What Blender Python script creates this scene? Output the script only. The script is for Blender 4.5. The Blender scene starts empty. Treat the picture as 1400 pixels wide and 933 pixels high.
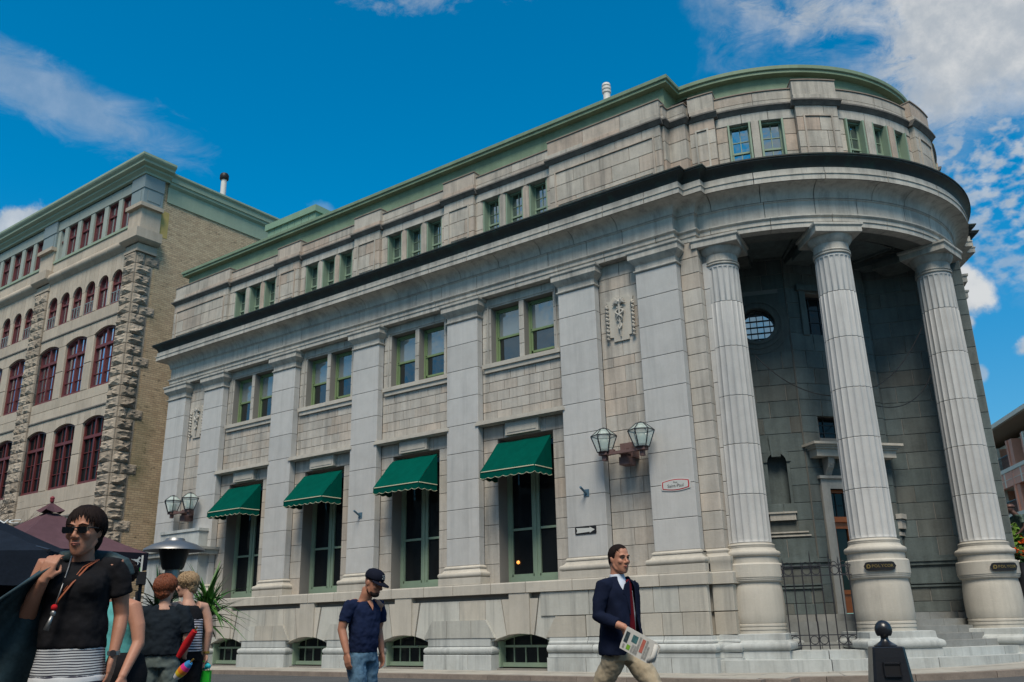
import bpy, bmesh, math, random
from mathutils import Vector, Matrix
rnd = random.Random(7)
sc = bpy.context.scene
COL = sc.collection
R = math.radians
# ------------------------------------------------------------------ camera
cd = bpy.data.cameras.new('camera'); cam = bpy.data.objects.new('camera', cd); COL.objects.link(cam)
cd.sensor_width = 36.0; cd.lens = 30.63; cd.clip_start = 0.05; cd.clip_end = 3000
YAW, PITCH, ROLL = R(-35.9287), R(18.0526), R(-1.26855)
_f = Vector((math.sin(YAW)*math.cos(PITCH), math.cos(YAW)*math.cos(PITCH), math.sin(PITCH)))
_r = Vector((math.cos(YAW), -math.sin(YAW), 0)); _u = _r.cross(_f)
_c, _s = math.cos(ROLL), math.sin(ROLL)
CR = _r*_c + _u*_s; CU = _u*_c - _r*_s
CAM = Vector((32.445, -21.846, 1.15))
cam.matrix_world = Matrix(((CR.x, CU.x, -_f.x, CAM.x), (CR.y, CU.y, -_f.y, CAM.y), (CR.z, CU.z, -_f.z, CAM.z), (0, 0, 0, 1)))
sc.camera = cam
# ------------------------------------------------------------------ sky
SUN_AZ, SUN_EL = R(150), R(56)
w = bpy.data.worlds.new('World'); sc.world = w; w.use_nodes = True
nt = w.node_tree; nt.nodes.clear(); N = nt.nodes.new; L = nt.links.new
out = N('ShaderNodeOutputWorld'); bg = N('ShaderNodeBackground'); L(bg.outputs[0], out.inputs[0])
sky = N('ShaderNodeTexSky'); sky.sky_type = 'NISHITA'; sky.sun_disc = False
sky.sun_elevation = SUN_EL; sky.sun_rotation = SUN_AZ; sky.air_density = 1.0; sky.dust_density = 0.4; sky.ozone_density = 2.5
tint = N('ShaderNodeMix'); tint.data_type = 'RGBA'; tint.blend_type = 'MULTIPLY'; tint.inputs[0].default_value = 1.0
L(sky.outputs[0], tint.inputs[6]); TINT = ((0.17, 0.36, 0.42, 1), (0.0, 0.47, 0.62, 1))
tc = N('ShaderNodeTexCoord')
sep = N('ShaderNodeSeparateXYZ'); L(tc.outputs['Generated'], sep.inputs[0])
# project the direction on a cloud layer: d / (z + k)
ad = N('ShaderNodeMath'); ad.operation = 'ADD'; ad.inputs[1].default_value = 0.12; L(sep.outputs[2], ad.inputs[0])
mx = N('ShaderNodeMath'); mx.operation = 'MAXIMUM'; mx.inputs[1].default_value = 0.06; L(ad.outputs[0], mx.inputs[0])
dv = N('ShaderNodeVectorMath'); dv.operation = 'DIVIDE'; L(tc.outputs['Generated'], dv.inputs[0])
cmb = N('ShaderNodeCombineXYZ'); [L(mx.outputs[0], cmb.inputs[i]) for i in range(3)]; L(cmb.outputs[0], dv.inputs[1])
def wnoise(scale, detail, rough, off, stretch=(1, 1, 1), rot=0, dist=0.0):
    mp = N('ShaderNodeMapping'); mp.inputs['Location'].default_value = off; mp.inputs['Scale'].default_value = stretch; mp.inputs['Rotation'].default_value = (0, 0, rot)
    L(dv.outputs[0], mp.inputs[0]); n = N('ShaderNodeTexNoise'); n.inputs['Scale'].default_value = scale
    n.inputs['Detail'].default_value = detail; n.inputs['Roughness'].default_value = rough; n.inputs['Distortion'].default_value = dist
    L(mp.outputs[0], n.inputs['Vector']); return n
def wmath(op, a, b=None, cl=False):
    m = N('ShaderNodeMath'); m.operation = op; m.use_clamp = cl
    for i, v in enumerate((a, b)):
        if v is None: continue
        if isinstance(v, (int, float)): m.inputs[i].default_value = v
        else: L(v, m.inputs[i])
    return m.outputs[0]
def wramp(v, a, b):
    m = N('ShaderNodeMapRange'); m.interpolation_type = 'SMOOTHSTEP'; m.inputs[1].default_value = a; m.inputs[2].default_value = b
    L(v, m.inputs[0]); return m.outputs[0]
def wdot(az, el):
    d = N('ShaderNodeVectorMath'); d.operation = 'DOT_PRODUCT'; L(tc.outputs['Generated'], d.inputs[0])
    a, e = R(az), R(el); d.inputs[1].default_value = (math.sin(a)*math.cos(e), math.cos(a)*math.cos(e), math.sin(e)); return d.outputs['Value']
#CLOUDS: azimuth and elevation of the direction, in degrees
azn = wmath('MULTIPLY', wmath('ARCTAN2', sep.outputs[0], sep.outputs[1]), 57.2958)
eln = wmath('MULTIPLY', wmath('ARCSINE', sep.outputs[2]), 57.2958)
def dnoise(scale, detail, rough, off, stretch=(1, 1, 1), rot=(0, 0, 0), dist=0.0):
    mp = N('ShaderNodeMapping'); mp.inputs['Location'].default_value = off; mp.inputs['Scale'].default_value = stretch; mp.inputs['Rotation'].default_value = rot
    L(tc.outputs['Generated'], mp.inputs[0]); n = N('ShaderNodeTexNoise'); n.inputs['Scale'].default_value = scale
    n.inputs['Detail'].default_value = detail; n.inputs['Roughness'].default_value = rough; n.inputs['Distortion'].default_value = dist
    L(mp.outputs[0], n.inputs['Vector']); return n.outputs[0]
def ell(az, el, ra, re, rot=0):
    c_, s_ = math.cos(R(rot)), math.sin(R(rot)); da = wmath('SUBTRACT', azn, az); de = wmath('SUBTRACT', eln, el)
    u = wmath('ADD', wmath('MULTIPLY', da, c_/ra), wmath('MULTIPLY', de, s_/ra)); v = wmath('ADD', wmath('MULTIPLY', da, -s_/re), wmath('MULTIPLY', de, c_/re))
    d = wmath('SQRT', wmath('ADD', wmath('MULTIPLY', u, u), wmath('MULTIPLY', v, v))); return wmath('SUBTRACT', 1.0, d)
hzn = N('ShaderNodeMix'); hzn.data_type = 'RGBA'; hzn.inputs[6].default_value = TINT[0]; hzn.inputs[7].default_value = TINT[1]; L(wramp(eln, 4, 27), hzn.inputs[0]); L(hzn.outputs[2], tint.inputs[7])
nb = dnoise(5, 7, 0.6, (3.1, 1.7, 0)); nf = dnoise(26, 7, 0.62, (1.2, 4.4, 0.3)); nm = dnoise(70, 3, 0.5, (0.4, 2.2, 0.9), (1, 1, 1.5), (0.5, 0, 0.3), 0.0)
nw_ = dnoise(16, 8, 0.68, (5.0, 7.3, 0), (1, 1, 2.2), (0.3, 0, 0.5), 0.6)
def soft(e, n, amp, lo, hi): return wramp(wmath('ADD', e, wmath('MULTIPLY', wmath('SUBTRACT', n, 0.5), amp)), lo, hi)
veil = soft(ell(3.5, 36.5, 25, 15, -14), nb, 1.3, 0.0, 0.42)
veil = wmath('MULTIPLY', veil, wramp(wmath('ADD', nw_, wmath('MULTIPLY', soft(ell(0, 34, 10, 9), nb, 1.2, 0, .6), 0.5)), 0.30, 0.60))
mott = wmath('MULTIPLY', soft(ell(3, 24.5, 15, 8.0), nb, 1.0, -0.05, 0.5), wramp(wmath('ADD', nm, wmath('MULTIPLY', wmath('SUBTRACT', nb, .5), .45)), 0.34, 0.66)); mott = wmath('MULTIPLY', mott, 0.80)
c3 = soft(ell(-6.9, 18.2, 2.1, 1.7, -35), nf, 1.1, -0.02, 0.4); c3b = soft(ell(-7.2, 16.5, 0.9, 0.9), nf, 1.6, 0.1, 0.6)
c3d = wmath('MULTIPLY', soft(ell(-3.9, 14.6, 1.3, 0.65, 20), nf, 1.6, 0.0, 0.5), .8); c3e = wmath('MULTIPLY', soft(ell(-6.8, 13.4, .5, .7), nf, 1.5, 0.0, 0.5), .6); c3f = wmath('MULTIPLY', soft(ell(-3, 19.0, 4.0, 1.6, -10), nm, 2.2, 0.1, 0.9), .5)
c5 = wmath('MULTIPLY', soft(ell(-67.5, 22.9, 3.4, 1.3, 14), nf, 2.0, 0.0, 0.55), .85); c7 = wmath('MULTIPLY', soft(ell(-49.3, 26.3, 1.5, .7), nf, 2.0, 0.1, 0.8), .22)
w4 = wmath('MULTIPLY', soft(ell(-67, 30.3, 11.5, 2.3, -10), nw_, 1.2, 0.0, 0.75), 0.36)
w6 = wmath('MULTIPLY', soft(ell(-43, 40.6, 9.5, 2.4, 4), nw_, 2.4, 0.05, 0.8), 0.42)
bk = wramp(wmath('ABSOLUTE', azn), 48, 95)
back = wmath('MULTIPLY', bk, wmath('MULTIPLY', wramp(eln, 6, 24), wramp(wmath('ADD', wmath('MULTIPLY', nb, .6), wmath('MULTIPLY', nm, .4)), 0.36, 0.58)))
backm = wmath('MULTIPLY', back, wramp(wmath('ABSOLUTE', wmath('ADD', azn, 62.0)), 16, 40))
fine = nf
cl = veil
for x in (mott, c3, c3b, c3d, c3e, c3f, c5, c7, w4, w6, backm): cl = wmath('MAXIMUM', cl, x)
cl = wmath('MULTIPLY', cl, 0.92, True)
ccol = N('ShaderNodeMix'); ccol.data_type = 'RGBA'; ccol.inputs[6].default_value = (1.8, 1.95, 2.1, 1); ccol.inputs[7].default_value = (2.85, 2.85, 2.8, 1)
L(wramp(wmath('ADD', fine, wmath('MULTIPLY', c3, 0.25)), 0.35, 0.8), ccol.inputs[0])
mixc = N('ShaderNodeMix'); mixc.data_type = 'RGBA'; L(cl, mixc.inputs[0]); L(tint.outputs[2], mixc.inputs[6]); L(ccol.outputs[2], mixc.inputs[7])
L(mixc.outputs[2], bg.inputs[0]); bg.inputs[1].default_value = 0.10
# ------------------------------------------------------------------ sun, exposure
sl = bpy.data.lights.new('sun', 'SUN'); sl.energy = 1.5; sl.angle = R(24); sl.color = (1, 0.90, 0.76)
sun = bpy.data.objects.new('sun', sl); COL.objects.link(sun)
sd = Vector((math.sin(SUN_AZ)*math.cos(SUN_EL), math.cos(SUN_AZ)*math.cos(SUN_EL), math.sin(SUN_EL)))
sun.rotation_euler = sd.to_track_quat('Z', 'Y').to_euler()
sc.view_settings.view_transform = 'Standard'; sc.view_settings.look = 'None'; sc.view_settings.gamma = 1; sc.view_settings.exposure = 1.34
sc.cycles.max_bounces = 6; sc.cycles.diffuse_bounces = 4
# ------------------------------------------------------------------ materials
def mat(name, col, rough=0.8, spec=0.3, metal=0.0, var=0.0, objvar=0.0, scale=3.0, hue=None, bump=0.0, bscale=30.0, streak=0.0, stain=None, stainamt=0.0, stainscale=0.6, drip=0.0, alpha=None, emit=None):
    m = bpy.data.materials.new(name); m.use_nodes = True; t = m.node_tree; b = t.nodes['Principled BSDF']
    nn = t.nodes.new; ll = t.links.new
    b.inputs['Roughness'].default_value = rough; b.inputs['Metallic'].default_value = metal; b.inputs['Specular IOR Level'].default_value = spec
    b.inputs['Base Color'].default_value = (*col, 1)
    geo = nn('ShaderNodeNewGeometry')
    cur = None
    def val(x):
        v = nn('ShaderNodeValue'); v.outputs[0].default_value = x; return v.outputs[0]
    def mth(op, a, b2):
        q = nn('ShaderNodeMath'); q.operation = op
        for i, v in enumerate((a, b2)):
            if isinstance(v, (int, float)): q.inputs[i].default_value = v
            else: ll(v, q.inputs[i])
        return q.outputs[0]
    def noise(sc_, det=6, stretch=None, rough_=0.6):
        q = nn('ShaderNodeTexNoise'); q.inputs['Scale'].default_value = sc_; q.inputs['Detail'].default_value = det; q.inputs['Roughness'].default_value = rough_
        if stretch:
            mp = nn('ShaderNodeMapping'); mp.inputs['Scale'].default_value = stretch; ll(geo.outputs['Position'], mp.inputs[0]); ll(mp.outputs[0], q.inputs['Vector'])
        else: ll(geo.outputs['Position'], q.inputs['Vector'])
        return q.outputs[0]
    fac = None
    def addf(x):
        nonlocal fac
        fac = x if fac is None else mth('ADD', fac, x)
    if var: addf(mth('MULTIPLY', mth('SUBTRACT', noise(scale), 0.5), 2*var*1.6)); addf(mth('MULTIPLY', mth('SUBTRACT', noise(scale*9, 4), 0.5), 2*var*0.8))
    if objvar:
        oi = nn('ShaderNodeObjectInfo'); addf(mth('MULTIPLY', mth('SUBTRACT', oi.outputs['Random'], 0.5), 2*objvar))
    if streak:
        addf(mth('MULTIPLY', mth('SUBTRACT', noise(1.0, 5, (6, 6, 0.35)), 0.5), 2*streak*1.5))
    if fac is not None:
        br = mth('MAXIMUM', mth('ADD', fac, 1.0), 0.05)
        vm = nn('ShaderNodeVectorMath'); vm.operation = 'SCALE'; vm.inputs[0].default_value = col; ll(br, vm.inputs['Scale']); cur = vm.outputs[0]
        if hue is not None and objvar:
            mxn = nn('ShaderNodeMix'); mxn.data_type = 'RGBA'
            r2 = mth('FRACT', mth('MULTIPLY', oi.outputs['Random'], 17.31), 0)
            mr = nn('ShaderNodeMapRange'); mr.inputs[1].default_value = 0.55; mr.inputs[2].default_value = 1.0; ll(r2, mr.inputs[0])
            ll(mr.outputs[0], mxn.inputs[0]); ll(cur, mxn.inputs[6])
            vm2 = nn('ShaderNodeVectorMath'); vm2.operation = 'SCALE'; vm2.inputs[0].default_value = hue; ll(br, vm2.inputs['Scale']); ll(vm2.outputs[0], mxn.inputs[7]); cur = mxn.outputs[2]
    if stain is not None:
        mxn = nn('ShaderNodeMix'); mxn.data_type = 'RGBA'
        mr = nn('ShaderNodeMapRange'); mr.inputs[1].default_value = 0.5; mr.inputs[2].default_value = 0.78; mr.inputs[4].default_value = stainamt
        ll(noise(stainscale, 8, (1, 1, 0.55), 0.68), mr.inputs[0]); ll(mr.outputs[0], mxn.inputs[0])
        if cur is None: mxn.inputs[6].default_value = (*col, 1)
        else: ll(cur, mxn.inputs[6])
        mxn.inputs[7].default_value = (*stain, 1); cur = mxn.outputs[2]
    if drip:
        mxn = nn('ShaderNodeMix'); mxn.data_type = 'RGBA'; mr = nn('ShaderNodeMapRange'); mr.inputs[1].default_value = 0.49; mr.inputs[2].default_value = 0.66; mr.inputs[4].default_value = drip*0.95
        ll(noise(1.0, 6, (3.1, 3.1, 0.16), 0.72), mr.inputs[0]); ll(mth('MULTIPLY', mr.outputs[0], noise(0.9, 3)), mxn.inputs[0]); mxn.inputs[7].default_value = (col[0]*.26, col[1]*.28, col[2]*.30, 1)
        if cur is None: mxn.inputs[6].default_value = (*col, 1)
        else: ll(cur, mxn.inputs[6])
        cur = mxn.outputs[2]
    if cur is not None: ll(cur, b.inputs['Base Color'])
    if bump:
        bn = nn('ShaderNodeBump'); bn.inputs['Strength'].default_value = bump; bn.inputs['Distance'].default_value = 0.02
        ll(noise(bscale, 6), bn.inputs['Height']); ll(bn.outputs[0], b.inputs['Normal'])
    if emit: b.inputs['Emission Color'].default_value = (*emit[0], 1); b.inputs['Emission Strength'].default_value = emit[1]
    return m
M = {}
M['blue'] = mat('pale_blue_grey_stone', (0.45, 0.447, 0.435), 0.75, drip=0.35, var=0.09, objvar=0.05, scale=2.5, bump=0.25, streak=0.05, stain=(0.28, 0.30, 0.31), stainamt=0.35)
M['grey'] = mat('grey_ashlar_stone', (0.415, 0.39, 0.35), 0.85, drip=0.8, var=0.15, objvar=0.08, scale=2.2, hue=(0.44, 0.38, 0.32), bump=0.45, streak=0.20, stain=(0.24, 0.22, 0.19), stainamt=0.6)
M['cream'] = mat('cream_stone', (0.455, 0.425, 0.37), 0.8, drip=0.35, var=0.08, objvar=0.07, scale=2.0, bump=0.3, streak=0.07, stain=(0.26, 0.235, 0.205), stainamt=0.5)
M['foot'] = mat('blue_white_plinth_stone', (0.43, 0.45, 0.44), 0.8, drip=0.8, var=0.10, objvar=0.08, scale=2.0, bump=0.4, streak=0.10, stain=(0.22, 0.22, 0.2), stainamt=0.6, stainscale=1.1)
M['base'] = mat('pale_basement_stone', (0.43, 0.43, 0.395), 0.8, drip=0.8, var=0.10, objvar=0.11, scale=1.8, hue=(0.45, 0.41, 0.345), bump=0.35, streak=0.10, stain=(0.24, 0.235, 0.215), stainamt=0.55)
M['brown'] = mat('weathered_brown_stone', (0.43, 0.395, 0.345), 0.85, drip=1.0, var=0.17, objvar=0.10, scale=2.0, hue=(0.43, 0.34, 0.275), bump=0.5, streak=0.14, stain=(0.15, 0.14, 0.125), stainamt=0.7, stainscale=0.9)
M['ent'] = mat('entablature_stone', (0.42, 0.40, 0.36), 0.8, drip=0.9, var=0.14, objvar=0.06, scale=2.0, bump=0.35, streak=0.22, stain=(0.20, 0.20, 0.19), stainamt=0.65, stainscale=0.8)
M['soot'] = mat('sooty_moulding_stone', (0.14, 0.13, 0.12), 0.9, var=0.35, scale=3.0, bump=0.4, streak=0.3)
M['mortar'] = mat('dark_joint', (0.21, 0.20, 0.185), 0.95)
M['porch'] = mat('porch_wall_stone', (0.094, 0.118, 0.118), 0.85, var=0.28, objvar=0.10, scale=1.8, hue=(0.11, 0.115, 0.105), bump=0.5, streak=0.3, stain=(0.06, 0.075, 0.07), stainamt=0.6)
M['copper'] = mat('green_copper', (0.17, 0.235, 0.155), 0.6, var=0.22, scale=1.6, streak=0.10, stain=(0.24, 0.33, 0.22), stainamt=0.5, stainscale=1.2, bump=0.15)
M['copper_lt'] = mat('pale_green_painted_metal', (0.20, 0.31, 0.22), 0.55, var=0.10, scale=1.6, streak=0.08)
M['gutter'] = mat('blackened_copper_gutter', (0.030, 0.034, 0.033), 0.6, var=0.3, scale=3, stain=(0.045, 0.10, 0.08), stainamt=0.6, stainscale=2.0, bump=0.3)
M['sage'] = mat('sage_green_paint', (0.21, 0.285, 0.21), 0.5, var=0.08, scale=4)
M['leaf_frame'] = mat('leaf_green_paint', (0.17, 0.24, 0.12), 0.5, var=0.08, scale=4)
M['redframe'] = mat('dark_red_paint', (0.13, 0.030, 0.030), 0.45, var=0.15, scale=4)
M['awning'] = mat('green_awning_canvas', (0.0, 0.062, 0.046), 0.95, spec=0.03, var=0.16, objvar=0.14, scale=3, streak=0.12, bump=0.15)
M['piping'] = mat('cream_piping', (0.6, 0.58, 0.42), 0.7)
M['iron'] = mat('black_iron', (0.018, 0.018, 0.024), 0.45, spec=0.5, var=0.2, scale=20)
M['bollard'] = mat('glossy_black_paint', (0.012, 0.013, 0.017), 0.28, spec=0.6, var=0.2, scale=9, bump=0.1)
M['rust'] = mat('rusty_bracket_paint', (0.14, 0.085, 0.08), 0.7, var=0.25, scale=12, bump=0.4)
M['steel'] = mat('brushed_steel', (0.24, 0.24, 0.24), 0.42, metal=0.8, var=0.1, scale=5)
M['white'] = mat('white_paint', (0.62, 0.60, 0.57), 0.6, var=0.04, scale=6)
M['black'] = mat('black_paint', (0.012, 0.012, 0.014), 0.5)
M['wood'] = mat('orange_varnished_wood', (0.34, 0.095, 0.02), 0.4, var=0.2, scale=3, streak=0.15, spec=0.5)
M['asphalt'] = mat('asphalt', (0.075, 0.078, 0.082), 0.9, var=0.25, scale=0.9, bump=0.6, bscale=90)
M['walk'] = mat('concrete_pavement', (0.36, 0.34, 0.30), 0.9, var=0.2, objvar=0.06, scale=0.8, bump=0.4, bscale=60, stain=(0.15, 0.15, 0.145), stainamt=0.8, stainscale=0.7)
M['kerb'] = mat('kerb_stone', (0.23, 0.19, 0.16), 0.9, var=0.25, objvar=0.1, scale=4, bump=0.5, stain=(0.10, 0.08, 0.07), stainamt=0.7, stainscale=2)
M['roof'] = mat('flat_roof_gravel', (0.18, 0.18, 0.17), 0.95, var=0.15)
def glass(name, col=(0.01, 0.012, 0.014), refl=0.35, cap=0.55, rough=0.02, tint=(0.8, 0.9, 0.9)):
    m = bpy.data.materials.new(name); m.use_nodes = True; t = m.node_tree; t.nodes.clear(); nn = t.nodes.new; ll = t.links.new
    o = nn('ShaderNodeOutputMaterial'); mx_ = nn('ShaderNodeMixShader'); d = nn('ShaderNodeBsdfDiffuse'); g = nn('ShaderNodeBsdfGlossy')
    d.inputs[0].default_value = (*col, 1); g.inputs[0].default_value = (*tint, 1); g.inputs['Roughness'].default_value = rough
    fr = nn('ShaderNodeFresnel'); fr.inputs[0].default_value = 1.5
    mr = nn('ShaderNodeMapRange'); mr.inputs[3].default_value = refl; mr.inputs[4].default_value = min(1.0, refl+cap); ll(fr.outputs[0], mr.inputs[0])
    geo = nn('ShaderNodeNewGeometry'); nz = nn('ShaderNodeTexNoise'); nz.inputs['Scale'].default_value = 1.3; nz.inputs['Detail'].default_value = 2; ll(geo.outputs['Position'], nz.inputs['Vector'])
    bp = nn('ShaderNodeBump'); bp.inputs['Strength'].default_value = 0.35; bp.inputs['Distance'].default_value = 0.02; ll(nz.outputs[0], bp.inputs['Height'])
    ll(bp.outputs[0], g.inputs['Normal']); ll(mr.outputs[0], mx_.inputs[0]); ll(d.outputs[0], mx_.inputs[1]); ll(g.outputs[0], mx_.inputs[2]); ll(mx_.outputs[0], o.inputs[0]); return m
M['glass'] = glass('window_glass', refl=0.16)
M['glass_up'] = glass('reflecting_window_glass', refl=0.40)
M['glass_dk'] = glass('dark_window_glass', refl=0.015, cap=0.3)
M['glass_bl'] = glass('blue_reflecting_glass', refl=0.80, tint=(0.8, 0.9, 1.0))
M['glass_pale'] = glass('pale_grey_glass', col=(0.20, 0.225, 0.22), refl=0.22, cap=0.4)  # upper sash panes: pale grey set in the pane's own colour
# ------------------------------------------------------------------ mesh helpers
class MB:
    def __init__(s): s.v = []; s.f = []; s.mi = []; s.cur = 0
    def add(s, vs, fs):
        k = len(s.v); s.v += [tuple(p) for p in vs]; s.f += [tuple(k+i for i in f) for f in fs]; s.mi += [s.cur]*len(fs); return s
    def build(s, name, m, parent=None, smooth=False, loc=(0, 0, 0), rotz=0, recalc=True):
        me = bpy.data.meshes.new(name); me.from_pydata(s.v, [], s.f)
        ms = m if isinstance(m, (list, tuple)) else [m]
        for q in ms: me.materials.append(M[q] if isinstance(q, str) else q)
        if len(ms) > 1: me.polygons.foreach_set('material_index', s.mi)
        if recalc:
            bm = bmesh.new(); bm.from_mesh(me); bmesh.ops.recalc_face_normals(bm, faces=bm.faces); bm.to_mesh(me); bm.free()
        if smooth:
            me.polygons.foreach_set('use_smooth', [True]*len(me.polygons))
            if smooth != 1:
                try: me.set_sharp_from_angle(angle=R(smooth))
                except Exception: pass
        o = bpy.data.objects.new(name, me); COL.objects.link(o); o.location = loc; o.rotation_euler = (0, 0, rotz)
        if parent: o.parent = parent
        return o
def tag(o, label=None, cat=None, group=None, kind=None):
    if label: o['label'] = label
    if cat: o['category'] = cat
    if group: o['group'] = group
    if kind: o['kind'] = kind
    return o
def empty(name, loc=(0, 0, 0), rz=0, parent=None):
    o = bpy.data.objects.new(name, None); COL.objects.link(o); o.location = loc; o.rotation_euler = (0, 0, rz); o.empty_display_size = 0.2
    if parent: o.parent = parent
    return o
def copy_tree(o, parent=None):
    c = o.copy(); COL.objects.link(c)
    if parent: c.parent = parent
    for ch in list(o.children): copy_tree(ch, c)
    return c
class Fr:
    """vertical plane frame: origin, angle of its outward normal from -Y; s runs along it, out away from it"""
    def __init__(s, x, y, nd): a = R(nd); s.o = Vector((x, y)); s.t = Vector((math.cos(a), math.sin(a))); s.n = Vector((math.sin(a), -math.cos(a))); s.a = a
    def __call__(s, u, o, z): p = s.o + s.t*u + s.n*o; return (p.x, p.y, z)
F0 = Fr(0, 0, 0)
CUBEF = [(0, 1, 3, 2), (4, 6, 7, 5), (0, 4, 5, 1), (2, 3, 7, 6), (0, 2, 6, 4), (1, 5, 7, 3)]
def fbox(b, F, s0, s1, o0, o1, z0, z1):
    b.add([F(s, o, z) for s in (s0, s1) for o in (o0, o1) for z in (z0, z1)], CUBEF); return b
def prism(b, F, poly, o0, o1):
    n = len(poly); b.add([F(s, o0, z) for s, z in poly] + [F(s, o1, z) for s, z in poly],
        [tuple(range(n)), tuple(range(2*n-1, n-1, -1))] + [(i, (i+1) % n, n+(i+1) % n, n+i) for i in range(n)]); return b
def box(b, x0, x1, y0, y1, z0, z1): return fbox(b, F0, x0, x1, -y1, -y0, z0, z1)
def tube(b, pts, r, n=8, cap=True, flat=None):
    pts = [Vector(p) for p in pts]; rs = r if isinstance(r, (list, tuple)) else [r]*len(pts); k = len(b.v); up = None
    for i, p in enumerate(pts):
        d = (pts[min(i+1, len(pts)-1)] - pts[max(i-1, 0)]).normalized()
        if up is None: up = Vector((0, 0, 1)) if abs(d.z) < 0.9 else Vector((0, 1, 0))
        x = up.cross(d)
        if x.length < 1e-4: x = Vector((1, 0, 0)).cross(d)
        x.normalize(); y = d.cross(x); up = y
        for j in range(n):
            a = 2*math.pi*j/n; b.v.append(tuple(p + (x*math.cos(a) + y*math.sin(a)*(flat or 1))*rs[i]))
    fs = [(k+i*n+j, k+i*n+(j+1) % n, k+(i+1)*n+(j+1) % n, k+(i+1)*n+j) for i in range(len(pts)-1) for j in range(n)]
    if cap: fs += [tuple(k+j for j in range(n))[::-1], tuple(k+(len(pts)-1)*n+j for j in range(n))]
    b.f += fs; b.mi += [b.cur]*len(fs); return b
def lathe(b, prof, cx=0, cy=0, n=32, a0=0, a1=360, sx=1, sy=1):
    full = abs(a1-a0) > 359; m = n if full else n+1; k = len(b.v)
    for r, z in prof:
        for j in range(m):
            a = R(a0 + (a1-a0)*j/n); b.v.append((cx+r*sx*math.cos(a), cy+r*sy*math.sin(a), z))
    fs = []
    for i in range(len(prof)-1):
        for j in range(n): fs.append((k+i*m+j, k+i*m+(j+1) % m, k+(i+1)*m+(j+1) % m, k+(i+1)*m+j))
    if full:
        if prof[0][0] > 1e-3: fs.append(tuple(k+j for j in range(m))[::-1])
        if prof[-1][0] > 1e-3: fs.append(tuple(k+(len(prof)-1)*m+j for j in range(m)))
    b.f += fs; b.mi += [b.cur]*len(fs); return b
_bc = {}
def blk(parent, F, s0, s1, o0, o1, z0, z1, m, name='stone_block', ch=0.008, rough=0, seed=0):
    """one stone with chamfered front edges; meshes shared between equal stones"""
    w_, d_, h_ = round(s1-s0, 3), round(o1-o0, 3), round(z1-z0, 3); key = (w_, d_, h_, m, ch, rough, seed if rough else 0)
    me = _bc.get(key)
    if me is None:
        x, y, z, c = w_/2, d_/2, h_/2, min(ch, w_/3, h_/3)
        v = [(-x, y, -z), (x, y, -z), (x, y, z), (-x, y, z), (-x, -y+c, -z), (x, -y+c, -z), (x, -y+c, z), (-x, -y+c, z),
             (-x+c, -y, -z+c), (x-c, -y, -z+c), (x-c, -y, z-c), (-x+c, -y, z-c)]
        f = [(3, 2, 1, 0), (0, 1, 5, 4), (1, 2, 6, 5), (2, 3, 7, 6), (3, 0, 4, 7), (4, 5, 9, 8), (5, 6, 10, 9), (6, 7, 11, 10), (7, 4, 8, 11)]
        if rough:      # quarry-faced stone: a broken, bulging front
            rr = random.Random(seed*7+1); g = 6; k = len(v); gv = []
            for i in range(g):
                for j in range(g):
                    e = (i in (0, g-1)) or (j in (0, g-1))
                    u, t_ = (-x+c)+(2*x-2*c)*j/(g-1), (-z+c)+(2*z-2*c)*i/(g-1)
                    bulge = 0 if e else rough*(0.15+1.25*rr.random()**1.3)*(1.15 if i < g/2 else 0.75)
                    gv.append((u+(0 if e else rr.uniform(-.3, .3)*w_/g), -y-bulge, t_+(0 if e else rr.uniform(-.3, .3)*h_/g)))
            v += gv
            for i in range(g-1):
                for j in range(g-1):
                    a, b_, c_, d2 = k+i*g+j, k+i*g+j+1, k+(i+1)*g+j+1, k+(i+1)*g+j
                    f += [(a, b_, c_), (a, c_, d2)] if (i+j) % 2 else [(a, b_, d2), (b_, c_, d2)]
        else: f.append((8, 9, 10, 11))
        me = bpy.data.meshes.new(name); me.from_pydata(v, [], f); me.materials.append(M[m]); me.update(); _bc[key] = me
    o = bpy.data.objects.new(name, me); COL.objects.link(o)
    o.location = F((s0+s1)/2, (o0+o1)/2, (z0+z1)/2); o.rotation_euler = (0, 0, F.a)
    if parent: o.parent = parent
    return o
G = 0.0075
def ashlar(parent, F, s0, s1, rows, bw, o1, m, depth=0.12, holes=(), name='stone_block', jit=0.18, back=True, seed=1, phase=None):
    """coursed stones over [s0,s1]; rows = list of z joints; holes = (s0,s1,z0,z1)"""
    rr = random.Random(seed)
    for ri in range(len(rows)-1):
        z0, z1 = rows[ri], rows[ri+1]; zm = (z0+z1)/2
        iv = [(s0, s1)]
        for h in holes:
            if h[2] < zm < h[3]:
                nv = []
                for a, b_ in iv:
                    if h[1] <= a or h[0] >= b_: nv.append((a, b_)); continue
                    if a < h[0]-0.02: nv.append((a, h[0]))
                    if b_ > h[1]+0.02: nv.append((h[1], b_))
                iv = nv
        for a, b_ in iv:
            n = max(1, round((b_-a)/bw)); js = [a]
            if n > 1:
                sh = (0.5 if (ri % 2) else 0.0)*(b_-a)/n
                ps = [a+(b_-a)*i/n + sh*(1 if phase is None else phase) + rr.uniform(-jit, jit)*(b_-a)/n*0.8 for i in range(0 if sh else 1, n)]
                js += [p for p in ps if a+0.12 < p < b_-0.12]
            js.append(b_)
            for i in range(len(js)-1): blk(parent, F, round(js[i]+G, 2), round(js[i+1]-G, 2), o1-depth, o1, round(z0+G, 3), round(z1-G, 3), m, name)
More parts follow.
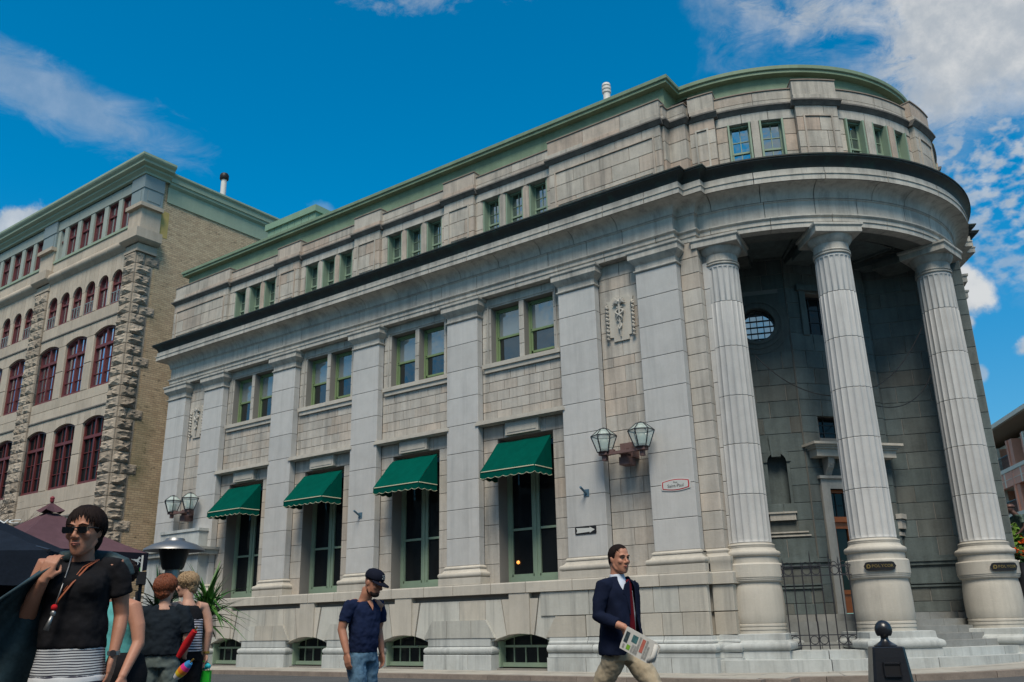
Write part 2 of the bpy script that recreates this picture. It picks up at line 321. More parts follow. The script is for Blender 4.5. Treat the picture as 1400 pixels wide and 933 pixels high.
def backing(name, parent, F, s0, s1, z0, z1, o1, depth, holes=(), m='mortar', rows=None):
    """the wall core behind the stones, with real openings"""
    b = MB(); zs = sorted({z0, z1} | {h[2] for h in holes if z0 < h[2] < z1} | {h[3] for h in holes if z0 < h[3] < z1})
    for i in range(len(zs)-1):
        zm = (zs[i]+zs[i+1])/2; iv = [(s0, s1)]
        for h in holes:
            if h[2] < zm < h[3]:
                nv = []
                for a, c in iv:
                    if h[1] <= a or h[0] >= c: nv.append((a, c)); continue
                    if a < h[0]: nv.append((a, h[0]))
                    if c > h[1]: nv.append((h[1], c))
                iv = nv
        for a, c in iv: fbox(b, F, a, c, o1-depth, o1, zs[i], zs[i+1])
    return b.build(name, m, parent)
# ================================================================== the corner bank building
CX, CY, RR = 22.69, 6.71, 6.21
AX = 119.4                                  # the plan is symmetric about the radius at AX/2
def mir(p):
    dx, dy = p[0]-CX, p[1]-CY; r = math.hypot(dx, dy); a = AX - math.degrees(math.atan2(dx, -dy)); return (CX+r*math.sin(R(a)), CY-r*math.cos(R(a)))
def pol(r, deg): return (CX+r*math.sin(R(deg)), CY-r*math.cos(R(deg)))
XL, X6, XP = -2.709, 22.569, 23.13          # left end, right end of the long front, pier beside the rotunda
PILX = [XL, 0.0, 4.615, 9.23, 13.845, 18.46, 21.24]; PW = 1.329
class Path:
    def __init__(s, setback=0.0, arc=True, step=0.30, full=True, arcR=RR, far=True):
        s.R = arcR; P = [(XL, 13.4, 0), (XL, 0, 0), (X6, 0, 0), (X6, step, 0), (XP, step, 0)]
        a0 = math.degrees(math.asin((XP-CX)/arcR)); a1 = AX - a0
        n = 40; A = [(*pol(arcR, a0+(a1-a0)*i/n), 1) for i in range(n+1)]
        Q = [(*mir(p[:2]), 0) for p in P[::-1]][:4]
        endp = mir((6.0, 0)); Q = Q[:3]+[(*endp, 0)]
        s.P = P + A + (Q if far else []); s.p = [Vector(q[:2]) for q in s.P]; s.arc = [q[2] for q in s.P]
        s.n = []; s.S = [0.0]
        for i in range(len(s.p)-1):
            d = (s.p[i+1]-s.p[i]); s.S.append(s.S[-1]+d.length); d.normalize(); s.n.append(Vector((d.y, -d.x)))
        s.m = []
        for i in range(len(s.p)):
            if i == 0: s.m.append(s.n[0])
            elif i == len(s.p)-1: s.m.append(s.n[-1])
            else: a, b = s.n[i-1], s.n[i]; s.m.append((a+b)/(1+a.dot(b)))
        s.L = s.S[-1]; s.sA = s.S[5]; s.sB = s.S[5+n]
    def cut(s, a, b):
        o = []
        def at(t):
            t = min(max(t, 0.0), s.L-1e-6)
            for i in range(len(s.S)-1):
                if s.S[i] <= t <= s.S[i+1]+1e-9: return (s.p[i].lerp(s.p[i+1], (t-s.S[i])/(s.S[i+1]-s.S[i])), s.n[i], s.arc[i] and s.arc[i+1])
        o.append(at(a)); o += [(s.p[i], s.m[i], s.arc[i]) for i in range(len(s.S)) if a+1e-4 < s.S[i] < b-1e-4]; o.append(at(b)); return o
    def off(s, q, p):
        P, m, arc = q; Q = P + m*p
        if arc:
            rr = s.R+p
            v = P-Vector((CX, CY)); v.normalize(); Q = Vector((CX, CY))+v*rr
            if Q.x < XP+p: Q = Vector((XP+p, CY-math.sqrt(rr*rr-(XP+p-CX)**2)))
            q2 = mir(Q)
            if q2[0] < XP+p and Q.x > CX: Q = Vector(mir((XP+p, CY-math.sqrt(rr*rr-(XP+p-CX)**2))))
        return Q
def sweep(b, path, a, c, prof, back):
    st = path.cut(a, c); pr = [(back, prof[0][1])] + list(prof) + [(back, prof[-1][1])]; k = len(b.v); n = len(pr)
    for q in st:
        for p, z in pr: o = path.off(q, p); b.v.append((o.x, o.y, z))
    fs = [(k+i*n+j, k+i*n+(j+1) % n, k+(i+1)*n+(j+1) % n, k+(i+1)*n+j) for i in range(len(st)-1) for j in range(n)]
    fs += [tuple(k+j for j in range(n)), tuple(k+(len(st)-1)*n+j for j in range(n))[::-1]]
    b.f += fs; b.mi += [b.cur]*len(fs)
def course(parent, path, prof, m, size, a=None, c=None, back=-0.30, name='stone_block', seed=0, gap=0.010, smooth=False):
    """a moulded course cut into stones along the path"""
    a = path.S[1]-1.2 if a is None else a; c = path.L if c is None else c; rr = random.Random(seed+3); t = a
    n = max(1, round((c-a)/size)); js = [a+(c-a)*i/n + (rr.uniform(-.12, .12)*size if 0 < i < n else 0) for i in range(n+1)]
    cor = [path.S[i] for i in (2, 3, 4, 5)]
    js = [j for j in js if all(abs(j-q) > 0.35 for q in cor) or j in (a, c)]
    for i in range(len(js)-1):
        b = MB(); sweep(b, path, js[i]+gap, js[i+1]-gap, prof, back); b.build(name, m, parent, smooth=smooth)
def corebuild(name, parent, path, prof, m, a=None, c=None, back=-0.35):
    b = MB(); sweep(b, path, path.S[1]-1.3 if a is None else a, path.L if c is None else c, prof, back); return b.build(name, m, parent)
PATH = Path()
bank = tag(empty('bank_building', (10, 6, 0)), 'grey stone corner bank with giant pilasters, green awnings and a round columned porch', 'building')
bank.location = (0, 0, 0)
# ---- entablature
arch = corebuild('architrave', bank, PATH, [(-0.03, 11.77), (-0.03, 12.12)], 'mortar')
AP = [(0.0, 11.76), (0.0, 11.90), (0.03, 11.91), (0.03, 12.03), (0.06, 12.05), (0.09, 12.08), (0.09, 12.115)]
course(arch, PATH, AP, 'ent', 1.75, seed=1)
fr = corebuild('frieze', bank, PATH, [(-0.03, 12.12), (-0.03, 12.62)], 'mortar')
course(fr, PATH, [(0.0, 12.13), (0.0, 12.575), (0.035, 12.60), (0.035, 12.62)], 'ent', 1.45, seed=2)
cor = corebuild('cornice', bank, PATH, [(0.02, 12.62), (0.02, 13.38)], 'mortar')
cyma = [(0.05, 12.635), (0.06, 12.68)] + [(0.06+0.42*(1-math.cos(R(t))), 12.68+0.30*math.sin(R(t))) for t in (15, 30, 45, 60, 75, 88)] + [(0.50, 12.985)]
course(cor, PATH, cyma, 'ent', 1.55, seed=4, smooth=40)
course(cor, PATH, [(0.52, 13.0), (0.52, 13.16), (0.545, 13.165), (0.545, 13.20), (0.50, 13.21), (0.50, 13.375)], 'ent', 1.75, seed=5)
b = MB(); sweep(b, PATH, 0, PATH.L, [(0.46, 13.385), (0.48, 13.46), (0.53, 13.55), (0.61, 13.62), (0.67, 13.66), (0.67, 13.70), (0.70, 13.705), (0.70, 13.745)], -0.3)
gut = b.build('gutter', 'gutter', bank, smooth=35)
# ---- attic
aw = Path()
attic = corebuild('attic_wall', bank, PATH, [(-0.52, 13.7), (-0.52, 16.3)], 'mortar', back=-0.9)
ATW = []   # (kind, s0, s1) window lights on the straight front in frame F0
LOGW = [1.52, 2.45, 3.40]
def s_of_x(x): return PATH.S[1] + (x-XL)
def s_of_ang(a): return PATH.sA + (PATH.sB-PATH.sA)*(a - math.degrees(math.asin((XP-CX)/RR)))/(AX-2*math.degrees(math.asin((XP-CX)/RR)))
blocks = [(XL-0.28, 1.22)] + [(PILX[i]-0.08, PILX[i]+PW-0.02) for i in (2, 3, 4)] + [(18.36, X6-0.1)]
lights = []
for i in range(4):
    x0 = PILX[i+1]+PW; lights.append([(x0+0.28+j*0.99, x0+0.28+j*0.99+0.74) for j in range(3)])
AZ = [13.74, 14.20, 14.68, 15.15, 15.40, 15.70]
def prof_block(parent, a, c, p, z0, z1, m, back=-0.5, gap=G, name='stone_block', path=PATH):
    b = MB(); sweep(b, path, a+gap, c-gap, [(p-0.008, z0+gap), (p, z0+gap+0.008), (p, z1-gap-0.008), (p-0.008, z1-gap)], back); return b.build(name, m, parent)
def attic_rows(a, c, p, rows, bw, m, seed):
    rr = random.Random(seed)
    for ri in range(len(rows)-1):
        n = max(1, round((c-a)/bw)); js = [a]+[a+(c-a)*(i+(0.35 if ri % 2 else 0)*(1 if i else 0))/n + rr.uniform(-.1, .1)*bw for i in range(1, n)]+[c]
        js = [j for j in js if j <= c]
        for i in range(len(js)-1):
            if js[i+1]-js[i] > 0.08: prof_block(attic, js[i], js[i+1], p, rows[ri], rows[ri+1], m)
        
def attic_window(a, c, z0=13.80, z1=15.38, wallp=-0.02):
    """one green sash light set deep in the attic; built along the path"""
    def q(s, p): o = PATH.off(PATH.cut(s, s+0.01)[0], p); return Vector((o.x, o.y))
    A, B = q(a, -0.34), q(c, -0.34); d = B-A; F = Fr(A.x, A.y, math.degrees(math.atan2(d.y, d.x))); w_ = d.length
    b = MB(); t = 0.055
    for s0, s1, o0, o1, zz0, zz1 in ((0, t, 0, .30, z0, z1), (w_-t, w_, 0, .30, z0, z1), (t, w_-t, 0, .12, z1-t, z1), (t, w_-t, 0, .08, z0, z0+.07)): fbox(b, F, s0, s1, o0, o1, zz0, zz1)
    zm = (z0+z1)/2-0.1
    fbox(b, F, t, w_-t, 0, .06, zm-.03, zm+.03)
    for i in (1,): fbox(b, F, w_/2-.013, w_/2+.013, 0, .035, z0+.07, z1-t)
    for zz in (z0+0.42, zm+0.38): fbox(b, F, t, w_-t, 0, .035, zz-.012, zz+.012)
    fbox(b, F, t, t+.05, 0, .05, z0, z1); fbox(b, F, w_-t-.05, w_-t, 0, .05, z0, z1)
    wn = b.build('attic_window', 'sage', bank)
    g = MB(); fbox(g, F, t, w_-t, -.01, .012, z0+.05, z1-t); g.build('pane', 'glass_up', wn)
def window_band(ls, z0=13.74, z1=15.38, seed=0):
    """jambs and mullions between lights given as path lengths"""
    a, c = ls[0][0]-0.001, ls[-1][1]+0.001
    for i in range(len(ls)-1): prof_block(attic, ls[i][1], ls[i+1][0], -0.02, z0, z1, 'brown', gap=0.004)
    for l in ls: attic_window(*l)
edges = []
for (x0, x1) in blocks: edges.append((s_of_x(x0) if x0 > XL else PATH.S[1]-0.9, s_of_x(x1)))
for bi, (a, c) in enumerate(edges):
    big_ = c-a > 2.5
    attic_rows(a, c, 0.10, [13.74, 14.30, 14.85, 15.32, 15.70], 1.15 if big_ else 0.68, 'brown', 40+bi)
    # raised border panel
    pb = MB(); e0, e1, zz0, zz1 = a+0.22 if bi else PATH.S[1]+0.1, c-0.22, 14.02, 15.38
    for (q0, q1, y0, y1) in ((e0, e1, zz0, zz0+.05), (e0, e1, zz1-.05, zz1)): sweep(pb, PATH, q0, q1, [(0.135, y0), (0.135, y1)], 0.05)
    for (q0, q1) in ((e0, e0+.05), (e1-.05, e1)): sweep(pb, PATH, q0, q1, [(0.135, zz0+.05), (0.135, zz1-.05)], 0.05)
    for (q0, q1, y0, y1) in ((e0+.12, e1-.12, zz0+.12, zz0+.15),): sweep(pb, PATH, q0, q1, [(0.125, y0), (0.125, y1)], 0.05)
    pb.build('panel_moulding', 'brown', attic)
for i, ls in enumerate(lights):
    S = [(s_of_x(u), s_of_x(v)) for u, v in ls]
    window_band(S)
    e0 = edges[i][1]; e1 = edges[i+1][0]
    for (u, v) in ((e0, S[0][0]), (S[-1][1], e1)):
        for z0, z1 in ((13.74, 14.3), (14.3, 14.86), (14.86, 15.38)): prof_block(attic, u, v, -0.02, z0, z1, 'brown', gap=0.006)
    n = 3
    for j in range(n): prof_block(attic, e0+(e1-e0)*j/n, e0+(e1-e0)*(j+1)/n, -0.01, 15.38, 15.70, 'ent')
    # hood moulding over each light
    hb = MB()
    for (u, v) in S: sweep(hb, PATH, u-.06, v+.06, [(0.02, 15.39), (0.02, 15.44)], -0.1)
    hb.build('window_head', 'ent', attic)
# pier, then the rotunda attic
sP0, sP1 = PATH.S[2], PATH.S[5]
for z0, z1 in ((13.74, 14.5), (14.5, 15.15), (15.15, 15.70)): prof_block(attic, s_of_x(X6-0.1), s_of_ang(4.35), -0.02, z0, z1, 'brown')
RB = [(4.3, 11.7), (33.4, 45.2), (73.5, 85.7), (108, 114.9)]
RL = [[(14.8, 21.3), (23.4, 30.2)], [(47.6, 53.8), (56.2, 62.2), (64.4, 70.4)], [(89.4, 95.7), (98, 104.6)]]
for bi, (a, c) in enumerate(RB):
    a, c = s_of_ang(a), s_of_ang(c)
    attic_rows(a, c, 0.06, [13.74, 14.30, 14.85, 15.32, 15.70], 0.66, 'brown', 60+bi)
    pb = MB(); e0, e1, zz0, zz1 = a+0.2, c-0.2, 14.05, 15.38
    for (q0, q1, y0, y1) in ((e0, e1, zz0, zz0+.05), (e0, e1, zz1-.05, zz1)): sweep(pb, PATH, q0, q1, [(0.095, y0), (0.095, y1)], 0.0)
    for (q0, q1) in ((e0, e0+.05), (e1-.05, e1)): sweep(pb, PATH, q0, q1, [(0.095, zz0+.05), (0.095, zz1-.05)], 0.0)
    pb.build('panel_moulding', 'brown', attic)
for i, ls in enumerate(RL):
    S = [(s_of_ang(u), s_of_ang(v)) for u, v in ls]; window_band(S)
    e0, e1 = s_of_ang(RB[i][1]), s_of_ang(RB[i+1][0])
    for (u, v) in ((e0, S[0][0]), (S[-1][1], e1)):
        for z0, z1 in ((13.74, 14.3), (14.3, 14.86), (14.86, 15.38)): prof_block(attic, u, v, -0.12, z0, z1, 'brown', gap=0.006)
    for j in range(3): prof_block(attic, e0+(e1-e0)*j/3, e0+(e1-e0)*(j+1)/3, -0.10, 15.38, 15.70, 'ent')
# far front attic
for k in range(8):
    a = s_of_ang(115)+1.2+k*1.9; prof_block(attic, a, min(a+2.0, PATH.L), 0.0, 13.74, 15.70, 'brown')
# cap moulding + parapet band; steps forward over the blocks
allb = [(e[0], e[1], 0.10) for e in edges] + [(s_of_ang(a), s_of_ang(c), 0.06) for a, c in RB]
segs = []; t = allb[0][0]
for i, (a, c, p) in enumerate(allb):
    segs.append((a, c, p, True))
    if i+1 < len(allb):
        na = allb[i+1][0]
        if i == 4: segs.append((c, s_of_ang(RB[0][0]), -0.02, False))
        else: segs.append((c, na, -0.02 if i < 4 else -0.12, False))
segs.append((allb[-1][1], PATH.L, -0.02, False))
capm = MB(); 
for a, c, p, isb in segs:
    e = 0.10 if isb else 0
    sweep(capm, PATH, a-e, c+e, [(p+0.02, 15.70), (p+0.05, 15.74), (p+0.10, 15.79), (p+0.14, 15.82), (p+0.14, 15.87)], -0.5)
capm.build('cap_moulding', 'soot', bank)
par = corebuild('parapet', bank, PATH, [(-0.2, 15.87), (-0.2, 16.38)], 'mortar', back=-0.6)
pcop = MB()
for si, (a, c, p, isb) in enumerate(segs):
    e = 0.03 if isb else 0; L_ = c-a; n = max(1, round(L_/1.5)); zt = 16.56 if isb else 16.38
    for j in range(n):
        u, v = a-e+(L_+2*e)*j/n, a-e+(L_+2*e)*(j+1)/n
        if isb: prof_block(par, u, v, p+0.06, 15.88, 16.06, 'brown', gap=0.006)
        else: prof_block(par, u, v, p+0.02, 15.88, 16.06, 'brown', gap=0.006)
        prof_block(par, u, v, p+0.01, 16.06, zt, 'brown')
    sweep(pcop, PATH, a-e-0.01, c+e+0.01, [(p+0.04, zt), (p+0.04, zt+0.035)], -0.5)
pcop.build('lead_coping', 'kerb', bank)
# ---- green copper eaves and roof
def eave(b, prof, back):
    P2 = [(XL, 13.4), (XL, 0.0), (22.75, 0.0)]
    a0 = math.degrees(math.asin((22.75-CX)/5.80))
    return P2
class RPath(Path):
    def __init__(s):
        Rr = 5.80; xe = 22.78; P = [(XL-0.05, 13.4, 0), (XL-0.05, 0.02, 0), (xe, 0.02, 0)]
        a0 = math.degrees(math.asin((xe-CX)/Rr)); n = 48
        A = [(*pol(Rr, a0+(AX-2*a0)*i/n), 1) for i in range(n+1)]
        Q = [(*mir((xe, 0.02)), 0), (*mir((6, 0.02)), 0)]
        s.R = Rr; s.P = P+A+Q; s.p = [Vector(q[:2]) for q in s.P]; s.arc = [0]*len(s.P); s.n = []; s.S = [0.0]
        for i in range(len(s.p)-1):
            d = (s.p[i+1]-s.p[i]); s.S.append(s.S[-1]+d.length); d.normalize(); s.n.append(Vector((d.y, -d.x)))
        s.m = []
        for i in range(len(s.p)):
            if i == 0: s.m.append(s.n[0])
            elif i == len(s.p)-1: s.m.append(s.n[-1])
            else: a, b = s.n[i-1], s.n[i]; s.m.append((a+b)/max(0.3, (1+a.dot(b))))
        s.L = s.S[-1]
RP = RPath()
b = MB()
sweep(b, RP, 0, RP.L, [(-0.27, 16.30), (-0.27, 17.24)], -0.9)
cw = b.build('copper_upstand', 'copper', bank)
b = MB(); sweep(b, RP, 0, RP.L, [(-0.29, 17.21), (-0.07, 17.215), (-0.05, 17.22), (-0.05, 17.315), (-0.02, 17.32), (0.0, 17.34), (0.0, 17.455), (-0.08, 17.48)], -1.1)
ev = b.build('eave', 'copper', bank)
b = MB()
roofp = [(XL-0.1+0.9, 13.3), (XL+0.9, 0.9), (22.8, 0.9)] + [pol(5.0, a) for a in range(2, 118, 4)] + [mir((22.8, 0.9)), mir((6, 0.9)), (6, 20)]
b.add([(x, y, 17.42) for x, y in roofp], [tuple(range(len(roofp)))]); b.build('roof', 'roof', bank)
# pale lantern ridge seen over the eave at the left end
b = MB(); [box(b, -.37+.5*i, .11+.5*i, 3.0, 9.0, 17.4, 20.05) for i in range(7)]; box(b, -.5, 3.2, 2.9, 9.1, 20.0, 20.32); box(b, 3.2, 3.62, 3.2, 9.0, 17.4, 19.8); b.build('roof_lantern', 'copper_lt', bank)
vent = MB(); lathe(vent, [(0.17, 17.4), (0.17, 20.2), (0.135, 20.32), (0.135, 20.62), (0.17, 20.64), (0.175, 20.72), (0.14, 20.73), (0.14, 20.78), (0.175, 20.79), (0.175, 20.88), (0.14, 20.89), (0.14, 20.94), (0.17, 20.95), (0.15, 21.04), (0.0, 21.08)], 18.5, 4.0, 18)
tag(vent.build('vent_pipe', 'white', None, smooth=40), 'white capped vent pipe on the corner bank roof behind the green eave', 'vent pipe')
# ---- pilasters
JZ = [2.95, 3.80, 4.71, 5.63, 6.535, 7.47, 8.41, 9.36, 10.27, 11.09]
def pilaster(F, s0, width, deep=0.28, zsort='front', far=False, noret=False):
    b = MB(); fbox(b, F, s0+.02, s0+width-.02, -deep, -0.02, 2.36, 11.76); p = b.build('pilaster', 'mortar', bank)
    for i in range(len(JZ)-1): blk(p, F, s0, s0+width, -deep+0.01, 0.0, JZ[i]+0.007, JZ[i+1]-0.007, 'blue', ch=0.01)
    def ring(prof, name, m, smooth=False):
        q = MB()
        n = len(prof)
        st = []
        for (pp, z) in prof: st.append([F(s0-pp, -deep, z), F(s0-pp, pp, z), F(s0+width+pp, pp, z), F(s0+width+pp, -deep, z)])
        vs = [v for row in st for v in row]; fs = [(i*4+j, i*4+j+1, (i+1)*4+j+1, (i+1)*4+j) for i in range(n-1) for j in range(3)]
        fs += [(3, 2, 1, 0), ((n-1)*4, (n-1)*4+1, (n-1)*4+2, (n-1)*4+3)] + [(i*4, (i+1)*4, (i+1)*4+3, i*4+3) for i in range(n-1)]
        q.add(vs, fs); return q.build(name, m, p, smooth=smooth)
    ring([(-.01, 11.09), (0.03, 11.10), (0.05, 11.12), (0.05, 11.15), (0.01, 11.165), (0.0, 11.18), (0.0, 11.33), (0.015, 11.345), (0.03, 11.36), (0.09, 11.42), (0.15, 11.49), (0.16, 11.50), (0.16, 11.66), (0.185, 11.675), (0.20, 11.70), (0.20, 11.758)], 'capital', 'ent')
    tor = [(0.15+0.055*math.cos(R(t)), 2.665+0.075*math.sin(R(t))) for t in range(-80, 81, 20)]
    ring([(0.19, 2.365), (0.19, 2.575), (0.15, 2.58)] + tor + [(0.13, 2.745), (0.085, 2.78), (0.055, 2.83), (0.05, 2.86), (0.07, 2.865), (0.07, 2.90), (0.03, 2.94), (-0.01, 2.955)], 'base', 'cream', smooth=30)
    return p
for x in PILX: pilaster(F0, x, PW)
# ---- window bays
WY = -0.28
def sash_window(F, s0, s1, z0, z1, o, m='leaf_frame', open_=0.0, gl='glass_pale'):
    t = 0.06; b = MB(); zm = z0+(z1-z0)*0.49
    for q in ((s0, s0+t, o-.08, o+.05, z0, z1), (s1-t, s1, o-.08, o+.05, z0, z1), (s0+t, s1-t, o-.08, o+.05, z1-t, z1), (s0+t, s1-t, o-.08, o+.10, z0, z0+.06)): fbox(b, F, *q)
    fbox(b, F, s0+t, s1-t, o-.05, o+.02, zm-.035, zm+.035)
    fbox(b, F, s0+t, s0+t+.045, o-.04, o+.02, zm, z1-t); fbox(b, F, s1-t-.045, s1-t, o-.04, o+.02, zm, z1-t); fbox(b, F, s0+t, s1-t, o-.04, o+.02, z1-t-.05, z1-t)
    zb = z0+.06+open_
    fbox(b, F, s0+t, s0+t+.05, o-.07, o-.005, zb, zm); fbox(b, F, s1-t-.05, s1-t, o-.07, o-.005, zb, zm); fbox(b, F, s0+t, s1-t, o-.07, o-.005, zb, zb+.07)
    wn = b.build('sash_window', m, bank)
    for (a, c, oo) in ((zm+.03, z1-t-.04, -.02), (zb+.05, zm-.03, -.045)):
        g = MB(); fbox(g, F, s0+t+.03, s1-t-.03, o+oo-.008, o+oo, a, c); g.build('pane', gl if oo == -.02 else 'glass', wn)
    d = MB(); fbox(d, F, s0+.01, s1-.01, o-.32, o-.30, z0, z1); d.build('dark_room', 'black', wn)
    return wn
ROWL = [2.36, 2.95, 3.55, 4.15, 4.75, 5.35, 5.95, 6.45, 6.86, 7.32]
ROWU = [7.48, 7.80, 8.13, 8.46, 8.79, 9.12]
ROWT = [9.12, 9.42, 9.90, 10.38, 10.86, 11.40, 11.76]
def french_window(F, c_, z0, z1, o):
    hw = 1.07; b = MB(); t = .13
    for q in ((c_-hw, c_-hw+t, o-.10, o+.08, z0, z1), (c_+hw-t, c_+hw, o-.10, o+.08, z0, z1), (c_-hw+t, c_+hw-t, o-.10, o+.08, z1-.12, z1), (c_-hw+t, c_+hw-t, o-.10, o+.14, z0, z0+.16), (c_-.11, c_+.11, o-.10, o+.05, z0+.16, z1-.12)): fbox(b, F, *q)
    fbox(b, F, c_-.022, c_+.022, o, o+.075, z0+.16, z1-.12)
    for u, v in ((c_-hw+t, c_-.11), (c_+.11, c_+hw-t)):
        fbox(b, F, u, v, o-.05, o+.04, 3.965, 4.035)
        fbox(b, F, u, u+.035, o-.04, o+.055, z0+.16, z1-.12); fbox(b, F, v-.035, v, o-.04, o+.055, z0+.16, z1-.12); fbox(b, F, u, v, o-.04, o+.055, z0+.16, z0+.24)
    wn = b.build('french_window', 'sage', bank)
    for u, v in ((c_-hw+t, c_-.11), (c_+.11, c_+hw-t)):
        for a, e in ((z0+.2, 3.98), (4.02, z1-.12)):
            g = MB(); fbox(g, F, u+.02, v-.02, o-.015, o-.005, a, e); g.build('pane', 'glass_dk', wn)
    return wn
def bay(F, x0, x1, c_, k, detail=True):
    lo = (c_-1.07, c_+1.07, 2.36, 6.86); u1 = (c_-1.27, c_-0.11, 9.42, 11.40); u2 = (c_+0.09, c_+1.25, 9.42, 11.40)
    wall = backing('bay_wall', bank, F, x0, x1, 2.36, 11.76, WY-0.02, 0.75, (lo, u1, u2))
    ashlar(wall, F, x0, x1, ROWL, 0.9, WY, 'grey', holes=(lo,), seed=k, depth=0.5, jit=0.02)
    ashlar(wall, F, x0, x1, ROWU, 0.55, WY, 'grey', seed=k+20, depth=0.1)
    ashlar(wall, F, x0, x1, ROWT, 1.6, WY, 'ent', holes=(u1, u2), seed=k+40, depth=0.34, jit=0)
    # upper window: moulded surround, sill, sashes
    b = MB()
    for q in ((c_-1.41, c_-1.36, WY, WY+.03, 9.42, 11.52), (c_+1.34, c_+1.39, WY, WY+.03, 9.42, 11.52), (c_-1.36, c_+1.34, WY, WY+.03, 11.47, 11.52)): fbox(b, F, *q)
    b.build('window_surround', 'ent', bank)
    b = MB(); fbox(b, F, c_-1.56, c_+1.54, WY, WY+.13, 9.27, 9.41); fbox(b, F, c_-1.50, c_+1.48, WY, WY+.08, 9.12, 9.268); b.build('window_sill', 'cream', bank)
    sash_window(F, u1[0], u1[1], 9.42, 11.38, WY-.33, open_=0.0); sash_window(F, u2[0], u2[1], 9.42, 11.38, WY-.33, open_=0.13 if k in (2, 3, 4) else 0.0)
    # string course over the ground floor
    b = MB(); fbox(b, F, x0+.002, x1-.002, WY, -0.02, 7.32, 7.385); fbox(b, F, x0-.12, x1+.10, -0.02, .05, 7.325, 7.39) if 0 else None
    fbox(b, F, x0-.10, x1+.08, -.0, .045, 7.34, 7.41); fbox(b, F, x0-.06, x1+.04, 0.0, .025, 7.412, 7.475); fbox(b, F, x0+.002, x1-.002, WY, .0, 7.387, 7.475); b.build('string_course', 'cream', bank)
    b = MB(); fbox(b, F, c_-.64, c_+.64, WY, WY+.16, 6.90, 7.315); fbox(b, F, c_-.56, c_+.56, WY+.16, WY+.175, 6.97, 7.25); b.build('keystone_panel', 'cream', bank)
    french_window(F, c_, 2.40, 6.86, WY-.55)
for k in range(1, 5): bay(F0, PILX[k]+PW, PILX[k+1], (PILX[k]+PW+PILX[k+1])/2, k)
def niche(F, x0, x1, k):
    wall = backing('niche_wall', bank, F, x0, x1, 2.36, 11.76, WY-0.02, 0.7)
    ashlar(wall, F, x0, x1, [2.36, 2.62, 3.20, 3.68, 4.15, 4.62, 5.09, 5.56, 6.03, 6.49, 6.96, 7.46, 7.93, 8.43, 8.73, 9.55, 10.2, 10.9, 11.3, 11.76], 0.75, WY, 'grey', seed=90+k, jit=0.04)
niche(F0, PILX[0]+PW, PILX[1], 0); niche(F0, PILX[5]+PW, PILX[6], 1)
# ---- pier between the long front and the rotunda, flat anta beside the first column
b = MB(); box(b, X6-.3, XP-.02, .33, 1.2, 2.36, 11.76); pier = b.build('corner_pier', 'mortar', bank)
for i in range(18): z0 = 2.95+i*0.4885; blk(pier, F0, X6-.01, XP, -1.0, -0.30, z0+.008, z0+.4885-.008, 'grey', ch=.01)
b = MB(); box(b, XP-.1, XP+.22, .60, 1.4, 2.36, 11.76); anta = b.build('anta', 'mortar', bank)
for i in range(len(JZ)-1): blk(anta, F0, XP+.005, XP+.26, -1.3, -0.56, JZ[i]+.007, JZ[i+1]-.007, 'blue', ch=.01)
# ---- base course under the pilasters: ledge, basement wall, foot mouldings
LEDGE_S1 = PATH.sA+0.45
course(corebuild('ledge', bank, PATH, [(0.2, 2.06), (0.2, 2.34)], 'mortar', c=LEDGE_S1, a=PATH.S[1]-0.8), PATH, [(0.22, 2.045), (0.26, 2.05), (0.26, 2.32), (0.24, 2.355), (0.10, 2.36)], 'cream', 1.35, a=PATH.S[1]-0.8, c=LEDGE_S1, seed=9)
BF = Fr(0, 0, 0); bx = lambda x: 32.445-(32.445-x)*0.993
WIN_C = [(PILX[k]+PW+PILX[k+1])/2 for k in range(1, 5)]
BO = 0.06      # basement wall face
holes = [(c_-1.02, c_+1.02, -0.06, 0.93) for c_ in WIN_C]
bw = backing('basement_wall', bank, BF, XL-0.06, X6+0.06, -0.5, 2.045, BO-0.02, 0.7, holes)
bwb = MB(); box(bwb, X6-.3, XP+.1, 0.2, 1.0, -.5, 2.05); bwb.build('basement_return', 'mortar', bw)
def arch_pts(c_, hw=1.02, z0=0.70, zt=0.91, n=12, rev=False):
    rad = (hw*hw+(zt-z0)**2)/(2*(zt-z0)); zc = zt-rad; a = math.asin(hw/rad)
    p = [(c_+rad*math.sin(-a+2*a*i/n), zc+rad*math.cos(-a+2*a*i/n)) for i in range(n+1)]
    return p[::-1] if rev else p
def basement_window(c_):
    o = BO-0.42; z0 = -0.02; ap = arch_pts(c_)
    b = MB(); hw = 1.02; t = .09
    for q in ((c_-hw, c_-hw+t, o, o+.30, z0, .70), (c_+hw-t, c_+hw, o, o+.12, z0, .70), (c_-hw+t, c_+hw-t, o, o+.16, z0, z0+.12), (c_-hw+t, c_+hw-t, o, o+.10, .52, .585)): fbox(b, BF, *q)
    for dx in (-.60, -.18, .25, .67)[:4]: fbox(b, BF, c_+dx-.018, c_+dx+.018, o, o+.05, z0+.12, .52)
    for dx in (-.60, .02, .62): fbox(b, BF, c_+dx-.013, c_+dx+.013, o, o+.04, .585, .88)
    inner = arch_pts(c_, hw-t*.6, .70, .865)
    prism(b, BF, ap[::1] + inner[::-1], o, o+.10)
    wn = b.build('basement_window', 'sage', bank)
    g = MB(); prism(g, BF, [(c_-hw, z0)]+[(p[0], p[1]) for p in ap]+[(c_+hw, z0)], o-.02, o+.012); g.build('pane', 'glass_dk', wn)
    # arched head of three voussoirs flush with the key
    return wn
for c_ in WIN_C: basement_window(c_)
b = MB()
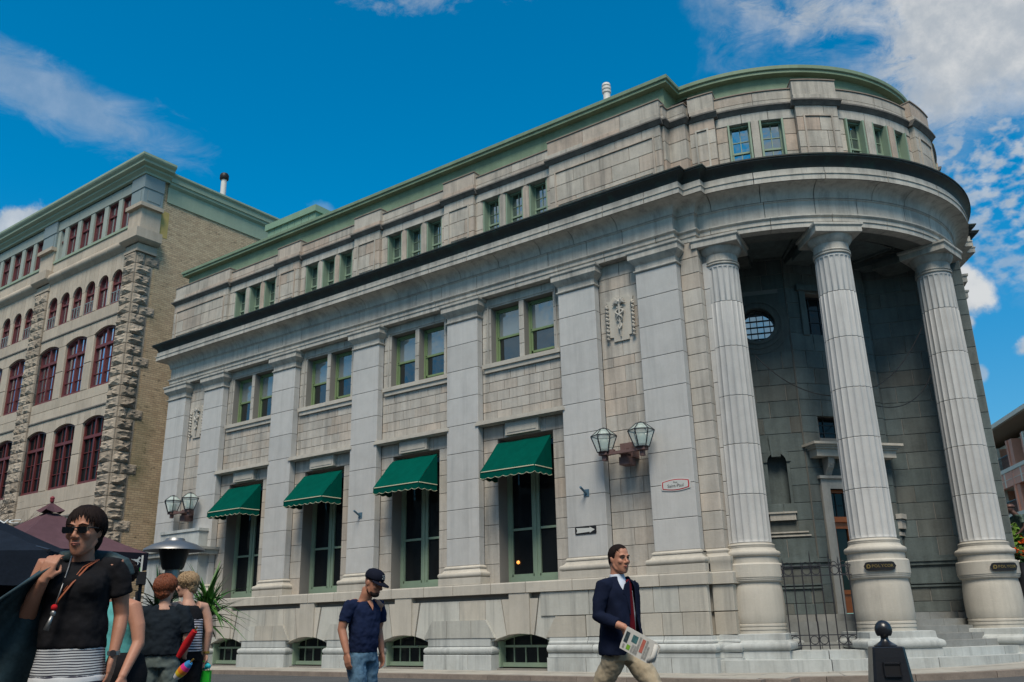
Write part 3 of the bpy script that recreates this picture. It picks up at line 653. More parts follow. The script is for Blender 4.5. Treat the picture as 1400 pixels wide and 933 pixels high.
for c_ in WIN_C:
    ap = arch_pts(c_); prism(b, BF, [(c_-1.03, .67)]+ap+[(c_+1.03, .67), (c_+1.03, .95), (c_-1.03, .95)], BO-.6, BO-.012) if 0 else None
    L_ = arch_pts(c_, rev=False)
    prism(b, BF, [(c_-1.03, .95)]+[(c_-1.03, .69)]+L_+[(c_+1.03, .69), (c_+1.03, .95)], BO-.7, BO-.004)
b.build('arch_head', 'base', bw)
def cutx(poly): return poly
for k, c_ in enumerate(WIN_C):
    ap = [p for p in arch_pts(c_) if -0.36 < p[0]-c_ < 0.36]
    b = MB(); prism(b, BF, [(c_-.36, 2.04), (c_-.36, .90)]+ap+[(c_+.36, .90), (c_+.36, 2.04)], BO-.3, 0.235); b.build('keystone', 'cream', bw)
    for sgn in (-1, 1):
        poly = [(c_+sgn*.37, 1.88), (c_+sgn*.37, .895), (c_+sgn*.48, .87), (c_+sgn*.66, 1.88)]
        b = MB(); prism(b, BF, poly if sgn > 0 else poly[::-1], BO-.3, 0.19); b.build('voussoir', 'cream', bw)
        q0, q1 = (.50, .70)
        lo = [(c_+sgn*.52, .865), (c_+sgn*.80, .79), (c_+sgn*1.03, .71), (c_+sgn*1.03, .68)]
        edge = {0: 0}
# wall panels between the keystones, one under each pilaster, and the stone pedestals in front of them
cuts = [XL-0.10] + WIN_C + [X6+0.10]
for i in range(5):
    left, right = cuts[i], cuts[i+1]; lw = i > 0; rw = i < 4
    P_ = []
    if lw: P_ += [(left+.52, .862), (left+.71, 1.88)]
    else: P_ += [(left+.0, .82), (left, 1.88)]
    if rw: Q_ = [(right-.71, 1.88), (right-.52, .862), (right-.80, .79), (right-1.02, .705)]
    else: Q_ = [(right, 1.88), (right, .82)]
    if i < 4 and lw:
        poly = [(left+1.02, .705), (left+.80, .79)] + P_ + Q_
        xs = [left+1.75, left+2.75]
        # three stones per panel
        def clip(poly, x0, x1):
            def side(pl, x, keep):
                o = []
                for j in range(len(pl)):
                    a, c2 = pl[j], pl[(j+1) % len(pl)]; ia, ic = keep(a[0]), keep(c2[0])
                    if ia: o.append(a)
                    if ia != ic: t = (x-a[0])/(c2[0]-a[0]); o.append((x, a[1]+t*(c2[1]-a[1])))
                return o
            return side(side(poly, x0, lambda v: v >= x0), x1, lambda v: v <= x1)
        w_ = right-left; ed = [left-1, left+w_*.50, left+w_*.72, right+1] if i % 2 else [left-1, left+w_*.36, left+w_*.62, right+1]
        for j in range(3):
            pc = clip(poly, ed[j]+.008, ed[j+1]-.008)
            if len(pc) > 2: b = MB(); prism(b, BF, pc, BO-.3, 0.17); b.build('stone_block', 'base', bw)
    # pedestal: sloped-shoulder block, torus, plinth
    if lw: a_lo, a_hi = left+1.04, left+1.30
    else: a_lo = a_hi = left
    if rw: b_lo, b_hi = right-1.04, right-1.30
    else: b_lo = b_hi = right
    if i < 4:
        if lw:
            w_ = b_hi-a_hi; s1, s2 = a_hi+w_*.27, a_hi+w_*.75
            for pc in ([(a_lo-.13, .80), (s1-.008, .80), (s1-.008, 1.31), (a_hi-.05, 1.31)], [(s1+.008, .80), (s2-.008, .80), (s2-.008, 1.31), (s1+.008, 1.31)], [(s2+.008, .80), (b_lo+.13, .80), (b_hi+.05, 1.31), (s2+.008, 1.31)]):
                b = MB(); prism(b, BF, pc, BO, 0.235); b.build('stone_block', 'base', bw)
        else:
            ashlar(bw, BF, a_lo, b_lo-.1, [.80, 1.37, 1.88], 1.2, .2, 'base', seed=5)
    else:
        # right end: two plain courses running to the corner
        b = MB(); prism(b, BF, [(left+1.02, .705), (left+.80, .79), (left+.52, .862), (left+.71, 2.0), (left+1.3, 2.0), (left+1.3, .705)], BO-.3, .17); b.build('stone_block', 'base', bw)
        pl = [(a_lo-.13, .80), (a_lo+1.2, .80), (a_lo+1.2, 1.36), (a_hi-.05, 1.36)]; b = MB(); prism(b, BF, pl, BO, .21); b.build('stone_block', 'base', bw)
        js = [a_lo+1.22, a_lo+2.25, 21.42, 22.0, X6+.19]
        for j in range(len(js)-1): blk(bw, BF, js[j]+.006, js[j+1]-.006, BO, .21, .805, 1.362, 'base', ch=.01)
        js = [a_hi-.55, 19.2, 20.05, 21.2, 21.95, X6+.19]
        for j in range(len(js)-1): blk(bw, BF, js[j]+.006, js[j+1]-.006, BO, .21, 1.378, 2.035, 'base', ch=.01)
    A_, B_ = a_lo-.02, b_lo+.02
    if i == 4: continue
    b = MB(); fbox(b, BF, A_+.06, B_-.06, BO-.3, .215, .57, .79)
    n_ = 8; tp = [(.21+.085*math.cos(R(t)), .44+.10*math.sin(R(t))) for t in range(-90, 91, 22)] + [(.20, .56)]
    for (a2, b2) in ((A_+.02, B_-.02),):
        vs = []; 
        for (pp, z) in [(.21, .335)]+tp: e = pp-.21; vs += [F0(a2-e, BO-.3, z), F0(a2-e, pp, z), F0(b2+e, pp, z), F0(b2+e, BO-.3, z)]
        m_ = len(vs)//4; b.add(vs, [(u*4+j, u*4+j+1, (u+1)*4+j+1, (u+1)*4+j) for u in range(m_-1) for j in range(3)] + [(3, 2, 1, 0), (m_*4-4, m_*4-3, m_*4-2, m_*4-1)])
    b.build('torus_moulding', 'foot', bw, smooth=35)
    w_ = (B_-A_)/3; 
    for j in range(3): blk(bw, BF, A_-.04+(w_+.027)*j+.005, A_-.04+(w_+.027)*(j+1)-.005, BO-.3, .33, -.45, .325, 'foot', ch=.012)
# foot mouldings along the right end and round the pier
fa, fc = s_of_x(WIN_C[3]+1.02), PATH.sA+0.35
corebuild('foot_course', bank, PATH, [(0.14, -.4), (0.14, .80)], 'mortar', a=fa+.02, c=fc)
course(bw, PATH, [(0.27, .62), (0.27, .66), (0.22, .70), (0.20, .79)], 'foot', 1.2, a=fa, c=fc, seed=21, back=0)
course(bw, PATH, [(0.25, .375), (0.27, .38)]+[(.28+.085*math.cos(R(t)), .495+.10*math.sin(R(t))) for t in range(-75, 76, 25)]+[(0.27, .605)], 'foot', 1.5, a=fa, c=fc, seed=22, back=0, smooth=35)
course(bw, PATH, [(0.30, .27), (0.30, .37)], 'foot', 1.6, a=fa, c=fc, seed=23, back=0)
course(bw, PATH, [(0.36, -.40), (0.36, .262)], 'foot', 1.35, a=fa, c=fc, seed=24, back=0)
# pier courses between ledge and foot
for z0, z1 in ((.805, 1.362), (1.378, 2.035)): prof_block(bw, PATH.S[2]+.19, PATH.S[5]-.02, .20, z0, z1, 'base', back=-.1, gap=.004)
b = MB(); 
st = [PATH.S[2]+.02, PATH.sA+.3]
sweep(b, PATH, PATH.S[2]+.02, PATH.sA+.02, [(0.19, 2.365), (0.19, 2.575), (0.20, 2.60), (0.205, 2.665), (0.20, 2.73), (0.13, 2.745), (0.085, 2.78), (0.055, 2.83), (0.07, 2.865), (0.07, 2.90), (0.03, 2.94), (-0.01, 2.955)], -.3)
b.build('pier_base', 'cream', bank, smooth=30)
# ================================================================== rotunda porch
CA = [8.5, 39.6, 80.0, 111.0]; RC = 5.78
NF = 20
def column(ang, k):
    cx, cy = pol(RC, ang); col = empty('column', (cx, cy, 0), R(ang), bank)
    def part(prof, name, m, n=40, smooth=30): b = MB(); lathe(b, prof, 0, 0, n); return b.build(name, m, col, smooth=smooth)
    # square pedestal foot, drum pedestal, attic base
    def sq(prof, name, m):
        b = MB(); vs = []; 
        for h, z in prof: vs += [(-h, -h, z), (h, -h, z), (h, h, z), (-h, h, z)]
        n = len(prof); b.add(vs, [(i*4+j, i*4+(j+1) % 4, (i+1)*4+(j+1) % 4, (i+1)*4+j) for i in range(n-1) for j in range(4)]+[(3, 2, 1, 0), (n*4-4, n*4-3, n*4-2, n*4-1)]); return b.build(name, m, col, smooth=35)
    sq([(1.04, -.45), (1.04, .205), (1.02, .215)], 'step_block', 'foot')
    sq([(.90, .215), (.90, .40), (.885, .41)], 'plinth', 'foot')
    sq([(.885, .41)]+[(.88+.085*math.cos(R(t)), .52+.10*math.sin(R(t))) for t in range(-80, 81, 20)]+[(.86, .63), (.83, .66), (.82, .80), (.77, .815)], 'torus_moulding', 'foot')
    part([(.70, .80), (.70, .90), (.715, .905), (.715, .955), (.70, .96), (.70, .985), (.715, .99), (.715, 1.035), (.695, 1.045)], 'drum_ring', 'cream')
    part([(.69, 1.035), (.695, 1.05), (.715, 1.10), (.725, 1.30), (.725, 1.55), (.715, 1.80), (.70, 1.95), (.685, 2.0), (.685, 2.06)], 'drum', 'cream')
    part([(.69, 2.06), (.72, 2.07), (.745, 2.10), (.745, 2.13), (.76, 2.14), (.76, 2.17), (.775, 2.185), (.775, 2.50), (.745, 2.535), (.70, 2.54)], 'collar', 'cream')
    part([(.70, 2.54), (.70, 2.70)], 'band', 'cream')
    part([(.69, 2.70)]+[(.70+.06*math.cos(R(t)), 2.775+.075*math.sin(R(t))) for t in range(-85, 86, 17)]+[(.68, 2.86), (.65, 2.89), (.63, 2.93), (.64, 2.965)]+[(.61+.03*math.cos(R(t)), 3.0+.03*math.sin(R(t))) for t in range(-60, 91, 30)]+[(.58, 3.04), (.575, 3.06)], 'base', 'cream')
    # fluted shaft in drums
    js = [3.06, 4.32, 5.67, 7.02, 8.45, 9.80, 10.94]
    def rad(z): t = (z-3.06)/(10.94-3.06); return .575-.09*t**1.35
    for i in range(6):
        z0, z1 = js[i]+.006, js[i+1]-.006; b = MB(); zs = [z0, z0+.01]+([3.10, 3.16] if i == 0 else []); zs += [z1-.01, z1] if i < 5 else [10.78, 10.84, 10.87, z1]
        vs = []; m = NF*10
        for z in zs:
            dep = .036
            if i == 0 and z < 3.11: dep = 0.0 if z < 3.09 else .02
            if i == 5 and z > 10.80: dep = .026 if z < 10.85 else 0.0
            r0 = rad(z) - (.008 if z in (z0, z1) else 0)
            for j in range(m):
                ph = (j % 10)/10.0; a = 2*math.pi*j/m; u = (ph-.5)/.44
                d = dep*math.sqrt(max(0, 1-u*u)) if abs(u) < 1 else 0
                vs.append(((r0-d)*math.sin(a), -(r0-d)*math.cos(a), z))
        n = len(zs); b.add(vs, [(q*m+j, q*m+(j+1) % m, (q+1)*m+(j+1) % m, (q+1)*m+j) for q in range(n-1) for j in range(m)]+[tuple(range(m))[::-1], tuple(range((n-1)*m, n*m))])
        b.build('shaft_drum', 'blue', col, smooth=30)
    part([(.47, 10.93), (.505, 10.94), (.52, 10.955), (.52, 10.985), (.495, 11.0), (.49, 11.02), (.515, 11.03), (.52, 11.05), (.50, 11.065), (.49, 11.08), (.485, 11.27), (.50, 11.28), (.55, 11.34), (.60, 11.42), (.625, 11.49)], 'capital', 'ent', 48)
    sq([(.66, 11.49), (.67, 11.50), (.67, 11.66), (.69, 11.675), (.71, 11.70), (.71, 11.765)], 'abacus', 'ent')
    b = MB(); fbox(b, Fr(0, 0, 0), -.5, .5, -1.6, -.3, 11.55, 11.766); b.build('beam_end', 'porch', col)
    return col
cols = [column(a, i) for i, a in enumerate(CA)]
cols[0]['label'] = 'fluted column nearest the long front'; cols[1]['label'] = 'fluted column in front of the orange door'; cols[2]['label'] = 'rightmost fluted column'
def disc(b, prof, r1, a0=0, a1=AX, z=0, th=.1, r0=0.0, n=40):
    vs = []; 
    for i in range(n+1):
        a = a0+(a1-a0)*i/n
        for rr_, zz in ((r0, z), (r1, z), (r1, z+th), (r0, z+th)): vs.append((*pol(rr_, a), zz))
    b.add(vs, [(i*4+j, i*4+(j+1) % 4, (i+1)*4+(j+1) % 4, (i+1)*4+j) for i in range(n) for j in range(4)]+[(0, 1, 2, 3), (n*4, n*4+3, n*4+2, n*4+1)])
# ceiling with coffers, architrave soffit beam
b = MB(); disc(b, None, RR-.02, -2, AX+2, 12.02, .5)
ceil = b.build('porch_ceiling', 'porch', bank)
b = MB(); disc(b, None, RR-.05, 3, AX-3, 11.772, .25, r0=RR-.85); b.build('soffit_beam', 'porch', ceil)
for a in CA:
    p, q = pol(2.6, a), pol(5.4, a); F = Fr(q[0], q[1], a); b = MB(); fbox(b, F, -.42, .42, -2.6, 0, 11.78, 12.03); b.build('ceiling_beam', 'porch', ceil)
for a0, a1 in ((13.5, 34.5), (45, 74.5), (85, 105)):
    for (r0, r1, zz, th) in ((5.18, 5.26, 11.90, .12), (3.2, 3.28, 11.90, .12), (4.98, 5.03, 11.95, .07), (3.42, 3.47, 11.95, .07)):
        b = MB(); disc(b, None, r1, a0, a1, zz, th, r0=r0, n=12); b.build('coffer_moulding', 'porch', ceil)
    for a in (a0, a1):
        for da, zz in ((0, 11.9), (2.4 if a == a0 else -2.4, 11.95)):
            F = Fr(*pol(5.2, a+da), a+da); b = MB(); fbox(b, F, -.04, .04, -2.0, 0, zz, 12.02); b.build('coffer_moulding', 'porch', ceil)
b = MB(); disc(b, None, RR-.5, -3, AX+3, 16.2, .15); b.build('attic_floor', 'mortar', bank)
# ---- porch walls
Pd = (CX+3.2*math.sin(R(50)), CY-3.2*math.cos(R(50))); FD = Fr(Pd[0], Pd[1], 50)
PL_ = (24.42, 3.79); FL = Fr(PL_[0], PL_[1], 21)
FZ = 1.25
PROWS = [FZ, 1.55, 2.05, 2.50, 2.78, 3.35, 3.85, 4.35, 4.85, 5.35, 5.85, 6.4, 6.9, 7.4, 7.9, 8.4, 8.95, 9.5, 10.0, 10.5, 11.0, 11.5, 12.02]
OC = (-.93, 9.88)
nw = (-1.10, -.54, 4.15, 5.85)
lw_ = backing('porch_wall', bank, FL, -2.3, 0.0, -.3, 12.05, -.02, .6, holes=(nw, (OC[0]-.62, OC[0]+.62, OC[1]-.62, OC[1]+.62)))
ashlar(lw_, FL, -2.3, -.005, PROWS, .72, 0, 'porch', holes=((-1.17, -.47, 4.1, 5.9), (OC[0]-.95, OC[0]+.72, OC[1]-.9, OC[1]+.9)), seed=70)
# oculus: square panel with round stone ring, glazing
b = MB(); n = 32
def ringm(b, F, c, r0, r1, o0, o1, n=32, a0=0, a1=360):
    vs = []; full = a1-a0 > 359; m = n if full else n+1
    for i in range(m):
        a = R(a0+(a1-a0)*i/n)
        for r_, o_ in ((r0, o0), (r1, o0), (r1, o1), (r0, o1)): vs.append(F(c[0]+r_*math.cos(a), o_, c[1]+r_*math.sin(a)))
    k = n if full else n
    b.add(vs, [(i*4+j, i*4+(j+1) % 4, ((i+1) % m)*4+(j+1) % 4, ((i+1) % m)*4+j) for i in range(k) for j in range(4)])
ringm(b, FL, OC, .52, .97, -.5, .02); ringm(b, FL, OC, .54, .64, .02, .06); ringm(b, FL, OC, .72, .80, .02, .05); b.build('oculus_ring', 'porch', bank)
b = MB(); sp = [(-.01, 12.02)]
# spandrels round the oculus
for sx in (-1, 1):
    for sz in (-1, 1):
        pts = [(OC[0]+sx*.98*math.cos(R(t)), OC[1]+sz*.98*math.sin(R(t))) for t in (0, 22, 45, 68, 90)]
        x_, z_ = OC[0]+sx*(.98 if sx < 0 else .92), OC[1]+sz*.98
        prism(b, FL, [(OC[0]+sx*.90*math.cos(R(t)), OC[1]+sz*.90*math.sin(R(t))) for t in (0, 22, 45, 68, 90)]+[(OC[0], z_), (x_, z_), (x_, OC[1])], -.12, -.002)
b.build('oculus_panel', 'porch', bank)
g = MB(); 
for i in range(1): g.add([FL(OC[0]+.54*math.cos(R(t)), -.30, OC[1]+.54*math.sin(R(t))) for t in range(0, 360, 12)], [tuple(range(30))])
ocp = g.build('oculus_pane', 'glass_up', bank)
b = MB()
for d in (-.39, -.2, 0, .2, .39):
    h = math.sqrt(max(0, .54**2-d*d)); fbox(b, FL, OC[0]+d-.012, OC[0]+d+.012, -.29, -.25, OC[1]-h, OC[1]+h); fbox(b, FL, OC[0]-h, OC[0]+h, -.288, -.252, OC[1]+d-.012, OC[1]+d+.012)
ringm(b, FL, OC, .50, .56, -.30, -.22); b.build('glazing_bar', 'iron', ocp)
# round-headed niche with keystone and bracketed sill
NC_ = -.82
b = MB(); fbox(b, FL, nw[0]-.02, nw[1]+.02, -.36, -.30, 4.1, 5.9); b.build('niche_back', 'porch', bank)
b = MB(); ringm(b, FL, (NC_, 5.57), .27, .37, -.10, .035, 16, 0, 180); ringm(b, FL, (NC_, 5.57), .37, .40, -.1, .015, 16, 0, 180)
prism(b, FL, [(NC_-.13, 5.72), (NC_+.13, 5.72), (NC_+.17, 6.38), (NC_-.17, 6.38)], -.1, .07); b.build('niche_arch', 'porch', bank)
b = MB(); prism(b, FL, [(NC_-.36, 5.57)]+[(NC_+.275*math.cos(R(t)), 5.57+.275*math.sin(R(t))) for t in range(180, -1, -15)]+[(NC_+.36, 5.57), (NC_+.36, 5.92), (NC_-.36, 5.92)], -.3, -.004); 
fbox(b, FL, NC_-.36, NC_-.275, -.3, -.004, 4.1, 5.57); fbox(b, FL, NC_+.275, NC_+.36, -.3, -.004, 4.1, 5.57); b.build('niche_jamb', 'porch', bank)
b = MB(); fbox(b, FL, NC_-.40, NC_+.40, -.05, .16, 4.05, 4.10); fbox(b, FL, NC_-.36, NC_+.36, -.05, .12, 3.86, 4.05); fbox(b, FL, NC_-.60, NC_+.66, -.05, .03, 3.50, 3.54); fbox(b, FL, NC_-.66, NC_+.72, -.05, .03, 3.40, 3.44); b.build('niche_sill', 'ent', bank)
def basemould(F, s0, s1, m='porch'):
    b = MB()
    for (o, z0, z1) in ((.06, 2.56, 2.66), (.10, 2.66, 2.74), (.03, 2.74, 2.82), (.05, 1.95, 2.0), (.05, 2.04, 2.08)): fbox(b, F, s0, s1, -.05, o, z0, z1)
    b.build('base_moulding', m, bank)
basemould(FL, -2.3, .05)
# door bay
DO = (-.52, 1.02, FZ, 4.73); W2 = (-.58, 1.05, 6.24, 6.95); W1 = (-.50, .95, 9.2, 10.85)
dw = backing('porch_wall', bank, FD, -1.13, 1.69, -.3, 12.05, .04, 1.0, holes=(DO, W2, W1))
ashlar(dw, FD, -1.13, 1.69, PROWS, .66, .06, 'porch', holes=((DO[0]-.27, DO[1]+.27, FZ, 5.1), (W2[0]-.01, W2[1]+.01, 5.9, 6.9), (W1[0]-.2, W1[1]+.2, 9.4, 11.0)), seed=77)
b = MB()
for q in ((DO[0]-.27, DO[0], -.4, .13, FZ, 5.02), (DO[1], DO[1]+.27, -.4, .13, FZ, 5.02), (DO[0], DO[1], -.4, .13, 4.73, 5.02), (DO[0]-.34, DO[1]+.34, -.1, .20, 5.02, 5.10)): fbox(b, FD, *q)
b.build('door_casing', 'ent', bank)
dr = empty('door', (0, 0, 0), 0, bank)
b = MB(); o = -.32
for q in ((DO[0], DO[0]+.09, o, o+.16, FZ, 4.73), (DO[1]-.09, DO[1], o, o+.16, FZ, 4.73), (DO[0], DO[1], o, o+.20, 3.80, 3.95), (DO[0]+.09, DO[1]-.09, o, o+.16, 4.65, 4.73)): fbox(b, FD, *q)
b.build('door_frame', 'wood', dr)
mid = (DO[0]+DO[1])/2
for u, v in ((DO[0]+.09, mid-.005), (mid+.005, DO[1]-.09)):
    b = MB()
    for q in ((u, u+.14, o+.02, o+.12, FZ+.02, 3.80), (v-.14, v, o+.02, o+.12, FZ+.02, 3.80), (u+.14, v-.14, o+.02, o+.12, 3.62, 3.80), (u+.14, v-.14, o+.02, o+.12, 1.78, 1.90), (u+.14, v-.14, o+.02, o+.12, FZ+.02, 1.40), (u+.14, v-.14, o+.02, o+.08, 1.40, 1.78)): fbox(b, FD, *q)
    lf = b.build('door_leaf', 'wood', dr); g = MB(); fbox(g, FD, u+.14, v-.14, o+.05, o+.06, 1.90, 3.62); g.build('pane', 'glass_dk', lf)
b = MB(); fbox(b, FD, mid-.10, mid-.05, o+.12, o+.17, 2.35, 2.75); b.build('handle', 'steel', dr)
g = MB(); fbox(g, FD, DO[0]+.09, DO[1]-.09, o+.05, o+.06, 3.95, 4.65); tr = g.build('transom_pane', 'glass_dk', dr)
b = MB()
for i in range(1, 5): u = DO[0]+.09+(DO[1]-DO[0]-.18)*i/5; fbox(b, FD, u-.012, u+.012, o+.06, o+.08, 3.95, 4.65)
fbox(b, FD, DO[0]+.09, DO[1]-.09, o+.06, o+.079, 4.28, 4.30); b.build('glazing_bar', 'black', tr)
# hood over the door on scrolled brackets
b = MB(); H0, H1 = -1.02, 1.62
for (e, o1, z0, z1) in ((0, .46, 5.62, 5.84), (.05, .52, 5.84, 5.90), (.10, .58, 5.90, 5.95), (.16, .64, 5.95, 6.02)): fbox(b, FD, H0-e, H1+e, -.1, o1, z0, z1)
b.build('door_hood', 'cream', bank)
for u in (-.62, 1.06):
    b = MB(); pts = []
    for t in range(0, 30): a = R(t*20); r_ = .16*(1-t/36); pts.append(FD(u+.10, .16+r_*math.cos(a), 5.38+r_*math.sin(a)))
    tube(b, pts, .045, 6); 
    prof = [(.05, 5.10), (.14, 5.12), (.20, 5.22), (.30, 5.32), (.36, 5.45), (.38, 5.61), (.05, 5.61)]
    vs = [FD(u, p, z) for p, z in prof]+[FD(u+.20, p, z) for p, z in prof]; m = len(prof)
    b.add(vs, [tuple(range(m)), tuple(range(2*m-1, m-1, -1))]+[(i, (i+1) % m, m+(i+1) % m, m+i) for i in range(m)])
    lathe(MB(), [(0, 0)], 0, 0, 3); b.build('bracket', 'ent', bank)
for (w_, mm) in ((W2, 1), (W1, 0)):
    b = MB(); o = -.35; u, v, z0, z1 = w_
    for q in ((u, u+.05, o, o+.08, z0, z1), (v-.05, v, o, o+.08, z0, z1), (u, v, o, o+.08, z1-.05, z1), (u, v, o, o+.08, z0, z0+.05)): fbox(b, FD, *q)
    for i in (1, 2, 3): x_ = u+(v-u)*i/4; fbox(b, FD, x_-.012, x_+.012, o, o+.04, z0, z1)
    for i in (1, 2, 3) if not mm else (1, 2): z_ = z0+(z1-z0)*i/(4 if not mm else 3); fbox(b, FD, u, v, o, o+.039, z_-.012, z_+.012)
    wn = b.build('porch_window', 'iron', bank); g = MB(); fbox(g, FD, u, v, o-.02, o+.01, z0, z1); g.build('pane', 'glass_dk', wn)
b = MB(); 
for q in ((W1[0]-.2, W1[0], -.1, .12, 9.45, 11.05), (W1[1], W1[1]+.2, -.1, .12, 9.45, 11.05), (W1[0]-.3, W1[1]+.3, -.1, .20, 10.9, 11.08)): fbox(b, FD, *q)
b.build('window_surround', 'porch', bank)
basemould(FD, -1.13, DO[0]-.27)
# right return wall and end wall of the porch
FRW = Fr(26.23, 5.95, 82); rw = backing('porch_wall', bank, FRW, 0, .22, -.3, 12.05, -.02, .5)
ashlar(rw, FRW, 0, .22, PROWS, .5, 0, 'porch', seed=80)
b = MB(); fbox(b, FRW, -.15, .2, 0, .18, 3.88, 4.02); fbox(b, FRW, -.1, .2, 0, .12, 3.6, 3.86); fbox(b, FRW, -.1, .2, 0, .06, 3.40, 3.5); b.build('niche_sill', 'ent', bank)
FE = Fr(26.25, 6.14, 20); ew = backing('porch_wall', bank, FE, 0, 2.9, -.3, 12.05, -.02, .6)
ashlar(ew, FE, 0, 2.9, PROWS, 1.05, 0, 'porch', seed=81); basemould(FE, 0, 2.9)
# left end wall (behind the first column)
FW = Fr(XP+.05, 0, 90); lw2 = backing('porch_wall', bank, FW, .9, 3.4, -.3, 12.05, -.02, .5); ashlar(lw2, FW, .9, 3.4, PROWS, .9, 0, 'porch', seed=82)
M['stepst'] = mat('worn_step_stone', (0.24, 0.245, 0.235), .85, var=.2, scale=2, objvar=.06, bump=.4, stain=(.12, .12, .11), stainamt=.7)
# porch steps: curved, and rising again behind
stp = [(6.90, -.45, .205, 12), (6.55, -.45, .40, 24), (6.10, -.45, .56, 0), (5.74, -.45, .72, 0), (5.38, -.45, .90, 0), (5.0, -.45, 1.07, 0), (4.62, -.45, FZ, 0)]
for i, (r_, z0, z1, _) in enumerate(stp):
    for (a0, a1) in ((3, 24), (24, 45), (45, 66), (66, 88), (88, 116)):
        if i in (0, 1, 2) or a0 >= 45 or i >= 3:
            rr_ = r_
            if a1 <= 45 and i in (2, 3, 4): rr_ = r_-.75
            b = MB(); disc(b, None, rr_, a0+.08, a1-.08, z0, z1-z0, r0=rr_-1.3 if i < 6 else 0.2, n=10); b.build('step', 'foot' if i < 2 else 'stepst', bank)
# ---- far front beyond the rotunda
FF0 = mir((X6, 0)); FF = Fr(FF0[0], FF0[1], AX)
for s in (0.0, 2.78, 7.39, 12.0): pilaster(FF, s, PW)
b = MB(); fbox(b, FF, -.2, 16.6, -.9, -.3, -.5, 11.77); ffw = b.build('far_front_wall', 'grey', bank)
b = MB(); fbox(b, FF, -.1, 16.6, -.5, .26, -.5, 2.36); b.build('far_front_base', 'base', bank)
# pier at the far end of the porch
for p_ in (X6-.25,):
    q = mir((XP, .30)); FQ = Fr(q[0], q[1], AX); b = MB(); fbox(b, FQ, 0.0, .6, -1.0, 0, -.5, 11.76); b.build('corner_pier', 'grey', bank)
# solid core so the interior is dark, left return wall, back walls
b = MB(); box(b, XL, XL+.4, .9, 13.4, -.5, 12.6); b.build('end_wall', 'ent', bank)
b = MB(); box(b, XL+.4, 22.6, 1.6, 1.7, -.4, 13.5); b.build('inner_wall', 'black', bank)
# ================================================================== reliefs, lamps, signs on the front
def caduceus(cx_, z0, k):
    F = Fr(cx_, -WY*1.0, 0); FF_ = Fr(cx_, 0.28, 0)
    t = empty('relief', (0, 0, 0), 0, bank)
    b = MB(); prism(b, FF_, [(-.42, z0+.16), (-.26, z0+.14), (-.26, z0), (.26, z0), (.26, z0+.14), (.42, z0+.16), (.42, z0+1.18), (.46, z0+1.34), (.36, z0+1.30), (.2, z0+1.44), (0, z0+1.40), (-.2, z0+1.44), (-.36, z0+1.30), (-.46, z0+1.34), (-.42, z0+1.18)], -.02, .05); b.build('shield', 'cream', t)
    b = MB(); tube(b, [FF_(0, .08, z0+.12), FF_(0, .10, z0+.5), FF_(0, .11, z0+1.15)], [.02, .028, .035], 8)
    for s in (-1, 1):
        pts = []
        for i in range(25): q = i/24; amp = .03+.12*q; pts.append(FF_(s*amp*math.sin(q*math.pi*3.2), .11+.03*math.cos(q*math.pi*3.2*s), z0+.34+.72*q))
        tube(b, pts, [.018+.02*(i/24) for i in range(25)], 6)
        for j in range(4):   # wings
            a = R(18+j*22); tube(b, [FF_(0, .09, z0+1.16), FF_(s*.12*math.cos(a*.6), .13, z0+1.20+.06*j*.5), FF_(s*(.24-.03*j), .10, z0+1.15+.07*j)], [.03, .035, .008], 6)
    lathe_pts = [FF_(0, .11, z0+1.15), FF_(0, .12, z0+1.22), FF_(0, .11, z0+1.32)]; tube(b, lathe_pts, [.03, .055, .02], 8); b.build('staff', 'ent', t, smooth=40)
    for s in (-1, 1):
        b = MB()
        for i in range(9):
            z = z0+.10+i*.125; q = FF_(s*.44, .07, z); vs = []
            lathe_b = MB(); rr_ = .045+.02*((i*7) % 3)/2
            tube(b, [FF_(s*.44-.05, .07, z-.02), FF_(s*.44, .10, z+.02), FF_(s*.44+.05, .07, z-.01)], [rr_*.5, rr_, rr_*.5], 6)
            tube(b, [FF_(s*.44, .05, z+.05), FF_(s*.44+.02*(-1)**i, .09, z+.09)], [.02, .035], 6)
        b.build('festoon', 'ent', t, smooth=40)
caduceus(20.52, 9.2, 0); caduceus(-.69, 9.2, 1)
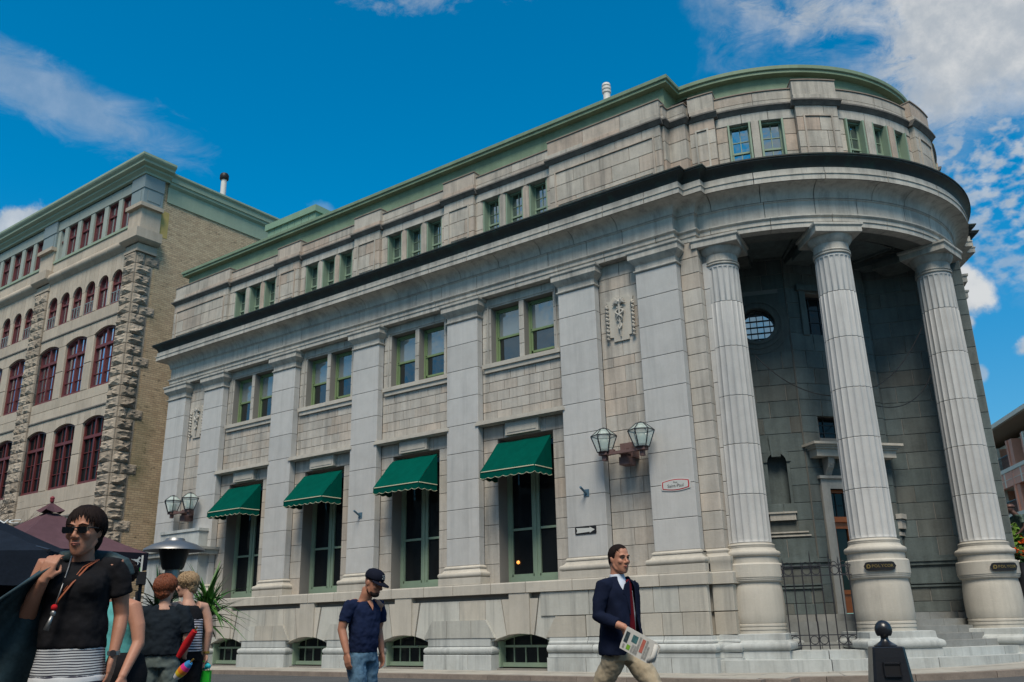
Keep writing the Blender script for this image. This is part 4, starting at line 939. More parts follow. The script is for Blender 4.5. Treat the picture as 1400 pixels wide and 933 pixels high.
def lantern_unit(x, z, y0, label, wallstyle):
    root = tag(empty('wall_lantern', (x, y0, z)), label, 'lantern', 'twin wall lanterns on the bank front')
    b = MB()
    box(b, -.20, .20, -.12, .30, -.12, .30); box(b, -.16, .16, -.30, .1, -.34, -.12); box(b, -.10, .10, -.30, -.12, -.12, .12)
    box(b, -.62, .80, -.52, -.40, -.05, .03); box(b, -.14, .14, -.42, -.1, -.04, .02); box(b, -.34, -.20, -.52, -.40, .03, .09)
    for dx in (-.52, .68): box(b, dx-.06, dx+.06, -.52, -.40, -.20, -.05); box(b, dx-.13, dx+.13, -.59, -.33, -.045, .035)
    b.build('bracket', 'rust', root)
    for dx in (-.52, .68):
        lm = empty('lamp', (dx, -.46, .05), 0, root)
        b = MB(); h0, h1, h2 = .0, .46, .66; r0, r1 = .20, .37; n = 6
        P0 = [(r0*math.cos(R(60*i+30)), r0*math.sin(R(60*i+30)), h0) for i in range(n)]; P1 = [(r1*math.cos(R(60*i+30)), r1*math.sin(R(60*i+30)), h1) for i in range(n)]; P2 = [(.13*math.cos(R(60*i+30)), .13*math.sin(R(60*i+30)), h2) for i in range(n)]
        for i in range(n):
            j = (i+1) % n
            for a, c in ((P0[i], P1[i]), (P1[i], P1[j]), (P1[i], P2[i]), (P0[i], P0[j]), (P2[i], P2[j])): tube(b, [a, c], .017, 5)
        lathe(b, [(.19, -.02), (.20, .0), (.10, .03), (.07, .07)], 0, 0, 12); lathe(b, [(.12, h2), (.05, h2+.04), (0.0, h2+.06)], 0, 0, 8)
        b.build('lamp_frame', 'iron', lm)
        g = MB()
        for i in range(n): j = (i+1) % n; g.add([P0[i], P0[j], P1[j], P1[i]], [(0, 1, 2, 3)]); g.add([P1[i], P1[j], P2[j], P2[i]], [(0, 1, 2, 3)])
        g.build('lamp_pane', M_lamp, lm)
        b = MB(); lathe(b, [(.05, .03), (.13, .08), (.14, .30), (.10, .36), (0, .37)], 0, 0, 12); b.build('lamp_shade', M_shade, lm, smooth=40)
    return root
M_lamp = bpy.data.materials.new('lantern_glass'); M_lamp.use_nodes = True; _t = M_lamp.node_tree; _b = _t.nodes['Principled BSDF']
_b.inputs['Base Color'].default_value = (0.75, 0.9, 0.85, 1); _b.inputs['Roughness'].default_value = 0.05; _b.inputs['Alpha'].default_value = 0.35
M_shade = mat('frosted_lamp_glass', (0.34, 0.40, 0.37), 0.4)
l1 = lantern_unit(20.62, 5.72, .02, 'twin glass lanterns on a rusty bracket beside the street name sign', 0)
l2 = lantern_unit(-.35, 5.90, .02, 'twin glass lanterns over the side doorway near the brick wall', 1)
def textmesh(s, size, name, m, parent, F, u, o, z, ext=.004, align='CENTER', shear=0):
    c = bpy.data.curves.new(name, 'FONT'); c.body = s; c.size = size; c.extrude = ext; c.align_x = align; c.align_y = 'CENTER'; c.materials.append(M[m] if isinstance(m, str) else m)
    o_ = bpy.data.objects.new(name, c); COL.objects.link(o_); bpy.context.view_layer.update(); me_ = bpy.data.meshes.new_from_object(o_.evaluated_get(bpy.context.evaluated_depsgraph_get())); bpy.data.objects.remove(o_); o_ = bpy.data.objects.new(name, me_); COL.objects.link(o_); o_.location = F(u, o, z); o_.rotation_euler = (R(90), 0, F.a); o_.parent = parent; return o_
M['signred'] = mat('sign_red', (0.42, 0.02, 0.03), 0.4); M['signwhite'] = mat('sign_enamel', (0.50, 0.51, 0.49), 0.4, var=.05); M['gold'] = mat('gold_lettering', (0.30, 0.22, 0.08), 0.4, metal=0.4)
# street name plate
sg = tag(empty('street_sign', (22.02, 0, 4.69)), 'white street name plate with a red border reading Rue Saint-Paul', 'street sign')
Fs = Fr(0, 0, 0)
def plate(hw, hh, e, bulge): return [(-hw, -hh)] + [(-hw+2*hw*i/8, -hh-bulge*math.sin(math.pi*i/8)) for i in range(1, 8)] + [(hw, -hh), (hw+e, 0), (hw, hh)] + [(hw-2*hw*i/8, hh+bulge*math.sin(math.pi*i/8)) for i in range(1, 8)] + [(-hw, hh), (-hw-e, 0)]
b = MB(); prism(b, Fs, plate(.425, .12, .015, .05), 0, .02); b.build('enamel_rim', 'signwhite', sg)
b = MB(); prism(b, Fs, plate(.395, .10, .012, .05), .02, .024); b.build('border', 'signred', sg)
b = MB(); prism(b, Fs, plate(.365, .082, .008, .045), .024, .028); b.build('face', 'signwhite', sg)
textmesh('Rue', .075, 'lettering', 'black', sg, Fs, 0, .03, .065, .001); textmesh('Saint-Paul', .125, 'lettering', 'black', sg, Fs, 0, .03, -.03, .001)
# one-way arrow
sa = tag(empty('arrow_sign', (19.09, 0, 3.70)), 'black one-way sign with a white arrow pointing right', 'arrow sign')
b = MB(); prism(b, Fs, [(-.33, -.115), (.33, -.115), (.355, -.09), (.355, .09), (.33, .115), (-.33, .115), (-.355, .09), (-.355, -.09)], .005, .02); b.build('plate', 'black', sa)
b = MB(); prism(b, Fs, [(-.31, -.075), (.14, -.055), (.14, -.085), (.31, 0), (.14, .085), (.14, .055), (-.31, .075), (-.28, 0)], .02, .025); b.build('arrow', 'signwhite', sa)
M['bluemetal'] = mat('blue_grey_metal', (0.07, 0.13, 0.18), 0.5)
def hook(x, z, lab):
    h = tag(empty('flag_bracket', (x, 0, z)), lab, 'flag bracket', 'flagpole brackets on the pilasters')
    b = MB(); box(b, -.09, .09, -.02, 0, -.10, .10); b.build('plate', 'bluemetal', h)
    b = MB(); tube(b, [(0, -.02, -.02), (-.02, -.30, .14)], .035, 8); b.build('socket', 'bluemetal', h)
hook(19.17, 4.76, 'blue metal flagpole socket above the arrow sign'); hook(9.88, 4.92, 'blue metal flagpole socket left of the capped man')
# name plaques on the column pedestals
def plaque(ang, da, lab, k):
    cx, cy = pol(RC, ang); F = Fr(cx, cy, da); p = tag(empty('name_plaque', F(0, .775, 2.35), F.a), lab, 'plaque', 'dark plaques on the column pedestals')
    Fl = Fr(0, 0, 0); b = MB(); vs = []; n = 16; W, H = .38, .105
    def pt(u, o, z): a = u/.80; return ((.80+o-.02)*math.sin(a), .775-(.80+o-.02)*math.cos(a), z)
    ring = [(-W+.10, -H), (W-.10, -H), (W-.03, -H*.7), (W, 0), (W-.03, H*.7), (W-.10, H), (-W+.10, H), (-W+.03, H*.7), (-W, 0), (-W+.03, -H*.7)]
    us = [-W+2*W*i/14 for i in range(15)]
    def hz(u): return H*min(1, math.sqrt(max(0, 1-max(0, (abs(u)-(W-.11))/.11)**2)))
    vs = []
    for u in us: h = hz(u); vs += [pt(u, 0, -h), pt(u, .05, -h), pt(u, .05, h), pt(u, 0, h)]
    b.add(vs, [(i*4+j, i*4+(j+1) % 4, (i+1)*4+(j+1) % 4, (i+1)*4+j) for i in range(14) for j in range(4)]); b.build('plate', 'black', p)
    for i, ch in enumerate('POLYCOR'):
        u = -.165+i*.073; a = u/.80; F2 = Fr(.835*math.sin(a), .775-.835*math.cos(a), math.degrees(a)); textmesh(ch, .10, 'lettering', 'gold', p, F2, 0, 0.002, 0, .002)
    a = -.262/.80; F2 = Fr(.835*math.sin(a), .775-.835*math.cos(a), math.degrees(a)); b = MB(); ringm(b, F2, (0, 0), .03, .05, 0, .006, 16); prism(b, F2, [(-.05, -.05), (-.03, -.05), (-.01, .05), (-.03, .05)], 0, .006); b.build('emblem', 'gold', p)
plaque(39.6, 19, 'dark plaque with gold lettering on the pedestal of the middle column', 0)
plaque(80.0, 40, 'dark plaque cut by the right picture edge on the last column', 1)
# cables swagged across the porch
def cable(pts, lab):
    b = MB(); P_ = [Vector(p) for p in pts]; out_ = []
    for i in range(25):
        t = i/24; out_.append(P_[0]*(1-t)**2+P_[1]*2*t*(1-t)+P_[2]*t*t)
    tube(b, out_, .014, 5); tag(b.build('cable', 'black'), lab, 'cable', 'cables swagged across the porch')
c1, c2, c3 = pol(5.6, 12), pol(5.35, 39.6), pol(5.35, 76)
cable([(c1[0]+.2, c1[1]+.3, 8.35), ((c1[0]+c2[0])/2, (c1[1]+c2[1])/2, 6.95), (c2[0], c2[1], 7.0)], 'black cable sagging between the left and middle columns')
cable([(c2[0]+.2, c2[1]+.2, 7.15), ((c2[0]+c3[0])/2+.1, (c2[1]+c3[1])/2, 7.2), (c3[0], c3[1], 9.4)], 'upper black cable between the middle and right columns')
cable([(c2[0]+.2, c2[1]+.2, 6.95), ((c2[0]+c3[0])/2+.4, (c2[1]+c3[1])/2, 6.2), (c3[0], c3[1], 7.9)], 'lower black cable between the middle and right columns')
# awnings
def awning(c_, k):
    x0, x1 = c_-1.03, c_+1.03; a = empty('awning', (c_, 0, 0), 0, bank); X0, X1 = -1.03, 1.03
    zt, yt, zb, yb = 6.70, .24, 5.68, -.68
    b = MB(); n = 12; m = 6
    vs = []
    for j in range(m+1):
        t = j/m
        for i in range(n+1):
            u = i/n; sag = -.045*math.sin(math.pi*t)*(.6+.4*math.cos(2*math.pi*(u*2+k*.3)))-.012*math.sin(u*19+k*2+t*3)*math.sin(math.pi*t)-.010*math.sin((u*1.3+t)*11+k)
            vs.append((X0+(X1-X0)*u, yt+(yb-yt)*t, zt+(zb-zt)*(t**1.06)+sag))
    fs = [(j*(n+1)+i, j*(n+1)+i+1, (j+1)*(n+1)+i+1, (j+1)*(n+1)+i) for j in range(m) for i in range(n)]
    b.add(vs, fs)
    for X in (X0, X1):
        q = [(X, yt+(yb-yt)*j/m, zt+(zb-zt)*((j/m)**1.06)-.035*math.sin(math.pi*j/m)) for j in range(m+1)]+[(X, yt+.02, zb)]
        b.add(q, [tuple(range(len(q)))])
    b.build('canopy', 'awning', a, smooth=50)
    # scalloped valance, piped
    path = [(X0, yt), (X0, yb), (X1, yb), (X1, yt)]; b = MB(); pp = []
    per = []
    for i in range(3):
        A, B = Vector(path[i]), Vector(path[i+1]); L_ = (B-A).length; nn_ = round(L_/.03)
        for j in range(nn_): per.append((A.lerp(B, j/nn_), (L_*j/nn_)/ (L_/round(L_/.30))))
    per.append((Vector(path[3]), 0)); vs = []
    for p, ph in per:
        d = .20+.045*abs(math.sin(math.pi*ph)); vs += [(p.x, p.y, zb), (p.x, p.y, zb-d)]
    b.add(vs, [(2*i, 2*i+2, 2*i+3, 2*i+1) for i in range(len(per)-1)]); b.build('valance', 'awning', a, recalc=False)
    b = MB(); e = .006; off_ = lambda p: (p.x+(-e if p.x < 0 else e)*(1 if abs(abs(p.x)-1.03) < .001 else 0), p.y-(e if abs(p.y-yb) < .001 else 0))
    tube(b, [(*off_(p), zb-.02) for p, ph in per[::3]]+[(*off_(per[-1][0]), zb-.02)], .016, 5); tube(b, [(*off_(p), zb-.20-.045*abs(math.sin(math.pi*ph))) for p, ph in per], .008, 4); b.build('piping', 'piping', a)
for k, c_ in enumerate(WIN_C): awning(c_-.02, k)
# small things seen in the windows
b = MB(); g = MB()
M['bulb'] = mat('warm_lamp', (1, .6, .2), .5, emit=((1, .32, .05), 0.55)); 
b = MB(); lathe(b, [(0, -.06), (.04, -.04), (.055, 0), (.04, .04), (0, .06)], 0, 0, 10); tag(b.build('lamp_globe', 'bulb', None, loc=(WIN_C[3]-.73, .80, 3.0)), 'small glowing orange lamp inside the rightmost tall window', 'lamp')
# doorway at the far left of the front
dp = empty('side_doorway', (0, 0, 0), 0, bank)
def dbx(name, m, *qs):
    b = MB()
    for q in qs: box(b, *q)
    return b.build(name, m, dp)
dbx('door_hood', 'base', (-2.5, 1.5, -.62, .28, 4.12, 4.30), (-2.58, 1.58, -.70, .28, 4.30, 4.40))
dbx('blocking_course', 'foot', (-1.55, 1.12, -.42, .28, 4.40, 5.05), (-1.60, 1.17, -.47, .28, 5.05, 5.16))
dbx('door_pilaster', 'foot', (-2.3, -1.45, -.45, .28, -.3, 4.12)); dbx('door_pilaster', 'foot', (.38, 1.23, -.45, .28, -.3, 4.12)); dbx('door_lintel', 'base', (-1.45, .38, -.40, .28, 3.5, 4.12))
dbx('door', 'sage', (-1.40, .33, .08, .14, -.3, 3.5)); dbx('fanlight', 'glass_dk', (-1.2, .13, .05, .075, 2.5, 3.35))
# iron gate between the first two columns
gate = tag(empty('iron_gate', (*pol(5.9, 24), .41), R(24)), 'black wrought iron gate between the first two columns', 'gate')
GL = 2.05
def gp(u): return (-GL/2+u, 0)
b = MB()
for z in (.10, .34, 1.78, 2.02): box(b, -GL/2, GL/2, -.015, .015, z-.012, z+.012)
b.build('rail', 'iron', gate)
for i in range(10):
    u = -GL/2+GL*i/9; h = 2.02+(.38 if i in (4, 6) else .22 if i % 3 == 1 else .12); b = MB(); tube(b, [(0, 0, 0), (0, 0, h-.1), (0, 0, h)], [.014, .014, .003], 6); b.build('bar', 'iron', gate, loc=(u, 0, 0))
for i in range(9):
    if i in (2, 5, 8) : continue
    for z in (1.90, .22):
        b = MB(); ringm(b, Fr(0, 0, 0), (0, 0), .088, .108, -.01, .01, 16); b.build('ring', 'iron', gate, loc=(-GL/2+GL*(i+.5)/9, 0, z))
for i in (0, 1, 3, 4, 6, 7):
    b = MB(); tube(b, [(-.09+.18*t/10, 0, .09*math.sin(math.pi*t/10)) for t in range(11)], .009, 4); b.build('scroll', 'iron', gate, loc=(-GL/2+GL*(i+.5)/9, 0, 2.03))
# ================================================================== ground
def gz(x, y):
    """ground height: street falls a little from the right; pavement against the bank"""
    t = min(1, max(0, (x-21)/6)); t = t*t*(3-2*t); up = 0.022*max(0, y+2.0)*t
    return -0.10+min(0.9, up)
def kz0(x, y):
    return 0
def kz(x, y):
    c = min(1, max(0, (-y-1.9)/9)); c2 = min(1, max(0, (-y-10)/6)); return gz(x, y)-0.13+0.23*c+0.08*c2
def grid(name, xs, ys, zf, m, mats=None):
    b = MB(); k = 0
    vs = [(x, y, zf(x, y)) for y in ys for x in xs]; n = len(xs)
    b.add(vs, [(j*n+i, j*n+i+1, (j+1)*n+i+1, (j+1)*n+i) for j in range(len(ys)-1) for i in range(n-1)]); return b.build(name, m, None, smooth=60, recalc=False)
def lin(a, c, n): return [a+(c-a)*i/n for i in range(n+1)]
ax = [-900, -400, -150]+lin(-70, 90, 64)+[150, 400, 900]; ay = [-900, -300, -120]+lin(-60, 90, 60)+[200, 500, 900]
tag(grid('ground', ax, ay, lambda x, y: kz(x, y)-.02 if -90 < y < 90 and -90 < x < 110 else -0.3, 'asphalt'), kind='structure')
# pavement: follows the front, then the curve of the steps
PK = Path(step=0.0, arcR=RR)
def strip(name, p0, p1, z0f, th, m, a, c, n, gap=.008, parent=None):
    for i in range(n):
        b = MB(); st = PATH.cut(a+(c-a)*i/n+gap, a+(c-a)*(i+1)/n-gap); vs = []
        for q in st:
            P0, P1 = PATH.off(q, p0), PATH.off(q, p1)
            vs += [(P0.x, P0.y, z0f(P0.x, P0.y)), (P1.x, P1.y, z0f(P1.x, P1.y)), (P1.x, P1.y, z0f(P1.x, P1.y)-th), (P0.x, P0.y, z0f(P0.x, P0.y)-th)]
        k = len(st); b.add(vs, [(j*4+u, j*4+(u+1) % 4, (j+1)*4+(u+1) % 4, (j+1)*4+u) for j in range(k-1) for u in range(4)]+[(0, 1, 2, 3), (k*4-4, k*4-1, k*4-2, k*4-3)]); b.build(name, m, parent)
pav = tag(empty('pavement'), kind='structure')
a0, a1 = PATH.S[1]+.01, s_of_ang(100)
strip('paving_slab', 0.05, 1.02, gz, .4, 'walk', a0, a1, 22, parent=pav)
strip('paving_slab', 1.03, 1.92, lambda x, y: gz(x, y)-.005, .4, 'walk', a0, a1, 18, parent=pav)
kb = tag(empty('kerb'), kind='structure')
strip('kerb_stone', 1.94, 2.12, lambda x, y: gz(x, y)-.012, .4, 'kerb', a0, a1, 26, gap=.006, parent=kb)
# ================================================================== stone and brick building on the left
LX = -6.85
M['rough'] = mat('rough_faced_stone', (0.35, 0.295, 0.235), 0.9, var=0.16, objvar=0.16, scale=3, hue=(0.27, 0.22, 0.17), bump=0.9, bscale=14, stain=(0.12, 0.11, 0.10), stainamt=0.6, stainscale=2.2)
M['lstone'] = mat('tan_limestone', (0.43, 0.37, 0.30), 0.85, var=0.12, objvar=0.10, scale=1.5, bump=0.35, streak=0.12, stain=(0.22, 0.195, 0.16), stainamt=0.55)
M['gstone'] = mat('grey_green_painted_panel', (0.30, 0.335, 0.30), 0.6, var=0.06, scale=2, objvar=.05)
M['bluepanel'] = mat('blue_grey_painted_metal', (0.20, 0.25, 0.26), 0.5, var=0.05, scale=2)
M['paleg'] = mat('pale_green_copper_cornice', (0.27, 0.335, 0.25), 0.55, var=0.10, scale=1.2, streak=0.06)
def brickmat():
    m = bpy.data.materials.new('mottled_yellow_brick'); m.use_nodes = True; t = m.node_tree; b = t.nodes['Principled BSDF']; nn = t.nodes.new; ll = t.links.new
    tc_ = nn('ShaderNodeTexCoord'); mp = nn('ShaderNodeMapping'); mp.inputs['Rotation'].default_value = (R(90), 0, R(90)); 
    sx = nn('ShaderNodeSeparateXYZ'); cb = nn('ShaderNodeCombineXYZ'); geo = nn('ShaderNodeNewGeometry'); ll(geo.outputs['Position'], sx.inputs[0])
    ad_ = nn('ShaderNodeMath'); ad_.operation = 'ADD'; ll(sx.outputs[0], ad_.inputs[0]); ll(sx.outputs[1], ad_.inputs[1]); ll(ad_.outputs[0], cb.inputs[0]); ll(sx.outputs[2], cb.inputs[1])
    br = nn('ShaderNodeTexBrick'); ll(cb.outputs[0], br.inputs['Vector']); br.inputs['Scale'].default_value = 1.0; br.inputs['Brick Width'].default_value = 0.30; br.inputs['Row Height'].default_value = 0.105; br.inputs['Mortar Size'].default_value = 0.010; br.inputs['Mortar Smooth'].default_value = 0.3
    br.inputs['Color1'].default_value = (0.54, 0.41, 0.265, 1); br.inputs['Color2'].default_value = (0.42, 0.30, 0.19, 1); br.inputs['Mortar'].default_value = (0.24, 0.20, 0.14, 1); br.inputs['Bias'].default_value = -0.1
    n1 = nn('ShaderNodeTexNoise'); n1.inputs['Scale'].default_value = 0.22; n1.inputs['Detail'].default_value = 6; ll(geo.outputs['Position'], n1.inputs['Vector'])
    mp2 = nn('ShaderNodeMapping'); mp2.inputs['Scale'].default_value = (3.0, 3.0, 9.0); ll(geo.outputs['Position'], mp2.inputs[0])
    n2 = nn('ShaderNodeTexNoise'); n2.inputs['Scale'].default_value = 0.8; n2.inputs['Detail'].default_value = 5; n2.inputs['Roughness'].default_value = .7; ll(mp2.outputs[0], n2.inputs['Vector'])
    mr = nn('ShaderNodeMapRange'); mr.inputs[1].default_value = .45; mr.inputs[2].default_value = .62; ll(n1.outputs[0], mr.inputs[0])
    mr2 = nn('ShaderNodeMapRange'); mr2.inputs[1].default_value = .56; mr2.inputs[2].default_value = .68; mr2.inputs[4].default_value = .85; ll(n2.outputs[0], mr2.inputs[0])
    mx1 = nn('ShaderNodeMix'); mx1.data_type = 'RGBA'; ll(mr2.outputs[0], mx1.inputs[0]); ll(br.outputs[0], mx1.inputs[6]); mx1.inputs[7].default_value = (0.12, 0.095, 0.06, 1)
    mg = nn('ShaderNodeMapRange'); mg.inputs[1].default_value = 21; mg.inputs[2].default_value = 9; ll(sx.outputs[2], mg.inputs[0])  # patches turn darker and greener towards the bottom of the wall
    ml = nn('ShaderNodeMath'); ml.operation = 'MULTIPLY'; ll(mr.outputs[0], ml.inputs[0]); ll(mg.outputs[0], ml.inputs[1])
    ml2 = nn('ShaderNodeMath'); ml2.operation = 'MULTIPLY'; ml2.inputs[1].default_value = .7; ll(ml.outputs[0], ml2.inputs[0])
    mx2 = nn('ShaderNodeMix'); mx2.data_type = 'RGBA'; ll(ml2.outputs[0], mx2.inputs[0]); ll(mx1.outputs[2], mx2.inputs[6]); mx2.inputs[7].default_value = (0.12, 0.13, 0.06, 1)
    ll(mx2.outputs[2], b.inputs['Base Color']); b.inputs['Roughness'].default_value = .9
    bp = nn('ShaderNodeBump'); bp.inputs['Strength'].default_value = .6; bp.inputs['Distance'].default_value = .02; ll(br.outputs['Fac'], bp.inputs['Height']); bp.invert = True; ll(bp.outputs[0], b.inputs['Normal']); return m
M['brick'] = brickmat()
LB = tag(empty('stone_building'), 'tan stone building with red windows, rough quoins and a yellow brick side wall', 'building')
LW = -44.0
NB = 4; BP = 9.45
# piers
piers = [(-7.90, LX)] + [(-17.10-BP*k, -15.70-BP*k) for k in range(NB)]
bays_ = [(piers[i+1][1], piers[i][0]) for i in range(NB)]
b = MB(); box(b, LW, LX-.02, .55, 26, -.5, 24.4); b.build('wall_core', 'brick', LB)
sw = MB(); box(sw, LX-.3, LX, 1.0, 26, -.5, 23.0); sw.build('brick_side_wall', 'brick', LB)
quo = MB(); box(quo, LX-1.0, LX-.04, .04, 1.0, -.5, 19.75); qp = quo.build('corner_pier', 'mortar', LB)
FS = Fr(LX, 0, 90)      # side wall frame: s = y
zz = -.195; i = 0; QJ = []
while zz < 19.6: QJ.append(zz); zz += 0.535
QJ.append(19.70)
for i in range(len(QJ)-1):
    z0, z1 = QJ[i]+.012, QJ[i+1]-.012; plate = (i % 5 == 1)
    blk(qp, F0, -7.90, LX-.012, -.9, .10, z0, z1, 'rough', ch=.02, rough=.085, seed=i % 7)
    if plate:
        blk(qp, FS, 0.0, .42, -.6, .03, z0, z1, 'rough', ch=.02, rough=.06, seed=i % 5)
        blk(qp, FS, .44, 1.27, -.6, .03, z0, z1, 'rough', ch=.05, rough=.05, seed=(i+3) % 5)
    else: blk(qp, FS, 0.0, .80, -.6, .03, z0, z1, 'rough', ch=.02, rough=.10, seed=(i*3) % 7)
for k in range(NB):
    x0, x1 = piers[k+1]; b = MB(); box(b, x0, x1, .02, .6, 0, 19.7); pp = b.build('pier', 'mortar', LB)
    for i in range(len(QJ)-1):
        m_ = (x0+x1)/2 + (.15 if i % 2 else -.15)
        if k < 2:
            blk(pp, F0, x0, m_-.01, -.5, .10, QJ[i]+.012, QJ[i+1]-.012, 'rough', ch=.02, rough=.06, seed=i % 5); blk(pp, F0, m_+.01, x1, -.5, .10, QJ[i]+.012, QJ[i+1]-.012, 'rough', ch=.02, rough=.06, seed=(i+2) % 5)
        else: blk(pp, F0, x0, x1, -.5, .10, QJ[i]+.012, QJ[i+1]-.012, 'rough', ch=.02, rough=.06, seed=i % 5)
def lb(name, m, *qs, parent=None):
    b = MB()
    for q in qs: box(b, *q)
    return b.build(name, m, parent or LB)
def red_window(x0, x1, z0, z1, arch_, kind, gl):
    """timber cross window under a segmental head"""
    c_ = (x0+x1)/2; hw = (x1-x0)/2; zt = z1; t = .10 if kind == 'big' else .06; o = -.24 if kind == 'big' else -.20; zs = z1-arch_
    fr_ = MB()
    for q in ((x0, x0+t, o-.05, o+.10, z0, zs+.05), (x1-t, x1, o-.05, o+.10, z0, zs+.05), (x0+t, x1-t, o-.05, o+.14, z0, z0+t*1.1)): fbox(fr_, F0, *q)
    n = 8; rad = (hw*hw+arch_*arch_)/(2*arch_); zc = z1-rad; a = math.asin(min(1, hw/rad)); ap = [(c_+rad*math.sin(-a+2*a*i/n), zc+rad*math.cos(-a+2*a*i/n)) for i in range(n+1)]
    ai = [(c_+(p[0]-c_)*(1-t/hw), p[1]-t) for p in ap]; prism(fr_, F0, ap+ai[::-1], o-.05, o+.10)
    if kind == 'big':
        zr = z0+(z1-z0)*.70; fbox(fr_, F0, x0+t, x1-t, o-.04, o+.12, zr-.075, zr+.075); fbox(fr_, F0, c_-.055, c_+.055, o-.04, o+.11, z0, z1-t)
        for zz_ in (z0+(zr-z0)*.34, z0+(zr-z0)*.67): fbox(fr_, F0, x0+t, x1-t, o-.03, o+.05, zz_-.014, zz_+.014)
        for xx in (x0+t+(c_-x0-t)*.5, c_+(x1-t-c_)*.5): fbox(fr_, F0, xx-.014, xx+.014, o-.03, o+.05, z0, z1-.14)
    else:
        zr = z0+(z1-z0)*.62; fbox(fr_, F0, x0+t, x1-t, o-.04, o+.08, zr-.05, zr+.05); fbox(fr_, F0, c_-.02, c_+.02, o-.03, o+.05, z0, z1-t)
    wn = fr_.build('red_window', 'redframe', LB)
    g = MB(); prism(g, F0, [(x0+.02, z0+.02)]+[(p[0], p[1]-.02) for p in ap]+[(x1-.02, z0+.02)], o-.06, o); g.build('pane', gl, wn)
    return ap
def headblock(xs, z0, z1, c_, hw, arch_, zt, o, m, n=3, name='voussoir'):
    """stones of a lintel with an arched cut"""
    ap = arch_pts(c_, hw, zt-arch_, zt, 14)
    def zat(x): 
        if abs(x-c_) >= hw: return zt-arch_
        rad = (hw*hw+arch_*arch_)/(2*arch_); return zt-rad+math.sqrt(max(0, rad*rad-(x-c_)**2))
    for i in range(len(xs)-1):
        a, e = xs[i], xs[i+1]; g = .009; pts = [(a+g, z1)] + [(x, zat(x)) for x in [a+g]+[a+(e-a)*j/5 for j in range(1, 5)]+[e-g]] + [(e-g, z1)]
        if a+g < c_-hw and e-g > c_-hw: pts = [(a+g, z1), (a+g, z0)] + [(c_-hw, z0)] + [(x, zat(x)) for x in [c_-hw+(e-g-c_+hw)*j/5 for j in range(6)]] + [(e-g, z1)]
        elif a+g < c_+hw and e-g > c_+hw: pts = [(a+g, z1)] + [(x, zat(x)) for x in [a+g+(c_+hw-a-g)*j/5 for j in range(6)]] + [(c_+hw, z0), (e-g, z0), (e-g, z1)]
        b = MB(); prism(b, F0, pts, o-.45, o); b.build(name, m, LB)
